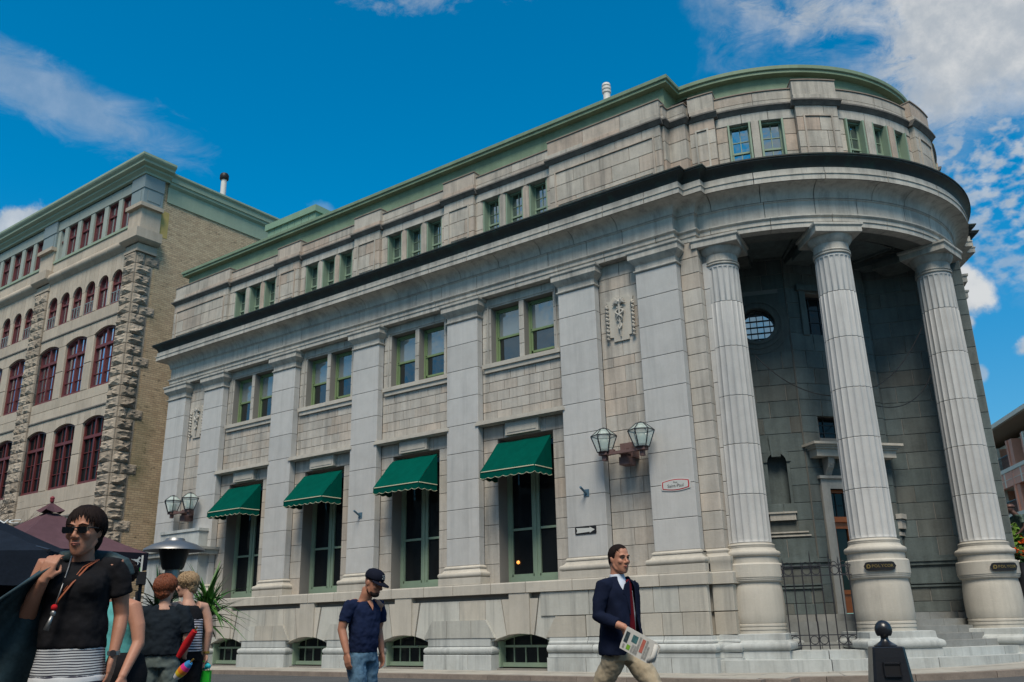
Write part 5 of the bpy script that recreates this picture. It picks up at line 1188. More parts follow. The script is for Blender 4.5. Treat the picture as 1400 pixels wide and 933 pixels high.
for k in range(NB):
    x0, x1 = bays_[k]; near = k < 2
    cw_ = [x1-.06-1.06-(2.84)*j for j in range(3)]; 
    for (z0, z1, zs, gl) in ((8.15, 11.45, .24, 'glass_dk'), (13.0, 16.15, .24, 'glass_bl'), (2.6, 6.2, .30, 'glass_dk')):
        for j, c_ in enumerate(cw_): red_window(c_-1.06, c_+1.06, z0, z1, zs, 'big', gl)
        edges_ = [x1]; 
        # mullion piers between
        for j in range(3):
            a = cw_[j]-1.06; e = (cw_[j+1]+1.06) if j < 2 else x0
            if a-e > .02:
                zc_ = [z0-.02, z0+(z1-zs-z0)*.5, z1-zs]
                for q in range(2): blk(LB, F0, e, a, -.5, 0, zc_[q]+.006, zc_[q+1]-.006, 'lstone', name='mullion_stone', ch=.03)
        lb('jamb', 'lstone', (x1-.06, x1, 0, .5, z0, z1-zs))
        # arched heads: keyed stones
        for j in range(3):
            c_ = cw_[j]; L0 = c_-1.42 if j < 2 else x0; R0 = c_+1.42 if j > 0 else x1
            xs = [L0, c_-.95, c_-.42, c_+.06, c_+.58, R0-.16 if j else R0-.02, R0] if near else [L0, c_, R0]
            if j == 0: xs = xs[:-2]+[R0]
            headblock(xs, z1-zs, z1+.42, c_, 1.06, zs, z1, 0, 'lstone')
        lb('label_moulding', 'soot', (x0, x1, -.05, .4, z1+.43, z1+.50))
    # bands of plain ashlar
    for (za, zb) in ((-.2, 2.58), (6.7, 8.13), (11.95, 12.98), (16.65, 17.28)):
        n = 5; 
        for r_ in range(1 if zb-za < .8 else 2):
            zz0, zz1 = za+(zb-za)*r_/(1 if zb-za < .8 else 2), za+(zb-za)*(r_+1)/(1 if zb-za < .8 else 2)
            for q in range(n): blk(LB, F0, x0+(x1-x0)*q/n+.008, x0+(x1-x0)*(q+1)/n-.008, -.5, 0, zz0+.008, zz1-.008, 'lstone', ch=.01)
    # six small arched lights
    sp_ = (x1-x0)/6
    for j in range(6):
        c_ = x1-sp_*(j+.5)+.0; red_window(c_-.50, c_+.50, 17.30, 19.15, .49, 'small', 'glass_bl')
        e0, e1 = c_-sp_/2, c_-.50
        blk(LB, F0, e0, e1, -.5, 0, 17.3, 18.64, 'lstone', name='mullion_stone', ch=.02); blk(LB, F0, c_+.50, c_+sp_/2, -.5, 0, 17.3, 18.64, 'lstone', name='mullion_stone', ch=.02)
        headblock([c_-sp_/2, c_-.24, c_+.24, c_+sp_/2] if near else [c_-sp_/2, c_+sp_/2], 18.64, 19.95, c_, .50, .49, 19.15, 0, 'lstone')
        if j in (0, 2, 3, 5):
            rb = MB()
            for zz_ in (17.36, 17.95): fbox(rb, F0, c_-.5, c_+.5, -.10, -.07, zz_, zz_+.04)
            for q in range(5): u = c_-.5+q*.25; fbox(rb, F0, u-.014, u+.014, -.10, -.07, 17.36, 17.95)
            rb.build('window_railing', 'bluepanel', LB)
    # roll moulding
    b = MB(); prof = [(0, 20.05), (.06, 20.08)]+[(.05+.24*math.cos(R(t)), 20.40+.24*math.sin(R(t))) for t in range(-75, 76, 15)]+[(.06, 20.72), (0, 20.75)]
    nseg = 5
    for q in range(nseg):
        b = MB(); u, v = x0+(x1-x0)*q/nseg+.01, x0+(x1-x0)*(q+1)/nseg-.01; vs = [F0(u, p, z) for p, z in prof]+[F0(v, p, z) for p, z in prof]; m = len(prof)
        b.add(vs, [(i, i+1, m+i+1, m+i) for i in range(m-1)]+[tuple(range(m)), tuple(range(2*m-1, m-1, -1))]); b.build('roll_moulding', 'lstone', LB, smooth=40)
        blk(LB, F0, u, v, -.5, 0, 20.77, 21.33, 'lstone', ch=.01)
    lb('frieze_band', 'lstone', (x0, x1, .005, .5, 19.95, 20.06))
    # attic lights between painted posts
    lb('attic_sill', 'paleg', (x0, x1, -.06, .5, 21.34, 21.48))
    for j in range(6):
        c_ = x1-.06-1.39*j-.50; red_window(c_-.50, c_+.50, 21.48, 23.38, .03, 'small', 'glass_bl')
        lb('attic_post', 'gstone', (c_-.50-.385, c_-.50, 0, .5, 21.48, 23.38))
    lb('attic_post', 'gstone', (x1-.06, x1, 0, .5, 21.48, 23.38)); lb('attic_post', 'gstone', (x0, x0+.35, 0.01, .5, 21.48, 23.38))
    for j in range(7):
        u, v = x0+(x1-x0)*j/7, x0+(x1-x0)*(j+1)/7; blk(LB, F0, u+.01, v-.01, -.5, .03, 23.39, 23.98, 'gstone', name='lintel_panel', ch=.01)
# pier capitals and pedestals up to the cornice
def capital(x0, x1, corner):
    e = .12
    for (nm, m, pr, z0, z1) in (('pier_cap', 'lstone', .14, 19.70, 19.82), ('pier_cap', 'lstone', .05, 19.82, 20.18), ('pier_cap', 'lstone', .42, 20.35, 20.86), ('pedestal', 'lstone', .10, 20.86, 22.15), ('pedestal_cap', 'lstone', .30, 22.15, 22.36), ('attic_pilaster', 'bluepanel', .10, 22.36, 23.30), ('attic_pilaster', 'bluepanel', .14, 23.30, 24.02)):
        b = MB(); ri = pr if corner else pr*.35; fbox(b, F0, x0-pr*.35, x1+ri, -(1.0 if corner else .5), pr, z0, z1); b.build(nm, m, LB)
    b = MB(); prof = [(.12, 20.18), (.22, 20.22), (.36, 20.30), (.42, 20.36)]; ex = (lambda p: p) if corner else (lambda p: p*.35); dp_ = -(1.0 if corner else .5)
    vs = []
    for p, z in prof: vs += [F0(x0-p*.35, dp_, z), F0(x0-p*.35, p, z), F0(x1+ex(p), p, z), F0(x1+ex(p), dp_, z)]
    n = len(prof); b.add(vs, [(i*4+j, i*4+j+1, (i+1)*4+j+1, (i+1)*4+j) for i in range(n-1) for j in range(3)]); b.build('pier_cap', 'lstone', LB)
    b = MB(); fbox(b, F0, x0+.15, x1-.15, .05, .125, 22.5, 23.2); b.build('panel', 'bluepanel', LB)
    if corner: b = MB(); fbox(b, FS, .12, .85, .05, .125, 22.6, 23.2); b.build('panel', 'bluepanel', LB)
capital(-7.90, LX, True)
for k in range(NB): capital(*piers[k+1], False)
lb('yellow_patch', M.setdefault('ybrick', mat('new_yellow_brick', (0.42, 0.32, 0.12), .9, var=.1, scale=6)), (LX-.2, LX+.012, 1.0, 1.5, 20.9, 22.4))
# cornice along front, returned on the side; plain fascia on the brick wall
CP = [(.05, 24.02), (.20, 24.04), (.20, 24.16), (.26, 24.22), (.36, 24.30), (.36, 24.40), (.50, 24.46), (.56, 24.50), (.56, 24.62), (.66, 24.72), (.70, 24.80), (.70, 24.92), (.60, 24.97)]
b = MB(); vs = []
for p, z in CP: vs += [F0(LW, p, z), F0(LX+p, p, z), (LX+p, 1.25, z), (LX-.2, 1.25, z)]
n = len(CP); b.add(vs, [(i*4+j, i*4+j+1, (i+1)*4+j+1, (i+1)*4+j) for i in range(n-1) for j in range(3)]+[tuple((n-1)*4+j for j in range(4))]); b.build('cornice', 'paleg', LB)
b = MB(); SP = [(.02, 22.95), (.06, 22.97), (.06, 23.85), (.12, 23.90), (.20, 23.98), (.20, 24.10), (.26, 24.14), (.26, 24.40), (.36, 24.52), (.36, 24.62), (.0, 24.66)]
vs = []
for p, z in SP: vs += [(LX+p, 1.26, z), (LX+p, 26, z)]
n = len(SP); b.add(vs, [(i*2, i*2+1, i*2+3, i*2+2) for i in range(n-1)]+[tuple(i*2 for i in range(n))]); b.build('side_fascia', 'paleg', LB)
b = MB(); box(b, LW, LX, .4, 26, 24.45, 24.60); b.build('roof', 'roof', LB)
b = MB(); lathe(b, [(.16, 24.4), (.16, 26.45)], -8.0, 5.4, 14); cp_ = tag(b.build('flue_pipe', 'white', None, smooth=40), 'thin white flue pipe with a black cap on the brick building', 'flue pipe')
b = MB(); lathe(b, [(.22, 26.45), (.26, 26.5), (.26, 26.75), (.2, 26.85), (0, 26.9)], -8.0, 5.4, 14); b.build('cap', 'black', cp_, smooth=40)
# ================================================================== apartment block far right
M['salmon'] = mat('salmon_brick', (0.80, 0.40, 0.28), 0.85, var=0.10, objvar=.06, scale=1.5, bump=.2)
M['apcream'] = mat('cream_precast', (0.82, 0.76, 0.63), 0.8, var=0.06, scale=1.0)
M['apteal'] = mat('teal_glass', (0.01, 0.10, 0.12), 0.15, spec=.8, var=.3, scale=2)
AB = tag(empty('apartment_building'), 'salmon brick apartment block with cream bands and recessed balconies beyond the columns', 'building')
adir = R(-25); tv = (-math.sin(adir), -math.cos(adir))           # along the front, towards the right of the picture
FAp = Fr(24.2, 45.0, 0); FAp.t = Vector((-math.sin(adir), -math.cos(adir))); FAp.n = Vector((-math.cos(adir), math.sin(adir))); FAp.a = math.atan2(FAp.t.y, FAp.t.x)
ZR = 12.9
b = MB(); fbox(b, FAp, -10, 26, -12, -1.3, -1, ZR-.6); b.build('wall_core', 'apcream', AB)
b = MB(); fbox(b, FAp, -10.6, 26.5, -12, .45, ZR-.05, ZR+.22); b.build('roof_slab', 'apcream', AB)
b = MB(); fbox(b, FAp, -10.6, 26.5, -12, .38, ZR-.12, ZR-.05); b.build('roof_soffit', M.setdefault('apsof', mat('brown_soffit', (.36, .27, .19), .8)), AB)
for fl in range(0, 4):
    zb = ZR-2.75-fl*2.85
    b = MB(); fbox(b, FAp, -10, 26, -1.3, .10, zb-.22, zb+.02); b.build('floor_band', 'apcream', AB)
    for s in range(-9, 24, 3):
        even = (s//3) % 2 == 0
        # parapet panels of brick between cream posts
        for q in range(2):
            b = MB(); fbox(b, FAp, s+.12+q*1.5, s+1.42+q*1.5, -.25, .06, zb-1.15, zb-.24); b.build('brick_panel', 'salmon', AB)
            b = MB(); fbox(b, FAp, s+.12+q*1.5, s+1.42+q*1.5, .06, .075, zb-.72, zb-.69); b.build('band', 'apcream', AB)
        b = MB(); fbox(b, FAp, s-.14, s+.12, -.4, .08, zb-1.2, zb+1.7); b.build('pier', 'salmon' if (s//3) % 2 else 'apcream', AB)
        b = MB(); fbox(b, FAp, s+1.42, s+1.62, -.4, .07, zb-1.15, zb-.24); b.build('pier', 'apcream', AB)
        b = MB(); fbox(b, FAp, s+.2, s+2.8, -1.25, -1.2, zb+.1, zb+1.62); 
        if even: b = MB(); fbox(b, FAp, s+.9, s+2.8, -1.28, -1.20, zb+.02, zb+1.62)
        b.build('balcony_window', 'apteal', AB)
        if even:
            rb = MB(); fbox(rb, FAp, s+.15, s+2.85, .0, .04, zb+.80, zb+.85)
            for u in range(0, 14): fbox(rb, FAp, s+.18+u*.2, s+.21+u*.2, .0, .03, zb+.02, zb+.8)
            rb.build('balcony_railing', 'iron', AB)
        else:
            b = MB(); fbox(b, FAp, s+.12, s+.75, -1.5, 0, zb, zb+1.7); b.build('wall_pier', 'salmon', AB); b = MB(); fbox(b, FAp, s+2.4, s+2.86, -1.5, 0, zb, zb+1.7); b.build('wall_pier', 'salmon', AB)
# ================================================================== trees and shrubs
M['leaf'] = mat('green_foliage', (0.09, 0.17, 0.02), 0.7, var=0.35, scale=1.5); M['leafd'] = mat('dark_foliage', (0.022, 0.055, 0.015), 0.6, var=0.4, scale=4); M['bark'] = mat('bark', (0.08, 0.065, 0.05), .95, var=.3, scale=8)
def crown(name, m, par, r, zc, n, sz, seed, sq=(1, 1, .8)):
    rr = random.Random(seed); b = MB(); cl_ = [(rr.gauss(0, .5)*r*sq[0], rr.gauss(0, .5)*r*sq[1], rr.gauss(0, .45)*r*sq[2]) for _ in range(16)]
    for i in range(n):
        c_ = rr.choice(cl_); p = [c_[q]+rr.gauss(0, .17)*r for q in range(3)]; a = Vector((rr.uniform(-1, 1), rr.uniform(-1, 1), rr.uniform(-.6, .6))).normalized(); d = Vector((rr.uniform(-1, 1), rr.uniform(-1, 1), rr.uniform(-1, 1))).cross(a).normalized()
        s = sz*rr.uniform(.6, 1.3); P = Vector(p)+Vector((0, 0, zc)); b.add([P-a*s, P+d*s*.45, P+a*s, P-d*s*.45], [(0, 1, 2, 3)])
    return b.build(name, m, par, recalc=False)
def tree(x, y, z, h, r, lab, seed, grp=None):
    t = tag(empty('tree', (x, y, z)), lab, 'tree', grp); b = MB(); tube(b, [(0, 0, -.5), (.05, 0, h*.35), (0, .05, h*.6)], [.22, .16, .1], 8)
    rr = random.Random(seed)
    for i in range(6): a = rr.uniform(0, 6.3); tube(b, [(0, 0, h*.35+i*.1), (math.cos(a)*r*.4, math.sin(a)*r*.4, h*.6), (math.cos(a)*r*.7, math.sin(a)*r*.7, h*.8)], [.08, .05, .02], 5)
    b.build('trunk', 'bark', t); crown('crown', 'leaf', t, r, h*.72, 2600, .22, seed); return t
tree(28.3, 22.0, .4, 3.6, 1.6, 'bright green leafy tree at the right edge below the apartment block', 3)
tree(27.2, 27.0, .4, 4.4, 1.9, 'second green tree, half hidden behind the last column', 4)
# bare twigs in front of the stone building
def bare_tree(x, y, z, h, lab, seed):
    t = tag(empty('bare_tree', (x, y, z)), lab, 'tree'); rr = random.Random(seed); b = MB()
    tube(b, [(0, 0, -.3), (.05, .02, h*.4), (0, 0, h*.62)], [.12, .09, .06], 8); b.build('trunk', 'bark', t)
    tw = MB()
    def br(p, d, L_, r_, dep):
        q = p+d*L_; mid = p+d*L_*.5+Vector((rr.uniform(-.08, .08), rr.uniform(-.08, .08), rr.uniform(-.05, .08)))*L_
        tube(tw, [p, mid, q], [r_, r_*.8, r_*.55], 4, cap=False)
        if dep == 0: return
        for i in range(rr.choice((2, 3, 3))):
            nd = (d+Vector((rr.uniform(-.8, .8), rr.uniform(-.8, .8), rr.uniform(-.35, .6)))*.85).normalized(); br(p.lerp(q, rr.uniform(.45, 1)), nd, L_*rr.uniform(.6, .85), r_*.6, dep-1)
    for i in range(8): a = i*.8+rr.uniform(-.2, .2); br(Vector((0, 0, h*(.3+.045*i))), Vector((math.cos(a), math.sin(a), rr.uniform(.35, 1.0))).normalized(), h*.19, .028, 4)
    tw.build('twigs', 'bark', t); return t
bare_tree(6.5, -11.5, -.1, 6.9, 'bare twiggy tree in front of the stone building at the left edge', 12)
# long low building across the street, mirrored in the ground-floor windows
OB = tag(empty('street_building'), 'long brick building across the street, mirrored in the bank windows', 'building')
b = MB(); box(b, -120, 80, -48, -36, -.5, 12.5); b.build('wall', 'lstone', OB)
for fl in range(3):
    for i in range(22):
        b = MB(); box(b, -28+i*4.4, -26.4+i*4.4, -36.0, -35.95, 1.5+fl*3.8, 3.9+fl*3.8); b.build('window', 'black', OB)
# ================================================================== people
M['skin'] = mat('skin', (0.40, 0.19, 0.125), 0.55, spec=.35, var=0.10, scale=9, bump=.05)
M['skin2'] = mat('tanned_skin', (0.36, 0.165, 0.105), 0.55, spec=.35, var=0.10, scale=9)
M['skin3'] = mat('pale_skin', (0.46, 0.26, 0.19), 0.55, spec=.3, var=0.08, scale=9)
M['lip'] = mat('lips', (0.36, 0.13, 0.10), .5); M['eyew'] = mat('eye_white', (.42, .38, .35), .4); M['iris'] = mat('dark_iris', (.02, .015, .01), .2)
def cloth(name, c, **k): M[name] = mat(name, c, k.pop('rough', .9), spec=.1, var=k.pop('var', .15), scale=k.pop('scale', 6), bump=k.pop('bump', .15), **k)
cloth('black_jersey', (0.010, 0.010, 0.012), var=.4); cloth('navy_blazer', (0.007, 0.011, 0.028)); cloth('navy_tee', (0.010, 0.017, 0.048)); cloth('dark_tee', (0.011, 0.016, 0.022)); cloth('khaki', (0.34, 0.285, 0.205)); cloth('grey_trousers', (0.10, 0.125, 0.12)); cloth('black_trousers', (.01, .01, .012))
cloth('shirt_blue', (0.50, 0.56, 0.66), bump=.05); cloth('tie_red', (0.12, 0.008, 0.014)); cloth('teal_top', (0.10, 0.36, 0.36)); cloth('white_trousers', (.5, .5, .56)); cloth('red_cloth', (.42, .015, .02)); cloth('cap_navy', (.008, .01, .02)); cloth('coat_grey', (0.030, 0.050, 0.058), rough=.45, var=.6)
cloth('jeans', (0.075, 0.14, 0.21), var=.5, scale=5)
M['hair_dark'] = mat('dark_brown_hair', (0.011, 0.006, 0.0055), .75, spec=.15, var=.5, scale=40); M['hair_red'] = mat('red_hair', (0.16, 0.048, 0.022), .6, var=.5, scale=45); M['hair_blonde'] = mat('blonde_hair', (0.27, 0.185, 0.105), .6, var=.4, scale=45)
M['leather'] = mat('tan_leather', (.25, .07, .03), .5); M['beard'] = mat('beard', (.02, .012, .01), .9, var=.4, scale=60); M['lens'] = mat('black_lens', (.004, .004, .005), .08, spec=.7); M['gold2'] = mat('gold', (.5, .33, .08), .3, metal=.8)
def stripes(name, c1, c2, scale, thr=.5, wob=.0):
    m = bpy.data.materials.new(name); m.use_nodes = True; t = m.node_tree; b = t.nodes['Principled BSDF']; nn = t.nodes.new; ll = t.links.new
    tc_ = nn('ShaderNodeTexCoord'); sx = nn('ShaderNodeSeparateXYZ'); ll(tc_.outputs['Object'], sx.inputs[0]); nz = nn('ShaderNodeTexNoise'); nz.inputs['Scale'].default_value = 4; ll(tc_.outputs['Object'], nz.inputs['Vector'])
    a = nn('ShaderNodeMath'); a.operation = 'MULTIPLY_ADD'; ll(nz.outputs[0], a.inputs[0]); a.inputs[1].default_value = wob; ll(sx.outputs[2], a.inputs[2])
    f = nn('ShaderNodeMath'); f.operation = 'MULTIPLY'; f.inputs[1].default_value = scale; ll(a.outputs[0], f.inputs[0]); g = nn('ShaderNodeMath'); g.operation = 'FRACT'; ll(f.outputs[0], g.inputs[0])
    h = nn('ShaderNodeMath'); h.operation = 'GREATER_THAN'; h.inputs[1].default_value = thr; ll(g.outputs[0], h.inputs[0]); mx_ = nn('ShaderNodeMix'); mx_.data_type = 'RGBA'; ll(h.outputs[0], mx_.inputs[0]); mx_.inputs[6].default_value = (*c1, 1); mx_.inputs[7].default_value = (*c2, 1); ll(mx_.outputs[2], b.inputs['Base Color']); b.inputs['Roughness'].default_value = .9; return m
M['skirt_fine'] = stripes('fine_striped_skirt', (.02, .02, .035), (.42, .44, .46), 75, .45, .03); M['skirt_wide'] = stripes('wide_striped_skirt', (.012, .012, .03), (.5, .51, .53), 17, .55, .05); M['top_stripe'] = stripes('striped_top', (.02, .02, .03), (.48, .46, .5), 38, .5, .02)
_wt = bpy.data.textures.new('wrinkle', 'CLOUDS'); _wt.noise_scale = .11; _wt.noise_depth = 2
_ht = bpy.data.textures.new('strands', 'CLOUDS'); _ht.noise_scale = .022; _ht.noise_depth = 3
def fuse(b, name, m, parent, voxel=.008, sm=4, disp=0, tex=None, loc=(0, 0, 0)):
    """overlapping closed shapes grown into one continuous surface"""
    o = b.build(name, m, None, recalc=True)
    q = o.modifiers.new('r', 'REMESH'); q.mode = 'VOXEL'; q.voxel_size = voxel; q.adaptivity = 0
    if sm: q = o.modifiers.new('s', 'SMOOTH'); q.factor = .5; q.iterations = sm
    if disp: q = o.modifiers.new('d', 'DISPLACE'); q.texture = tex or _wt; q.strength = disp; q.mid_level = .5; q.texture_coords = 'LOCAL'
    bpy.context.view_layer.update(); dg = bpy.context.evaluated_depsgraph_get(); me = bpy.data.meshes.new_from_object(o.evaluated_get(dg)); old = o.data; o.modifiers.clear(); o.data = me; bpy.data.meshes.remove(old); me.name = name
    me.polygons.foreach_set('use_smooth', [True]*len(me.polygons)); o.location = loc
    if parent: o.parent = parent
    return o
def loft(b, secs, n=24, pw=2.3):
    """horizontal rings: (z, cx, cy, a, b)"""
    k = len(b.v)
    for z, x, y, a, c in secs:
        for j in range(n):
            t = 2*math.pi*j/n; ct, st = math.cos(t), math.sin(t); e = 2/pw
            b.v.append((x+a*abs(ct)**e*(1 if ct > 0 else -1), y+c*abs(st)**e*(1 if st > 0 else -1), z))
    fs = [(k+i*n+j, k+i*n+(j+1) % n, k+(i+1)*n+(j+1) % n, k+(i+1)*n+j) for i in range(len(secs)-1) for j in range(n)]
    fs += [tuple(k+j for j in range(n))[::-1], tuple(k+(len(secs)-1)*n+j for j in range(n))]; b.f += fs; b.mi += [0]*len(fs)
def ball(b, c, rx, ry=None, rz=None, n=12, m=8):
    ry = ry or rx; rz = rz or rx; k = len(b.v); b.v.append((c[0], c[1], c[2]-rz))
    for i in range(1, m):
        p = math.pi*i/m
        for j in range(n): t = 2*math.pi*j/n; b.v.append((c[0]+rx*math.sin(p)*math.cos(t), c[1]+ry*math.sin(p)*math.sin(t), c[2]-rz*math.cos(p)))
    b.v.append((c[0], c[1], c[2]+rz)); top = len(b.v)-1; fs = [(k, k+1+(j+1) % n, k+1+j) for j in range(n)]
    fs += [(k+1+i*n+j, k+1+i*n+(j+1) % n, k+1+(i+1)*n+(j+1) % n, k+1+(i+1)*n+j) for i in range(m-2) for j in range(n)]+[(top, k+1+(m-2)*n+j, k+1+(m-2)*n+(j+1) % n) for j in range(n)]; b.f += fs; b.mi += [0]*len(fs)
def xf(b0, b, rot, piv, off=(0, 0, 0)):
    """append b0 into b, rotated about piv"""
    mt = Matrix.Translation(Vector(off))@Matrix.Translation(Vector(piv))@rot@Matrix.Translation(-Vector(piv)); b.add([tuple(mt@Vector(v)) for v in b0.v], b0.f)
def eul(rx=0, ry=0, rz=0): return Matrix.Rotation(R(rz), 4, 'Z')@Matrix.Rotation(R(ry), 4, 'Y')@Matrix.Rotation(R(rx), 4, 'X')
def hand(b, w_, d, nrm, curl=.5, side=1, sc_=1.0, spread=.06, curls=None):
    """palm + five jointed fingers; d = pointing direction, nrm = palm normal, side = which edge the thumb is on"""
    w_ = Vector(w_); d = Vector(d).normalized(); nrm = Vector(nrm); nrm = (nrm-d*nrm.dot(d)).normalized(); s = d.cross(nrm)*side
    palm = .088*sc_; 
    for q in (-.028, -.010, .010, .027): tube(b, [w_-d*.01, w_+d*palm*.5+s*q*sc_*.85, w_+d*palm+s*q*sc_], [.020*sc_, .0165*sc_, .0125*sc_], 8)
    for i, (q, ln) in enumerate(((.030, .072), (.0105, .080), (-.010, .074), (-.029, .058))):
        base = w_+d*palm+s*q*sc_; dd = (d+s*q*spread*12).normalized(); p = [base-d*.01, base]; c_ = (curls[i] if curls else curl)
        for j, fr_ in enumerate((.45, .30, .25)):
            ang = c_*(.55+.35*j); dd = (dd*math.cos(ang)+nrm*math.sin(ang)).normalized(); p.append(p[-1]+dd*ln*fr_*sc_)
        tube(b, p, [.0098*sc_, .0098*sc_, .0088*sc_, .0080*sc_, .0062*sc_], 8); ball(b, p[-1], .0062*sc_)
    tb = w_+d*.022+s*.026*sc_; td = (d*.62+s*.68+nrm*.35).normalized(); p = [tb-d*.012, tb+td*.022, tb+td*.045+nrm*.006, tb+(d*.9+s*.25+nrm*.45).normalized()*.072]
    tube(b, p, [.016*sc_, .0135*sc_, .0105*sc_, .0075*sc_], 8); ball(b, p[-1], .0075*sc_)
def headm(sc_=1, male=False):
    """head with the chin point at z=0, face towards -Y"""
    b = MB(); j = 1.06 if male else .97; fm = 1.0 if male else .86
    loft(b, [(-.004, 0, -.060, .016, .014), (.004, 0, -.058, .027*j, .022), (.018, 0, -.046, .040*j, .038), (.040, 0, -.028, .052*j, .060), (.072, 0, -.010, .062*j, .080), (.105, 0, .000, .069, .090), (.135, 0, .006, .071, .093), (.165, 0, .009, .075, .098), (.195, 0, .010, .071, .093), (.217, 0, .010, .056, .076), (.230, 0, .010, .032, .045), (.236, 0, .010, .010, .015)], 28, 2.15)
    tube(b, [(0, -.084, .140), (0, -.098, .120), (0, -.114, .094), (0, -.110, .086)], [.009*fm, .010*fm, .013*fm, .010*fm], 8); ball(b, (0, -.110, .090), .0118*fm, .011, .009)
    for s in (-1, 1):
        ball(b, (s*.013, -.100, .087), .010, .012, .008); ball(b, (s*.040, -.066, .098), .024, .022, .024); tube(b, [(s*.008, -.091, .147), (s*.030, -.090, .153), (s*.055, -.072, .145)], [.008*fm**2, .010*fm**2, .007*fm], 8)
        ball(b, (s*.073*j, .014, .115), .010, .018, .030); ball(b, (s*.078*j, .020, .128), .006, .013, .014)
        tube(b, [(s*.060*j, .01, .075), (s*.048*j, -.02, .035), (s*.022*j, -.05, .012)], [.016*fm, .016*fm, .014*fm], 8)
    ball(b, (0, -.080, .058), .024, .016, .018); ball(b, (0, -.060, .022), .022, .018, .016)
    tube(b, [(-.022, -.086, .062), (0, -.097, .064), (.022, -.086, .062)], [.004, .0065, .004], 6); tube(b, [(-.020, -.084, .052), (0, -.094, .050), (.020, -.084, .052)], [.004, .007, .004], 6)
    if sc_ != 1: b.v = [(x*sc_, y*sc_, z*sc_) for x, y, z in b.v]
    return b
def strands(T, m, par, n, seed, el=(.079, .100, .098), cen=(0, .010, .140), ends=(62, 100, 128), lift=.010, curl=0.0, r0=.0055, part=.0):
    """locks of hair laid over the skull, each a tapered strip of its own"""
    rr = random.Random(seed); b = MB()
    for i in range(n):
        a = rr.uniform(-math.pi, math.pi); fa = abs(a)/math.pi                      # 0 = front, 1 = back
        te = (ends[0]+(ends[1]-ends[0])*min(1, fa*2) if fa < .5 else ends[1]+(ends[2]-ends[1])*(fa-.5)*2)*rr.uniform(.86, 1.06); t0 = rr.uniform(0, te*.55); k = 7 if curl else 5; pts = []; of = rr.uniform(.3, 1.0)*lift; ph = rr.uniform(0, 6.28); dr = rr.uniform(-.25, .25)+part
        for j in range(k):
            t = R(t0+(te-t0)*j/(k-1)); aa = a+dr*j/(k-1)*(1+fa)+curl*.10*math.sin(ph+j*2.1); q = 1+of*10*(.5+.5*j/(k-1))*.5+curl*.05*math.cos(ph+j*2.1)
            p_ = Vector((cen[0]+el[0]*q*math.sin(t)*math.sin(aa), cen[1]-el[1]*q*math.sin(t)*math.cos(aa), cen[2]+el[2]*q*math.cos(t))); pts.append(T@p_)
        tube(b, pts, [r0*.8]+[r0]*(k-3)+[r0*.7, r0*.15], 4, cap=False)
    return b.build('hair_locks', m, par, smooth=True)
def face_bits(par, T, lens=False, brow='hair_dark', lip='lip'):
    def put(b, name, m, **k): b2 = MB(); b2.add([tuple(T@Vector(v)) for v in b.v], b.f); return b2.build(name, m, par, smooth=True)
    b = MB(); tube(b, [(-.023, -.0885, .0575), (-.008, -.0985, .0600), (0, -.1000, .0590), (.008, -.0985, .0600), (.023, -.0885, .0575)], [.0025, .0055, .0060, .0055, .0025], 6, flat=.7); tube(b, [(-.018, -.087, .0535), (0, -.0985, .0510), (.018, -.087, .0535)], [.003, .0065, .003], 6, flat=.8); put(b, 'lips', lip)
    for s in (-1, 1):
        if not lens:
            b = MB(); ball(b, (s*.031, -.0775, .126), .0125, .0105, .0062); e = put(b, 'eye', 'eyew'); b = MB(); ball(b, (s*.031+.002, -.0875, .1265), .0058, .003, .0062); put(b, 'iris', 'iris')
            b = MB(); tube(b, [(s*.014, -.086, .131), (s*.031, -.0905, .1355), (s*.048, -.080, .130)], [.0025, .0035, .0025], 6); put(b, 'eyelid', 'iris')
        b = MB(); tube(b, [(s*.013, -.098, .148), (s*.032, -.099, .1545), (s*.056, -.079, .1475)], [.0035, .0048, .0025], 6, flat=.6); put(b, 'eyebrow', brow)
UPM = .0
def locate(px, py, depth):
    d = _f + CR*((px-700)/1191.29) + CU*((466.5-py)/1191.29); return CAM + d*depth
def person_root(px, py_top, depth, turn, label, ground=None):
    """stand a person so that the crown falls on the given ray; turn = degrees from facing the camera, + to the right of the picture"""
    P = locate(px, py_top, depth); gr = 0.0 if ground is None else ground; T_ = (CAM-P).to_2d().normalized(); a = math.atan2(T_.x, -T_.y)+R(turn)
    r = tag(empty('person', (P.x, P.y, gr), a), label, 'person'); r['_h'] = P.z-gr; return r, P.z-gr
def GZ(x, y): c = min(1, max(0, (-y-1.9)/9)); c2 = min(1, max(0, (-y-10)/6)); return -0.23+0.23*c+0.08*c2
# ---- 1 woman in sunglasses ------------------------------------------------------------
rw_, H = person_root(122, 696, 5.0, -14, 'woman in black top, sunglasses and striped skirt holding a dark coat over her shoulder', .08)
def body_common(H): return H-.235      # chin height
ch = H-.237*1.10; b = MB(); RT = eul(4, 0, -12)@Matrix.Scale(1.10, 4)
hd = headm(1.0); xf(hd, b, RT, (0, 0, 0), (0, -.015, ch)); TH = Matrix.Translation((0, -.015, ch))@RT
loft(b, [(H-.36, 0, .03, .11, .07), (H-.31, 0, .022, .072, .062), (H-.27, 0, .014, .056, .060), (H-.22, 0, .008, .052, .058), (H-.15, 0, .01, .050, .06)], 20, 2)
ls_ = (.170, .01, H-.315); le, lwst = (.225, .06, H-.585), (.222, -.02, H-.80)
tube(b, [(.12, .01, H-.33), ls_, (.208, .03, H-.45), le, (.228, .03, H-.66), lwst], [.055, .056, .050, .041, .038, .026], 12); hand(b, lwst, (-.05, -.12, -1), (-1, .1, 0), .28, 1, 1.0)
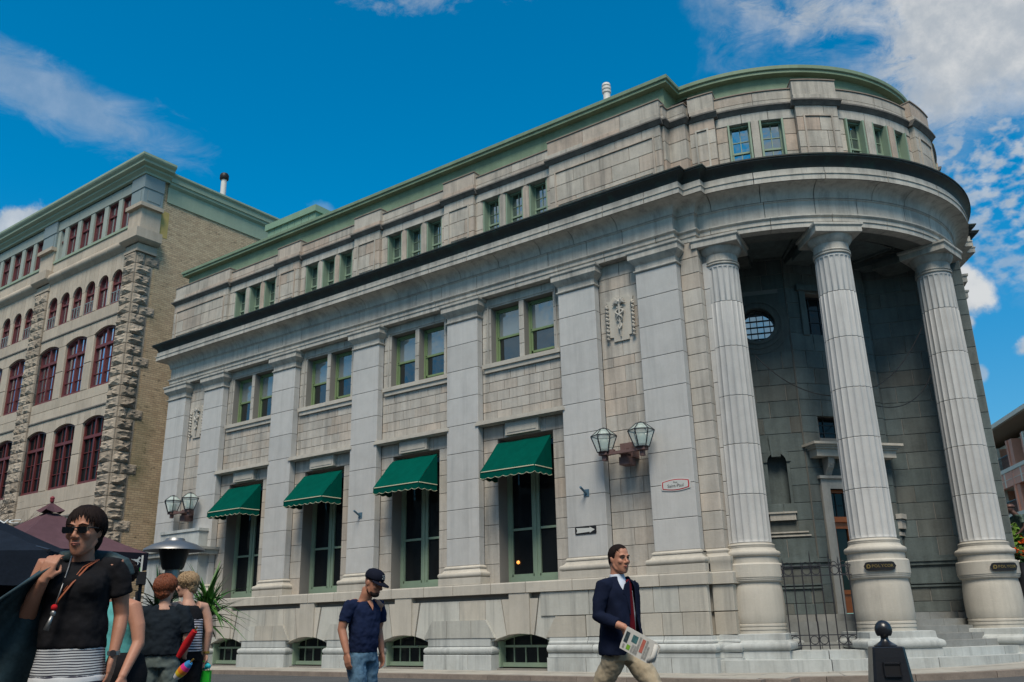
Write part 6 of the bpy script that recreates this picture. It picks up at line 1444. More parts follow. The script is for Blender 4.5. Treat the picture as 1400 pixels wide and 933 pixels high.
rs_ = (-.185, .01, H-.315); re_, rwst = (-.235, -.03, H-.58), (-.130, -.20, H-.395)
tube(b, [(-.12, .01, H-.33), rs_, (-.225, .0, H-.45), re_, (-.19, -.12, H-.48), rwst], [.06, .062, .054, .045, .040, .028], 12); hand(b, rwst, (.25, .02, 1), (.2, 1, .1), .95, -1, 1.0, curls=(.75, .95, 1.05, 1.1))
for s in (-1, 1): tube(b, [(s*.09, 0, .85), (s*.09, 0, .46), (s*.09, .02, .10)], [.085, .052, .036], 12); tube(b, [(s*.09, .05, .05), (s*.095, -.06, .035), (s*.10, -.17, .03)], [.035, .038, .025], 10)
fuse(b, 'skin', 'skin2', rw_, .0062, 3)
face_bits(rw_, TH, lens=True)
b = MB(); loft(b, [(H-.755, 0, .0, .172, .130), (H-.66, 0, -.005, .172, .13), (H-.56, 0, -.01, .160, .125), (H-.46, 0, -.025, .158, .135), (H-.40, 0, -.02, .165, .12), (H-.345, 0, .0, .175, .09), (H-.315, 0, .015, .15, .066), (H-.295, 0, .02, .10, .052)], 28, 2.4)
ball(b, (-.075, -.105, H-.445), .075, .06, .07); ball(b, (.075, -.105, H-.445), .075, .06, .07)
for s in (-1, 1): tube(b, [(s*.11, .01, H-.335), (s*.170, .01, H-.33), (s*.205, .02, H-.40), (s*.222, .03, H-.475)], [.064, .066, .064, .060], 14)
fuse(b, 'top', 'black_jersey', rw_, .008, 5, .030)
b = MB(); loft(b, [(H-.90, 0, 0, .1885, .147), (H-.895, 0, 0, .188, .146), (H-.82, 0, 0, .178, .135), (H-.735, 0, 0, .166, .122)], 30, 2.3); fuse(b, 'skirt', 'skirt_fine', rw_, .009, 3, .012)
b = MB(); loft(b, [(.42, 0, 0, .20, .17), (.60, 0, 0, .20, .165), (H-.90, 0, 0, .192, .149), (H-.89, 0, 0, .188, .145)], 30, 2.3); fuse(b, 'skirt_band', 'skirt_wide', rw_, .010, 3, .012)
b = MB(); hz_ = MB()
ball(hz_, (0, .022, .150), .084, .100, .094, 20, 12); ball(hz_, (0, .060, .10), .070, .054, .095)
xf(hz_, b, RT, (0, 0, 0), (0, -.015, ch)); fuse(b, 'hair', 'hair_dark', rw_, .0065, 2)
strands(TH, 'hair_dark', rw_, 620, 5, el=(.086, .104, .100), cen=(0, .018, .148), ends=(64, 112, 150), lift=.022, r0=.0062, part=.12)
def putT(bb, name, m, T, par, sm=True): b2 = MB(); b2.add([tuple(T@Vector(v)) for v in bb.v], bb.f); return b2.build(name, m, par, smooth=sm)
b = MB()
for s in (-1, 1): prism(b, Fr(s*.036, -.098, -s*14), [(-.030, -.010), (-.024, -.019), (.022, -.019), (.029, -.006), (.028, .013), (-.029, .014)], -.001, .006)
gl_ = putT(Matrix and b, 'lens', 'lens', TH@Matrix.Translation((0, 0, .126)), rw_, False)
b = MB(); tube(b, [(-.012, -.108, .134), (0, -.112, .136), (.012, -.108, .134)], .004, 6)
for s in (-1, 1): tube(b, [(s*.062, -.098, .135), (s*.080, -.06, .135), (s*.084, .01, .130)], [.0045, .004, .003], 6)
putT(b, 'spectacle_frame', 'black', TH, rw_)
b = MB(); tube(b, [(.085, .0, H-.285), (.05, -.085, H-.33), (-.00, -.155, H-.42), (-.045, -.185, H-.50), (-.06, -.180, H-.53)], .0075, 6, flat=.5); tube(b, [(.075, .0, H-.285), (.03, -.09, H-.33), (-.035, -.165, H-.46)], .0035, 6); b.build('strap', 'leather', rw_, smooth=True)
b = MB(); tube(b, [(-.06, .0, H-.265), (-.045, -.09, H-.33), (-.045, -.17, H-.44), (-.06, -.190, H-.53)], .004, 6); b.build('necklace', 'steel', rw_, smooth=True)
b = MB(); ball(b, (-.062, -.195, H-.545), .017); b.build('bead', 'red_cloth', rw_, smooth=True); b = MB(); ball(b, (-.064, -.195, H-.575), .015, .012, .018); tube(b, [(-.066, -.195, H-.585), (-.088, -.195, H-.66)], [.008, .016], 8); b.build('tassel', 'steel', rw_, smooth=True)
b = MB(); lathe(b, [(.030, -.012), (.034, -.010), (.034, .010), (.030, .012)], 0, 0, 16); o = b.build('wristwatch', 'steel', rw_, smooth=40); o.location = (.222, -.012, H-.785); b = MB(); lathe(b, [(0, -.006), (.017, -.006), (.017, .006), (0, .006)], 0, 0, 14); o = b.build('watch_face', 'iron', rw_); o.rotation_euler = (R(90), 0, 0); o.location = (.226, -.050, H-.785)
# coat slung over the shoulder: a heavy folded sheet hanging from the raised hand
b = MB(); top = [(-.10, -.17, H-.31), (-.16, .02, H-.28), (.03, .12, H-.30)]
import itertools
nu, nv = 26, 22; vs = []
for i in range(nu+1):
    u = i/nu
    for j in range(nv+1):
        v = j/nv                            # v down the cloth, u across
        ax_ = -.10-.03*u; ay_ = -.215+.20*u; az_ = H-.335+.04*math.sin(u*3.1)
        bx_ = -.86+.60*u*u+.08*u; by_ = -.30+.40*u; bz_ = H-.84-.26*(u**1.3)+.12*(u-.45)**2
        fold = .045*v*math.sin(u*15+v*2.2)+.022*v*math.sin(u*31+1)
        sg_ = math.sin(math.pi*v)*(.05-.10*u)
        vs.append((ax_+(bx_-ax_)*v+fold*.35, ay_+(by_-ay_)*v-fold, az_+(bz_-az_)*v**1.12-sg_))
b.add(vs, [(i*(nv+1)+j, (i+1)*(nv+1)+j, (i+1)*(nv+1)+j+1, i*(nv+1)+j+1) for i in range(nu) for j in range(nv)])
ct = b.build('coat', 'coat_grey', None, smooth=True); q = ct.modifiers.new('t', 'SOLIDIFY'); q.thickness = .014; ct.location = rw_.location; ct.rotation_euler = rw_.rotation_euler
tag(ct, 'dark grey leather coat hanging from the raised hand of the woman in sunglasses', 'coat')
b = MB(); tube(b, [(-.14, .06, H-.27), (-.05, .10, H-.255), (.10, .10, H-.27), (.21, .06, H-.30), (.25, .07, H-.37)], [.04, .045, .045, .04, .03], 10); o = fuse(b, 'collar', 'coat_grey', ct, .009, 3, .02)
# ---- 2 man in the blazer ---------------------------------------------------------------
rs2, H = person_root(843, 747, 7.9, 52, 'man in navy blazer and khaki trousers walking right with a newspaper', .05)
ch = H-.238; RT = eul(2, 0, -14); b = MB(); hd = headm(1.0, True); xf(hd, b, RT, (0, 0, 0), (0, -.02, ch)); TH = Matrix.Translation((0, -.02, ch))@RT
loft(b, [(H-.33, 0, .03, .09, .07), (H-.28, 0, .02, .064, .064), (H-.22, 0, .008, .060, .062), (H-.15, 0, .01, .056, .06)], 20, 2)
rw2 = (-.235, -.225, H-.70); hand(b, rw2, (.10, -.35, -.9), (.9, -.1, -.1), .75, -1, 1.05); tube(b, [(-.262, -.12, H-.66), rw2], [.036, .030], 10)
lw2_ = (.27, .02, H-.84); hand(b, lw2_, (0, -.15, -1), (-1, 0, 0), .4, 1, 1.05); tube(b, [(.265, .03, H-.76), lw2_], [.034, .029], 10)
tube(b, [(0, .01, H-.30), (-.19, .01, H-.36), (-.262, .035, H-.60), (-.262, -.12, H-.66)], [.05, .035, .03, .034], 8); tube(b, [(0, .01, H-.30), (.19, .01, H-.36), (.258, .05, H-.60), (.265, .03, H-.78)], [.05, .035, .03, .032], 8)
fuse(b, 'skin', 'skin', rs2, .0075, 2); face_bits(rs2, TH)
b = MB(); ball(b, (0, .020, .172), .082, .100, .080, 18, 10); ball(b, (0, .062, .115), .070, .055, .085)
for s in (-1, 1): ball(b, (s*.066, .018, .155), .018, .045, .045)
b2 = MB(); xf(b, b2, RT, (0, 0, 0), (0, -.02, ch)); fuse(b2, 'hair', 'hair_dark', rs2, .007, 2); strands(TH, 'hair_dark', rs2, 380, 6, el=(.080, .100, .098), cen=(0, .016, .150), ends=(46, 78, 108), lift=.014, r0=.0055, part=.3)
b = MB(); loft(b, [(H-.40, 0, -.01, .13, .10), (H-.335, 0, .0, .10, .082), (H-.285, 0, .012, .070, .070), (H-.245, 0, .014, .063, .065)], 20, 2.1); loft(b, [(H-.86, 0, 0, .14, .10), (H-.60, 0, -.01, .14, .115), (H-.40, 0, -.01, .12, .10)], 20, 2.2); fuse(b, 'shirt', 'shirt_blue', rs2, .008, 2)
b = MB(); tube(b, [(0, -.098, H-.300), (0, -.108, H-.33)], [.018, .022], 8); prism(b, Fr(0, -.114, 0), [(-.018, H-.33), (-.036, H-.60), (-.042, H-.80), (0, H-.86), (.042, H-.80), (.036, H-.60), (.018, H-.33)], 0, .012); b.build('tie', 'tie_red', rs2, smooth=30)
# blazer: open at the front, built as a shell
b = MB(); secs = [(H-.93, .205, .165), (H-.84, .200, .160), (H-.72, .185, .148), (H-.60, .178, .140), (H-.50, .190, .145), (H-.42, .200, .135), (H-.355, .190, .105), (H-.305, .125, .082), (H-.275, .088, .076)]
n = 30; vs = []; 
for i, (z, a, c) in enumerate(secs):
    op = (34, 26, 18, 12, 14, 20, 30, 44, 52)[i]
    for j in range(n+1):
        t = R(-90+op+(360-2*op)*j/n); ct_, st_ = math.cos(t), math.sin(t); wv = .008*math.sin(j*1.1+i)*(1 if i < 4 else .3)
        vs.append(((a+wv)*abs(ct_)**.87*(1 if ct_ > 0 else -1), (c+wv)*abs(st_)**.87*(1 if st_ > 0 else -1)+.005, z))
b.add(vs, [(i*(n+1)+j, i*(n+1)+j+1, (i+1)*(n+1)+j+1, (i+1)*(n+1)+j) for i in range(len(secs)-1) for j in range(n)])
bz = b.build('blazer', 'navy_blazer', rs2, smooth=True); q = bz.modifiers.new('t', 'SOLIDIFY'); q.thickness = .016; q.offset = 1; q = bz.modifiers.new('u', 'SUBSURF'); q.levels = 1; q.render_levels = 2; q = bz.modifiers.new('w', 'DISPLACE'); q.texture = _wt; q.strength = .030; q.mid_level = .5; q.texture_coords = 'LOCAL'
b = MB()
tube(b, [(-.13, .01, H-.345), (-.195, .01, H-.355), (-.245, .03, H-.48), (-.268, .035, H-.60), (-.262, -.06, H-.635), (-.245, -.155, H-.672)], [.070, .078, .066, .060, .055, .047], 14)
tube(b, [(.13, .01, H-.345), (.195, .01, H-.355), (.245, .04, H-.50), (.262, .05, H-.62), (.268, .035, H-.78)], [.070, .078, .066, .056, .048], 14); fuse(b, 'sleeve', 'navy_blazer', rs2, .009, 4, .02)
b = MB()
for s in (-1, 1): prism(b, Fr(s*.05, -.138, s*18), [(-s*.012, H-.305), (s*.035, H-.34), (s*.065, H-.42), (s*.03, H-.44), (-s*.005, H-.60)][::s], -.0, .014)
b.build('lapel', 'navy_blazer', rs2)
b = MB(); loft(b, [(H-.98, 0, 0, .165, .12), (H-.90, 0, 0, .165, .12), (H-.80, 0, 0, .155, .11)], 20); 
tube(b, [(.085, -.02, H-.92), (.09, -.20, H-1.12), (.09, -.34, H-1.33), (.09, -.42, H-1.66)], [.105, .092, .072, .062], 16); tube(b, [(-.085, .02, H-.92), (-.09, .14, H-1.12), (-.09, .24, H-1.30), (-.09, .50, H-1.58)], [.105, .092, .072, .062], 16); fuse(b, 'trousers', 'khaki', rs2, .011, 4, .045)
b = MB(); tube(b, [(.09, -.38, .05), (.09, -.50, .045), (.09, -.62, .035)], [.045, .048, .030], 10); tube(b, [(-.09, .52, .16), (-.09, .46, .08), (-.09, .40, .03)], [.045, .048, .030], 10); b.build('shoe', 'black', rs2, smooth=True) if 0 else [MB(), None]
for pts in ([(.09, -.38, .05), (.09, -.50, .045), (.09, -.62, .035)], [(-.09, .52, .16), (-.09, .46, .08), (-.09, .40, .03)]): b = MB(); tube(b, pts, [.045, .048, .030], 10); b.build('shoe', 'black', rs2, smooth=True)
# folded newspaper in his hand
M['print'] = mat('newsprint', (.52, .51, .48), .8, var=.1, scale=30)
P = rs2.matrix_world if False else None
nwp = tag(empty('newspaper', rs2.location, 0), 'folded newspaper with coloured pictures in the hand of the man in the blazer', 'newspaper')
nwp.rotation_euler = rs2.rotation_euler
Fn = Fr(-.255, -.335, -70); zc_ = H-.79
b = MB(); 
def sheet(pts3): 
    return pts3
u0 = Vector((.22, -.86, -.46)).normalized(); v0 = Vector((.10, -.46, .88)).normalized(); c0 = Vector((-.265, -.36, H-.835)); nn_ = u0.cross(v0).normalized()
v0 = nn_.cross(u0)
def nq(u, v, o): return tuple(c0+u0*u+v0*v+nn_*o)
for k in range(6):
    e = .006*k; b.add([nq(u, v, o) for u in (-.13-e*.4, .14+e*1.6) for v in (-.095+e, .095-e*.6) for o in (-.004*k-.003, -.004*k)], CUBEF)
b.build('pages', 'print', nwp)
def npict(name, m, u_0, u_1, v_0, v_1): q = MB(); s_ = 1 if nn_.dot(Vector((-1, -.2, 0))) > 0 else -1; q.add([nq(u, v, .0022 if s_ > 0 else -.026) for u, v in ((u_0, v_0), (u_1, v_0), (u_1, v_1), (u_0, v_1))], [(0, 1, 2, 3)]); q.build(name, m, nwp)
M['ptext'] = mat('printed_text', (.27, .27, .26), .8, var=.5, scale=60); M['pgreen'] = mat('picture_green', (.16, .35, .03), .7); M['pdark'] = mat('picture_dark', (.03, .05, .06), .7, var=.6, scale=40); M['pred'] = mat('picture_red', (.42, .12, .09), .7, var=.3, scale=40); M['pteal'] = mat('picture_teal', (.05, .14, .15), .7, var=.5, scale=30)
npict('picture', 'pdark', -.12, -.085, -.03, .06); npict('picture', 'pgreen', -.078, -.045, -.075, -.035); npict('picture', 'pteal', -.055, -.005, .0, .06); npict('picture', 'pred', .035, .065, -.045, .065); [npict('text_column', 'ptext', u, u+.018, -.08, v) for u, v in ((-.115, -.045), (-.035, -.015), (-.012, -.015), (.008, .07), (.072, .07), (.094, .03))]; b = MB(); tube(b, [nq(.14, -.08, 0), nq(.165, -.02, -.01), nq(.15, .075, -.012)], [.018, .022, .018], 8); b.build('rolled_edge', 'print', nwp, smooth=True)
# ---- 3 man in the cap -------------------------------------------------------------------
rc, H = person_root(500, 782, 9.6, 40, 'man in dark blue cap, navy t-shirt and jeans walking with head bowed', -.02)
H += .02; ch = H-.265; RT = eul(-24, 0, 16); RT = eul(22, 0, 16); RT = RT@Matrix.Scale(1.08, 4); b = MB(); hd = headm(1.0, True); xf(hd, b, RT, (0, 0, 0), (0, -.075, ch)); TH = Matrix.Translation((0, -.075, ch))@RT
loft(b, [(H-.36, 0, .02, .10, .07), (H-.31, 0, -.005, .074, .070), (H-.25, 0, -.035, .068, .068), (H-.18, 0, -.045, .056, .06)], 20, 2)
for s, e_, w_ in ((-1, (-.262, .05, H-.62), (-.262, -.05, H-.86)), (1, (.262, .07, H-.62), (.262, .0, H-.87))):
    tube(b, [(s*.12, 0, H-.36), (s*.20, .0, H-.37), (s*.245, .03, H-.50), e_, ((e_[0]+w_[0])/2, (e_[1]+w_[1])/2, (e_[2]+w_[2])/2), w_], [.06, .066, .056, .047, .043, .030], 12); hand(b, w_, (.02, -.15, -1), (-s, .2, 0), .55, -s*-1 if s > 0 else -1, 1.08)
fuse(b, 'skin', 'skin2', rc, .0085, 2); face_bits(rc, TH)
b = MB(); ball(b, (0, -.052, .030), .052, .050, .038); ball(b, (0, -.02, .04), .064, .07, .036); b2 = MB(); xf(b, b2, RT, (0, 0, 0), (0, -.075, ch)); fuse(b2, 'beard', 'beard', rc, .008, 2, .006, _ht)
b = MB(); lathe(b, [(.090, .155), (.096, .175), (.094, .205), (.078, .236), (.045, .256), (.0, .262)], 0, .008, 22, sy=1.12); b.add([(0, 0, .155)], []); c_ = putT(b, 'cap', 'cap_navy', TH, rc)
b = MB(); vs = []; n = 14
for i in range(n+1):
    t = R(200+140*i/n); 
    for r_, z in ((.088, .160), (.150 if 0 else .09+.075*math.sin(math.pi*i/n), .148-.012*math.sin(math.pi*i/n))): vs.append((r_*math.cos(t), .008+r_*math.sin(t)*1.12, z))
b.add(vs, [(i*2, i*2+2, i*2+3, i*2+1) for i in range(n)]); pk = putT(b, 'peak', 'cap_navy', TH, rc); q = pk.modifiers.new('t', 'SOLIDIFY'); q.thickness = .006
txt = textmesh('23', .055, 'lettering', 'signwhite', rc, Fr(0, 0, 0), 0, 0, 0, .001); txt.matrix_local = TH@Matrix.Translation((0, -.094, .208))@Matrix.Rotation(R(78), 4, 'X')
b = MB(); loft(b, [(H-.86, 0, .01, .165, .125), (H-.76, 0, .0, .170, .135), (H-.64, 0, -.005, .172, .135), (H-.54, 0, -.005, .180, .13), (H-.45, 0, .0, .190, .122), (H-.385, 0, .0, .19, .095), (H-.35, 0, .0, .14, .075), (H-.335, 0, .0, .10, .062)], 26, 2.4)
for s in (-1, 1): tube(b, [(s*.12, 0, H-.37), (s*.20, 0, H-.375), (s*.243, .02, H-.47), (s*.256, .03, H-.545)], [.062, .070, .068, .064], 14)
fuse(b, 't_shirt', 'navy_tee', rc, .010, 4, .045)
b = MB(); b.add([(-.040, -.085, H-.330), (0, -.137, H-.430), (.036, -.085, H-.330), (0, -.085, H-.325), (-.022, -.122, H-.385), (.020, -.122, H-.385)], [(0, 4, 3), (4, 1, 5), (4, 5, 3), (5, 2, 3)]); b.build('open_neck', 'skin2', rc, recalc=False)
b = MB(); loft(b, [(H-.95, 0, .01, .165, .125), (H-.84, 0, .01, .162, .12)], 20); tube(b, [(-.09, .02, H-.90), (-.105, -.06, H-1.15), (-.13, -.10, H-1.34), (-.16, -.02, .09)], [.105, .095, .075, .068], 14); tube(b, [(.09, .02, H-.90), (.10, .02, H-1.15), (.10, .05, H-1.34), (.10, .20, .12)], [.105, .095, .075, .068], 14); fuse(b, 'jeans', 'jeans', rc, .012, 3, .05)
for p in ((-.16, -.02), (.10, .20)): b = MB(); tube(b, [(p[0], p[1]+.03, .05), (p[0], p[1]-.1, .045), (p[0], p[1]-.2, .035)], [.045, .048, .03], 10); b.build('shoe', 'white', rc, smooth=True)
# ---- 4 red-haired and 5 blonde women greeting ---------------------------------------------
r4, H = person_root(229, 789, 9.2, 172, 'red-haired woman in dark t-shirt and grey trousers seen from behind', .0)
H = H; ch = H-.235; b = MB(); hd = headm(.98); RT = eul(0, 0, -28); xf(hd, b, RT, (0, 0, 0), (0, -.01, ch)); loft(b, [(H-.34, 0, .02, .09, .07), (H-.27, 0, .01, .056, .056), (H-.15, 0, .01, .05, .055)], 16, 2)
for s, e_, w_ in ((-1, (-.255, .02, H-.62), (-.22, -.12, H-.80)), (1, (.255, .02, H-.60), (.22, -.20, H-.66))):
    tube(b, [(s*.12, 0, H-.34), (s*.19, 0, H-.35), (s*.24, .02, H-.48), e_, w_], [.06, .062, .053, .044, .028], 12); hand(b, w_, (0, -.6, -.6), (0, .3, -1), .7, -s, 1)
fuse(b, 'skin', 'skin3', r4, .009, 2)
b = MB(); ball(b, (0, .02, .150), .105, .112, .108, 18, 10); ball(b, (0, .06, .085), .090, .07, .085); b2 = MB(); xf(b, b2, RT, (0, 0, 0), (0, -.01, ch)); fuse(b2, 'hair', 'hair_red', r4, .008, 1, .02, _ht); strands(Matrix.Translation((0, -.01, ch))@RT, 'hair_red', r4, 420, 7, el=(.104, .112, .108), cen=(0, .022, .150), ends=(80, 115, 140), lift=.020, curl=1.6, r0=.0068)
b = MB(); loft(b, [(H-.78, 0, 0, .215, .15), (H-.66, 0, 0, .205, .145), (H-.55, 0, 0, .195, .14), (H-.45, 0, 0, .20, .13), (H-.37, 0, 0, .195, .10), (H-.32, 0, .0, .14, .075), (H-.29, 0, .0, .09, .06)], 26, 2.4)
for s in (-1, 1): tube(b, [(s*.12, 0, H-.345), (s*.19, 0, H-.355), (s*.235, .01, H-.45), (s*.26, .02, H-.57)], [.07, .08, .08, .075], 14)
fuse(b, 't_shirt', 'dark_tee', r4, .010, 4, .045)
def legs(par, H, m, w_=.10, r_=.10):
    b = MB(); loft(b, [(H-.90, 0, 0, .185, .135), (H-.74, 0, 0, .18, .13)], 20)
    for s in (-1, 1): tube(b, [(s*w_, 0, H-.84), (s*w_, 0, H-1.1), (s*w_*1.05, .01, .40), (s*w_*1.05, .02, .07)], [r_*1.08, r_, r_*.82, r_*.78], 14)
    fuse(b, 'trousers', m, par, .012, 3, .04)
    for s in (-1, 1): b = MB(); tube(b, [(s*w_*1.05, .05, .045), (s*w_*1.05, -.06, .04), (s*w_*1.05, -.16, .03)], [.04, .043, .028], 10); b.build('shoe', 'black', par, smooth=True)
legs(r4, H, 'grey_trousers')
r5, H = person_root(262, 785, 9.5, -148, 'blonde woman in striped sleeveless top holding a bright green bag', -.02)
ch = H-.235; b = MB(); hd = headm(.98); RT = eul(6, 0, 42); xf(hd, b, RT, (0, 0, 0), (0, -.06, ch)); loft(b, [(H-.34, 0, .0, .09, .07), (H-.27, 0, -.02, .056, .056), (H-.15, 0, -.04, .05, .055)], 16, 2)
for s, e_, w_ in ((-1, (-.235, .06, H-.60), (-.245, .02, H-.84)), (1, (.235, -.02, H-.58), (.20, -.2, H-.55))):
    tube(b, [(s*.10, .0, H-.34), (s*.18, 0, H-.35), (s*.222, .03, H-.47), e_, w_], [.06, .064, .055, .044, .027], 12); hand(b, w_, (0, -.1, -1) if s < 0 else (0, -1, .1), (-s, 0, 0), .9 if s < 0 else .4, s, 1)
fuse(b, 'skin', 'skin3', r5, .009, 2)
b = MB(); ball(b, (0, .02, .155), .098, .108, .102, 18, 10); ball(b, (0, .06, .10), .085, .065, .085); b2 = MB(); xf(b, b2, RT, (0, 0, 0), (0, -.06, ch)); fuse(b2, 'hair', 'hair_blonde', r5, .008, 1, .02, _ht); strands(Matrix.Translation((0, -.06, ch))@RT, 'hair_blonde', r5, 420, 8, el=(.097, .108, .102), cen=(0, .022, .155), ends=(66, 112, 138), lift=.018, curl=1.4, r0=.0066)
b = MB(); loft(b, [(H-.80, 0, 0, .185, .15), (H-.66, 0, 0, .17, .14), (H-.55, 0, -.01, .165, .14), (H-.47, 0, -.015, .168, .14)], 26, 2.3); fuse(b, 'striped_top', 'top_stripe', r5, .010, 3, .02)
b = MB(); loft(b, [(H-.475, 0, -.015, .168, .14), (H-.42, 0, -.01, .165, .12), (H-.365, 0, 0, .13, .09), (H-.33, 0, .0, .10, .065)], 26, 2.3); fuse(b, 'yoke', 'black_jersey', r5, .010, 3, .0)
legs(r5, H, 'black_trousers')
b = MB(); lathe(b, [(.029, -.012), (.034, -.01), (.034, .01), (.029, .012)], 0, 0, 14); o = b.build('wristwatch', 'gold2', r5, smooth=40); o.location = (-.245, .025, H-.815)
M['lime'] = mat('bright_green_paper', (.02, .45, .03), .6); M['cyan'] = mat('cyan_plastic', (.02, .42, .5), .5)
def at_person(par, loc): return par.matrix_basis@Vector(loc) if False else (Matrix.Translation(par.location)@Matrix.Rotation(par.rotation_euler.z, 4, 'Z'))@Vector(loc)
hp = at_person(r5, (-.25, .0, H-.93)); bag = tag(empty('paper_bag', (hp.x, hp.y, hp.z-.30), R(34)), 'bright green paper bag in the hand of the blonde woman', 'bag')
b = MB(); box(b, -.075, .075, -.03, .03, 0, .23); b.build('bag_body', 'lime', bag)
b = MB(); [tube(b, [(-.05, y, .22), (-.04, y, .30), (0, y, .33), (.04, y, .30), (.05, y, .22)], .004, 5) for y in (-.03, .03)]; b.build('handle', 'lime', bag)
b = MB(); ball(b, (0, 0, 0), .07, .035, .022); tube(b, [(.0, 0, 0), (.06, 0, .02), (.10, 0, .01)], [.025, .03, .02], 8); tag(fuse(b, 'cyan_wrap', 'cyan', None, .007, 1, .02, loc=(hp.x, hp.y, hp.z-.04)), 'crumpled cyan plastic wrap held above the green bag', 'wrapper')
# closed red umbrella and a rainbow one carried by the red-haired woman
def closed_umbrella(p, q, cols_, lab, rr_):
    P_, Q_ = Vector(p), Vector(q); u = tag(empty('folded_umbrella', P_), lab, 'umbrella'); d = Q_-P_; n = len(cols_)
    for i, c_ in enumerate(cols_): b = MB(); tube(b, [d*(i/n), d*((i+.5)/n), d*((i+1)/n)], [rr_*(.55+.45*math.sin(math.pi*(i+.1)/n)), rr_*(.6+.4*math.sin(math.pi*(i+.5)/n)), rr_*(.55+.45*math.sin(math.pi*min(.97, (i+.95)/n)))], 10); b.build('folded_cloth', c_, u, smooth=40)
    b = MB(); tube(b, [-d.normalized()*.05, Vector((0, 0, 0))], .008, 6); b.build('tip', 'gold2', u)
for nm, c in (('u_pink', (.55, .03, .2)), ('u_yel', (.6, .42, .03)), ('u_blue', (.03, .2, .45)), ('u_org', (.6, .16, .02)), ('u_wht', (.5, .5, .55))): M[nm] = mat(nm[2:]+'_nylon', c, .5)
closed_umbrella(locate(266, 863, 8.75), locate(244, 898, 8.75), ['red_cloth'], 'closed bright red umbrella slanting beside the red-haired woman', .042)
closed_umbrella(locate(260, 906, 8.7), locate(240, 927, 8.7), ['u_blue', 'u_pink', 'u_org', 'u_yel', 'u_wht'], 'rolled rainbow-striped umbrella low beside the green bag', .05)
# ---- 6 person in teal, mostly hidden -----------------------------------------------------
r6, H = person_root(172, 752, 6.6, -60, 'person in teal top and white trousers half hidden behind the woman in sunglasses', .06)
H = min(H, 1.62); ch = H-.235; b = MB(); hd = headm(1.0); xf(hd, b, eul(0, 0, 0), (0, 0, 0), (0, -.01, ch)); loft(b, [(H-.34, 0, .02, .09, .07), (H-.27, 0, .01, .056, .056), (H-.15, 0, .01, .05, .055)], 16, 2)
for s, e_, w_ in ((1, (.27, .02, H-.60), (.34, -.12, H-.82)), (-1, (-.25, .02, H-.6), (-.24, -.1, H-.84))):
    tube(b, [(s*.12, 0, H-.34), (s*.19, 0, H-.35), (s*.24, .02, H-.48), e_, w_], [.06, .062, .053, .044, .028], 12); hand(b, w_, (.15*s, -.3, -1), (-s, 0, 0), .7, s, 1.05)
fuse(b, 'skin', 'skin', r6, .009, 2)
b = MB(); ball(b, (0, .02, .150), .086, .10, .098, 18, 10); b2 = MB(); xf(b, b2, eul(), (0, 0, 0), (0, -.01, ch)); fuse(b2, 'hair', 'hair_dark', r6, .009, 1, .03, _ht)
b = MB(); loft(b, [(H-.80, 0, 0, .18, .14), (H-.6, 0, 0, .165, .13), (H-.45, 0, 0, .18, .13), (H-.37, 0, 0, .18, .10), (H-.30, 0, .0, .09, .06)], 26, 2.4); fuse(b, 'top', 'teal_top', r6, .010, 4, .02)
legs(r6, H, 'white_trousers')
b = MB(); lathe(b, [(.10, 0), (.16, .05), (.17, .2), (.13, .32), (.10, .34)], 0, 0, 16, sx=.6); o = b.build('shoulder_bag', 'black_jersey', r6, smooth=True); o.location = (.2, -.02, H-1.0)
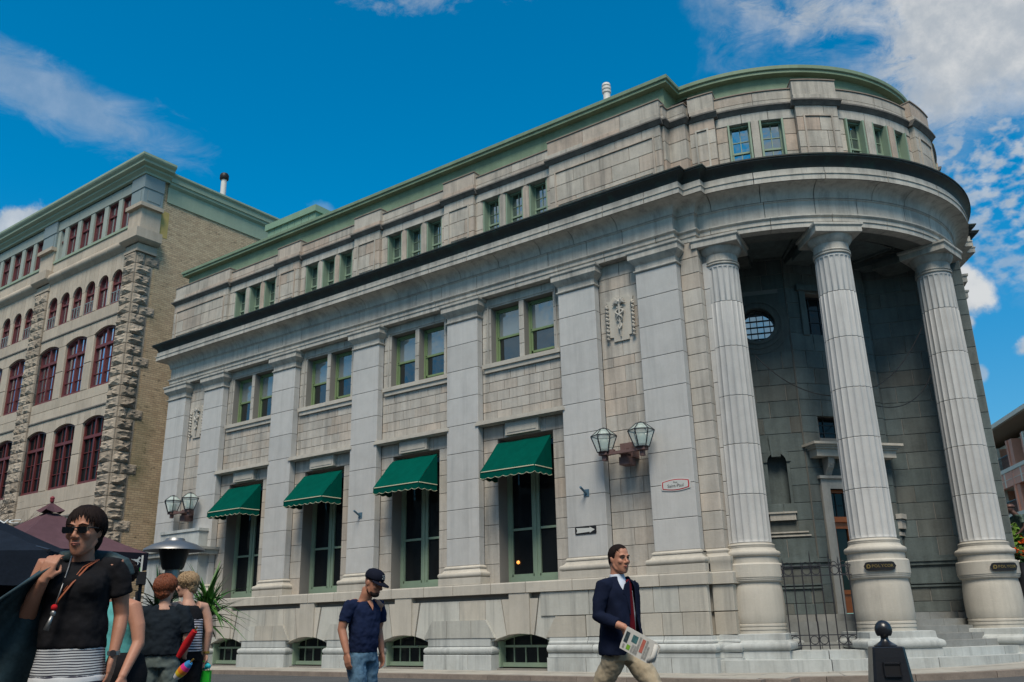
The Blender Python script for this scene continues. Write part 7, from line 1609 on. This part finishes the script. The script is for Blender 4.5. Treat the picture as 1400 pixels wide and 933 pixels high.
# ================================================================== terrace, bollard, statue
cloth('navy_canvas', (0.009, 0.014, 0.024), var=.3); cloth('maroon_canvas', (0.095, 0.052, 0.062), var=.2); cloth('black_canvas', (0.012, 0.014, 0.022))
def parasol(cen, zc, corners, ztop, val, m, mv, lab, finial=None, pole=True):
    """square parasol: corners (x, y), canopy rim at zc, peak at ztop"""
    u = tag(empty('parasol', (cen[0], cen[1], .05)), lab, 'parasol'); o = Vector((cen[0], cen[1], .05))
    b = MB(); n = 10; vs = []
    for k in range(4):
        A, B = Vector((*corners[k], zc)), Vector((*corners[(k+1) % 4], zc)); P = Vector((*cen, ztop)); b0 = len(b.v)
        for i in range(n+1):
            for j in range(7):
                t = j/6; q = A.lerp(B, i/n); q.z += -.05*math.sin(math.pi*i/n)*0; r_ = q.lerp(P, t*.93); r_.z -= .10*math.sin(math.pi*t)*(.4+.6*math.sin(math.pi*i/n)); b.v.append(tuple(r_-o))
        f = [(b0+i*7+j, b0+(i+1)*7+j, b0+(i+1)*7+j+1, b0+i*7+j+1) for i in range(n) for j in range(6)]; b.f += f; b.mi += [0]*len(f)
    b.build('canopy', m, u, smooth=50)
    b = MB(); vs = []
    for k in range(4):      # small vented cap
        A, B = Vector((*corners[k], zc)), Vector((*corners[(k+1) % 4], zc)); P = Vector((*cen, ztop+.14)); a, c = A.lerp(P, .86)+Vector((0, 0, -.02)), B.lerp(P, .86)+Vector((0, 0, -.02)); mid_ = a.lerp(c, .5)-Vector((0, 0, .05)); b.add([a-o, mid_-o, c-o, P-o], [(0, 1, 3), (1, 2, 3)])
    b.build('vent_cap', m, u)
    b = MB()
    for k in range(4):
        A, B = corners[k], corners[(k+1) % 4]; N_ = 12; vv = []
        for i in range(N_+1): x, y = A[0]+(B[0]-A[0])*i/N_, A[1]+(B[1]-A[1])*i/N_; vv += [(x-o.x, y-o.y, zc-o.z+.004), (x-o.x, y-o.y, zc-val-.012*(i % 2)-o.z)]
        b.add(vv, [(2*i, 2*i+2, 2*i+3, 2*i+1) for i in range(N_)])
    b.build('valance', mv, u, recalc=False)
    if finial: b = MB(); lathe(b, [(.02, 0), (.030, .01), (.035, .03), (.033, .06), (.040, .08), (.025, .105), (0, .115)], 0, 0, 14); q = b.build('finial', finial, u, smooth=40); q.location = (0, 0, ztop+.13-o.z)
    b = MB(); tube(b, [(0, 0, 0), (0, 0, ztop-o.z)], .03, 10); b.build('pole', 'iron', u); b = MB(); box(b, -.35, .35, -.35, .35, -.05, .06); b.build('base_plate', 'iron', u)
    b = MB()
    for k in range(4): tube(b, [Vector((0, 0, ztop-.25-o.z)), Vector((corners[k][0]-o.x, corners[k][1]-o.y, zc+.0-o.z))], .014, 5)
    b.build('ribs', 'iron', u); return u
# maroon parasol: its long rim runs from the near left to the far right
cc2 = locate(70, 694, 15.0).to_2d(); B2 = locate(203, 757, 15.0).to_2d(); rd_ = B2-cc2; A2 = cc2+Vector((rd_.y, -rd_.x))
if (A2-CAM.to_2d()).length > (cc2-CAM.to_2d()).length: A2 = cc2-Vector((rd_.y, -rd_.x))
C2_ = cc2*2-A2; D2_ = cc2*2-B2; e_ = B2-A2; z_ = locate(203, 757, 15.0).z; ztop_ = locate(70, 690, 15.0).z
par_m = parasol(tuple(cc2), z_, [tuple(A2), tuple(B2), tuple(C2_), tuple(D2_)], ztop_-.10, .28, 'maroon_canvas', 'black_canvas', 'large maroon parasol with a red knob and black valance of white running horses', M.setdefault('finial', mat('dull_red_knob', (.20, .03, .04), .5)))
def horse(par, F, u, z, s, o):
    """flat printed running horse"""
    P = [(-.50, .10), (-.62, .22), (-.50, .20), (-.36, .16), (-.20, .20), (.0, .18), (.16, .24), (.26, .40), (.34, .48), (.36, .42), (.50, .34), (.52, .26), (.42, .28), (.36, .22), (.30, .06), (.44, .0), (.56, -.14), (.50, -.18), (.40, -.08), (.24, -.06), (.30, -.22), (.22, -.36), (.16, -.34), (.20, -.22), (.10, -.06), (-.12, -.04), (-.26, -.10), (-.22, -.24), (-.34, -.38), (-.40, -.34), (-.32, -.24), (-.38, -.08), (-.50, -.14), (-.62, -.30), (-.68, -.26), (-.56, -.06), (-.42, .04)]
    b = MB(); n = len(P); b.add([F(u+p[0]*s, o, z+p[1]*s) for p in P], [tuple(range(n))]); b.build('horse_print', 'signwhite', par, recalc=False)
ang_ = math.degrees(math.atan2(e_.y, e_.x)); FH = Fr(A2.x-cc2.x, A2.y-cc2.y, ang_); sgn_ = 1
for px_ in (76, 98, 187):
    d = locate(px_, 750, 1)-CAM; d2 = d.to_2d(); u_ = e_.normalized(); det = d2.x*(-u_.y)+d2.y*u_.x; rhs = A2-CAM.to_2d(); s_ = (d2.x*rhs.y-d2.y*rhs.x)/det if abs(det) > 1e-6 else 0; s_ = -(d2.x*rhs.y-d2.y*rhs.x)/(d2.x*u_.y-d2.y*u_.x)
    if -1 < s_ < e_.length+.5: horse(par_m, FH, s_, z_-.19, .17, .02)
# navy parasol cut by the left edge
T1 = locate(67, 753, 6.6); zn = T1.z; t2 = Vector((T1.x, T1.y)); lf = Vector((-CR.x, -CR.y)).normalized(); bk_ = Vector((-lf.y, lf.x)); bk_ = bk_ if bk_.y > 0 else -bk_
ed1 = (lf*.985-bk_*.17).normalized()*2.6; ed2 = (bk_*.97+lf*.2).normalized()*2.6
cn = [tuple(t2), tuple(t2+ed1), tuple(t2+ed1+ed2), tuple(t2+ed2)]; cc3 = t2+(ed1+ed2)/2
par_n = parasol(tuple(cc3), zn, cn, zn+.62, .24, 'navy_canvas', 'navy_canvas', 'dark navy parasol with white letters cut by the left edge of the picture')
P0 = Vector((*t2, zn)); P1 = Vector((*(t2+ed1), zn)); PT = Vector((*cc3, zn+.62)); mcol = (P1-P0).normalized(); upv = ((PT-(P0+P1)/2)).normalized(); nv_ = mcol.cross(upv); nv_ = nv_ if nv_.dot(CAM-P0) > 0 else -nv_
tx = textmesh('NC', .13, 'lettering', 'signwhite', par_n, Fr(0, 0, 0), 0, 0, 0, .001)
lp = locate(10, 719, 6.55); rx = -mcol; ux = nv_.cross(rx); ux = ux if ux.z > 0 else -ux; rx = ux.cross(nv_)
# put the letters on the sloping panel
den = (lp-CAM).dot(nv_); tt_ = (P0-CAM).dot(nv_)/den; lp = CAM+(lp-CAM)*tt_+nv_*.035
tx.matrix_local = Matrix.Translation(-Vector((cc3.x, cc3.y, .05)))@Matrix(((rx.x, ux.x, nv_.x, lp.x), (rx.y, ux.y, nv_.y, lp.y), (rx.z, ux.z, nv_.z, lp.z), (0, 0, 0, 1)))
# patio heater
hp_ = locate(239, 745, 12.2); ht = tag(empty('patio_heater', (hp_.x, hp_.y, .0)), 'steel patio heater with a round reflector in front of the side doorway', 'patio heater'); hz0 = hp_.z
b = MB(); lathe(b, [(.0, hz0+.09), (.12, hz0+.085), (.14, hz0+.05), (.30, hz0+.0), (.40, hz0-.06), (.41, hz0-.085), (.38, hz0-.075), (.28, hz0-.03), (.0, hz0+.0)], 0, 0, 36); b.build('reflector', 'steel', ht, smooth=40)
b = MB(); lathe(b, [(.21, hz0-.05), (.15, hz0-.30), (.13, hz0-.34), (0, hz0-.34)], 0, 0, 24); b.build('burner', 'black', ht, smooth=40)
b = MB(); lathe(b, [(.10, hz0-.34), (.10, hz0-.50), (.12, hz0-.52), (.12, hz0-.56), (.05, hz0-.58)], 0, 0, 16); b.build('valve_housing', 'steel', ht, smooth=30)
b = MB(); tube(b, [(0, 0, .5), (0, 0, hz0-.55)], .045, 12); b.build('post', 'iron', ht); b = MB(); lathe(b, [(.25, 0), (.27, .03), (.23, .62), (.20, .68), (0, .70)], 0, 0, 20); b.build('gas_housing', 'iron', ht, smooth=40)
# yucca plants
M['yucca'] = mat('yucca_leaf', (0.045, 0.13, 0.02), .45, spec=.4, var=.4, scale=5); M['yucca_d'] = mat('dark_yucca_leaf', (0.015, 0.05, 0.015), .5, var=.4, scale=5)
def yucca(px, py, dep, h, n, lab, seed, m='yucca'):
    P = locate(px, py, dep); t = tag(empty('yucca_plant', (P.x, P.y, .02)), lab, 'plant', 'potted yuccas on the terrace'); rr = random.Random(seed)
    b = MB(); lathe(b, [(.16, 0), (.22, .38), (.24, .40), (.22, .42), (0, .40)], 0, 0, 16); b.build('pot', 'black', t, smooth=40); b = MB(); tube(b, [(0, 0, .4), (.02, 0, h*.45), (0, 0, h*.62)], .035, 8); b.build('stem', 'bark', t)
    lf_ = 0
    for i in range(n):
        az = rr.uniform(0, 2*math.pi); el = rr.uniform(-.35, 1.35); L_ = rr.uniform(.36, .68); w_ = rr.uniform(.024, .040); d = Vector((math.cos(az)*math.cos(el), math.sin(az)*math.cos(el), math.sin(el))); sd_ = d.cross(Vector((0, 0, 1))).normalized()
        b = MB(); base = Vector((0, 0, h*rr.uniform(.5, .66))); vs = []
        for k in range(5):
            u = k/4; c_ = base+d*L_*u+Vector((0, 0, -.22*L_*u*u*(1.3-abs(el)*.6))); ww = w_*(.5+1.6*u*(1-u)+.3*(1-u))*(1-u*.85); vs += [c_+sd_*ww+Vector((0, 0, ww*.35)), c_, c_-sd_*ww+Vector((0, 0, ww*.35))]
        b.add(vs, [(3*k+q, 3*k+3+q, 3*k+4+q, 3*k+1+q) for k in range(4) for q in range(2)]); b.build('leaf', m, t, recalc=False)
yucca(280, 860, 10.6, 2.35, 95, 'spiky green yucca right of the blonde woman', 1); yucca(214, 860, 11.0, 2.3, 60, 'dark spiky yucca left of the red-haired woman', 2, 'yucca_d')
# menu board, screens, planter
def put(px, py, dep, z=0.04): P = locate(px, py, dep); return (P.x, P.y, z)
mb_ = tag(empty('menu_stand', put(192, 800, 10.4), R(-30)), 'black menu stand with a printed sheet behind the woman in sunglasses', 'menu stand')
b = MB(); box(b, -.16, .20, -.05, .05, 1.66, 1.80); b.build('lamp_box', 'black', mb_); b = MB(); box(b, -.02, .02, -.02, .02, 0, 1.7); b.build('post', 'iron', mb_); b = MB(); box(b, -.10, .06, -.06, -.045, 1.12, 1.52); b.build('menu_sheet', 'print', mb_); b = MB(); box(b, -.13, .12, -.045, -.02, .95, 1.58); b.build('board', 'black', mb_)
b = MB(); box(b, -.055, .035, -.02, .0, 1.80, 2.0); b.build('notice', 'signwhite', mb_); b = MB(); box(b, -.05, .03, -.026, -.021, 1.82, 1.86); b.build('notice_band', 'lime', mb_)
def panel(px, py, dep, w_, h, th, m, lab, cat, name, rz=-35, z=.02, parts=True):
    t = tag(empty(name, put(px, py, dep, z), R(rz)), lab, cat); 
    b = MB(); [box(b, x-.02, x+.02, -th, th, 0, h) for x in (-w_/2,)]; b.build('post', 'iron', t); b = MB(); box(b, w_/2-.02, w_/2+.02, -th, th, 0, h); b.build('post', 'iron', t)
    b = MB(); box(b, -w_/2+.02, w_/2-.02, -th*.6, th*.6, .08, h-.04); b.build('panel', m, t); b = MB(); box(b, -w_/2+.02, w_/2-.02, -th, th, h-.04, h); b.build('rail', 'iron', t); return t
M['ochre'] = mat('ochre_board', (.10, .075, .03), .8, var=.3)
panel(30, 800, 11.5, 1.6, 2.0, .03, 'ochre', 'ochre screen under the navy parasol', 'screen', 'terrace_screen')
panel(12, 830, 8.0, .8, 1.42, .03, 'navy_canvas', 'low navy blue terrace screen at the left edge', 'screen', 'terrace_screen')
panel(31, 830, 7.9, .10, 1.44, .02, 'signwhite', 'narrow white board end beside the navy screen', 'board', 'white_board')
panel(74, 880, 8.5, 2.6, .95, .03, 'black', 'black terrace fence panel behind the coat', 'fence', 'terrace_fence'); panel(150, 880, 9.2, 1.6, 1.0, .03, 'black', 'black terrace fence panel behind the woman in sunglasses', 'fence', 'terrace_fence')
panel(170, 870, 12.5, 2.2, 1.25, .05, 'black', 'dark terrace partition below the maroon parasol', 'partition', 'terrace_partition')
# terrace shop front planter with small flowers
pt = tag(empty('planter', put(66, 850, 7.6), R(-30)), 'dark planter with low green leaves beside the coat', 'planter'); b = MB(); box(b, -.3, .3, -.15, .15, 0, .95); b.build('box', 'black', pt); crown('leaves', 'leafd', pt, .16, 1.03, 160, .05, 5)
# bollard
bp_ = locate(1214, 905, 6.0); bo = tag(empty('bollard', (bp_.x, bp_.y, .05), R(24)), 'glossy black street bollard with a ball top in front of the columns', 'bollard'); zt_ = locate(1211, 853, 6.0).z-.05
b = MB(); z0 = zt_-.375
n = 4; vs = []; 
for h, z in ((.17, -.1), (.17, z0-.45), (.155, z0-.44), (.155, z0-.11), (.165, z0-.10), (.165, z0-.08), (.150, z0-.07), (.115, z0+.22), (.108, z0+.225)): 
    c_ = h*.86; vs += [(-h, -c_, z), (-c_, -h, z), (c_, -h, z), (h, -c_, z), (h, c_, z), (c_, h, z), (-c_, h, z), (-h, c_, z)]
m_ = len(vs)//8; b.add(vs, [(i*8+j, i*8+(j+1) % 8, (i+1)*8+(j+1) % 8, (i+1)*8+j) for i in range(m_-1) for j in range(8)]+[tuple((m_-1)*8+j for j in range(8))]); b.build('body', 'bollard', bo)
b = MB(); lathe(b, [(.082, z0+.222), (.084, z0+.232), (.060, z0+.245), (.034, z0+.262), (.027, z0+.28), (.030, z0+.295), (.045, z0+.31), (.058, z0+.325)], 0, 0, 28); R_ = .064; lathe(b, [(R_*math.sin(R(t)), z0+.335-R_*math.cos(R(t))+.0) for t in range(50, 181, 13)], 0, 0, 28); b.build('ball_top', 'bollard', bo, smooth=50)
b = MB(); box(b, -.055, .055, -.150, -.120, z0+.045, z0+.115); b.build('slot', 'black', bo); b = MB()
for q in ((-.062, -.055, z0+.035, z0+.125), (.055, .062, z0+.035, z0+.125), (-.062, .062, z0+.115, z0+.125), (-.062, .062, z0+.035, z0+.045)): box(b, q[0], q[1], -.158, -.120, q[2], q[3])
b.build('slot_rim', 'bollard', bo); b = MB(); ball(b, (-.05, -.158, z0-.045), .010); b.build('bolt', 'steel', bo, smooth=True)
bo.scale = (.9, .9, 1.0)
# statue with outstretched arm on a plinth, right edge
M['bronze'] = mat('brown_bronze', (.10, .055, .045), .5, metal=.3, var=.35, scale=6); M['verd'] = mat('green_bronze', (.045, .075, .06), .55, metal=.2, var=.4, scale=6)
sp = locate(1400, 700, 29.5); st_ = tag(empty('statue', (sp.x, sp.y, 0), R(-60)), 'bronze figure leaning forward with one arm out, at the right edge below the apartments', 'statue')
HT = locate(1384, 688, 29.5).z; k_ = 1.05; z9 = HT-1.55*k_
b = MB(); lathe(b, [(.75, 0), (.75, .3), (.6, .4), (.55, z9-.2), (.7, z9-.1), (.7, z9)], 0, 0, 4, sx=1, sy=1); b.build('plinth', 'kerb', st_)
b = MB(); ball(b, (-.05, -.42, HT-.17), .115, .14, .15); tube(b, [(0, -.25, HT-.42), (-.03, -.36, HT-.27)], [.09, .08], 10); tube(b, [(-.18, -.2, HT-.45), (-.32, -.5, HT-.62), (-.30, -.85, HT-.66)], [.09, .06, .045], 10); hand(b, (-.30, -.85, HT-.66), (0, -1, -.1), (0, 0, -1), .4, -1, 1.2); tube(b, [(.20, -.2, HT-.45), (.34, -.2, HT-.8), (.28, -.4, HT-1.0)], [.09, .06, .045], 10); hand(b, (.28, -.4, HT-1.0), (0, -1, -.3), (0, 0, -1), .5, 1, 1.2); fuse(b, 'head_and_arms', 'bronze', st_, .016, 2)
b = MB(); loft(b, [(z9+.0, 0, .1, .26, .24), (z9+.5, 0, .08, .24, .22), (HT-.95, 0, .02, .22, .19), (HT-.70, 0, -.08, .25, .19), (HT-.48, 0, -.18, .25, .15), (HT-.38, 0, -.25, .14, .10)], 24); tube(b, [(-.18, -.2, HT-.45), (-.30, -.44, HT-.59)], [.12, .09], 10); tube(b, [(.18, -.2, HT-.45), (.32, -.22, HT-.72)], [.12, .09], 10); fuse(b, 'coat', 'verd', st_, .018, 3, .05)
b = MB(); lathe(b, [(.13, 0), (.135, .05), (.09, .12), (0, .14)], 0, 0, 16, sy=1.2); q = b.build('cap', 'bronze', st_, smooth=True); q.location = (-.05, -.40, HT-.14)
# painted board with colour (orange flower tub) low at the right edge
fl = tag(empty('flower_tub', put(1400, 752, 24, .2)), 'tub of orange flowers at the right edge beside the last column', 'flower tub'); zf = locate(1398, 755, 24).z
b = MB(); lathe(b, [(.3, 0), (.4, zf-.6), (.42, zf-.5), (0, zf-.5)], 0, 0, 14); b.build('tub', 'iron', fl); M['orange'] = mat('orange_petals', (.65, .10, .01), .6); crown('flowers', 'orange', fl, .3, zf-.25, 300, .06, 8); crown('leaves', 'leafd', fl, .32, zf-.35, 300, .07, 9)
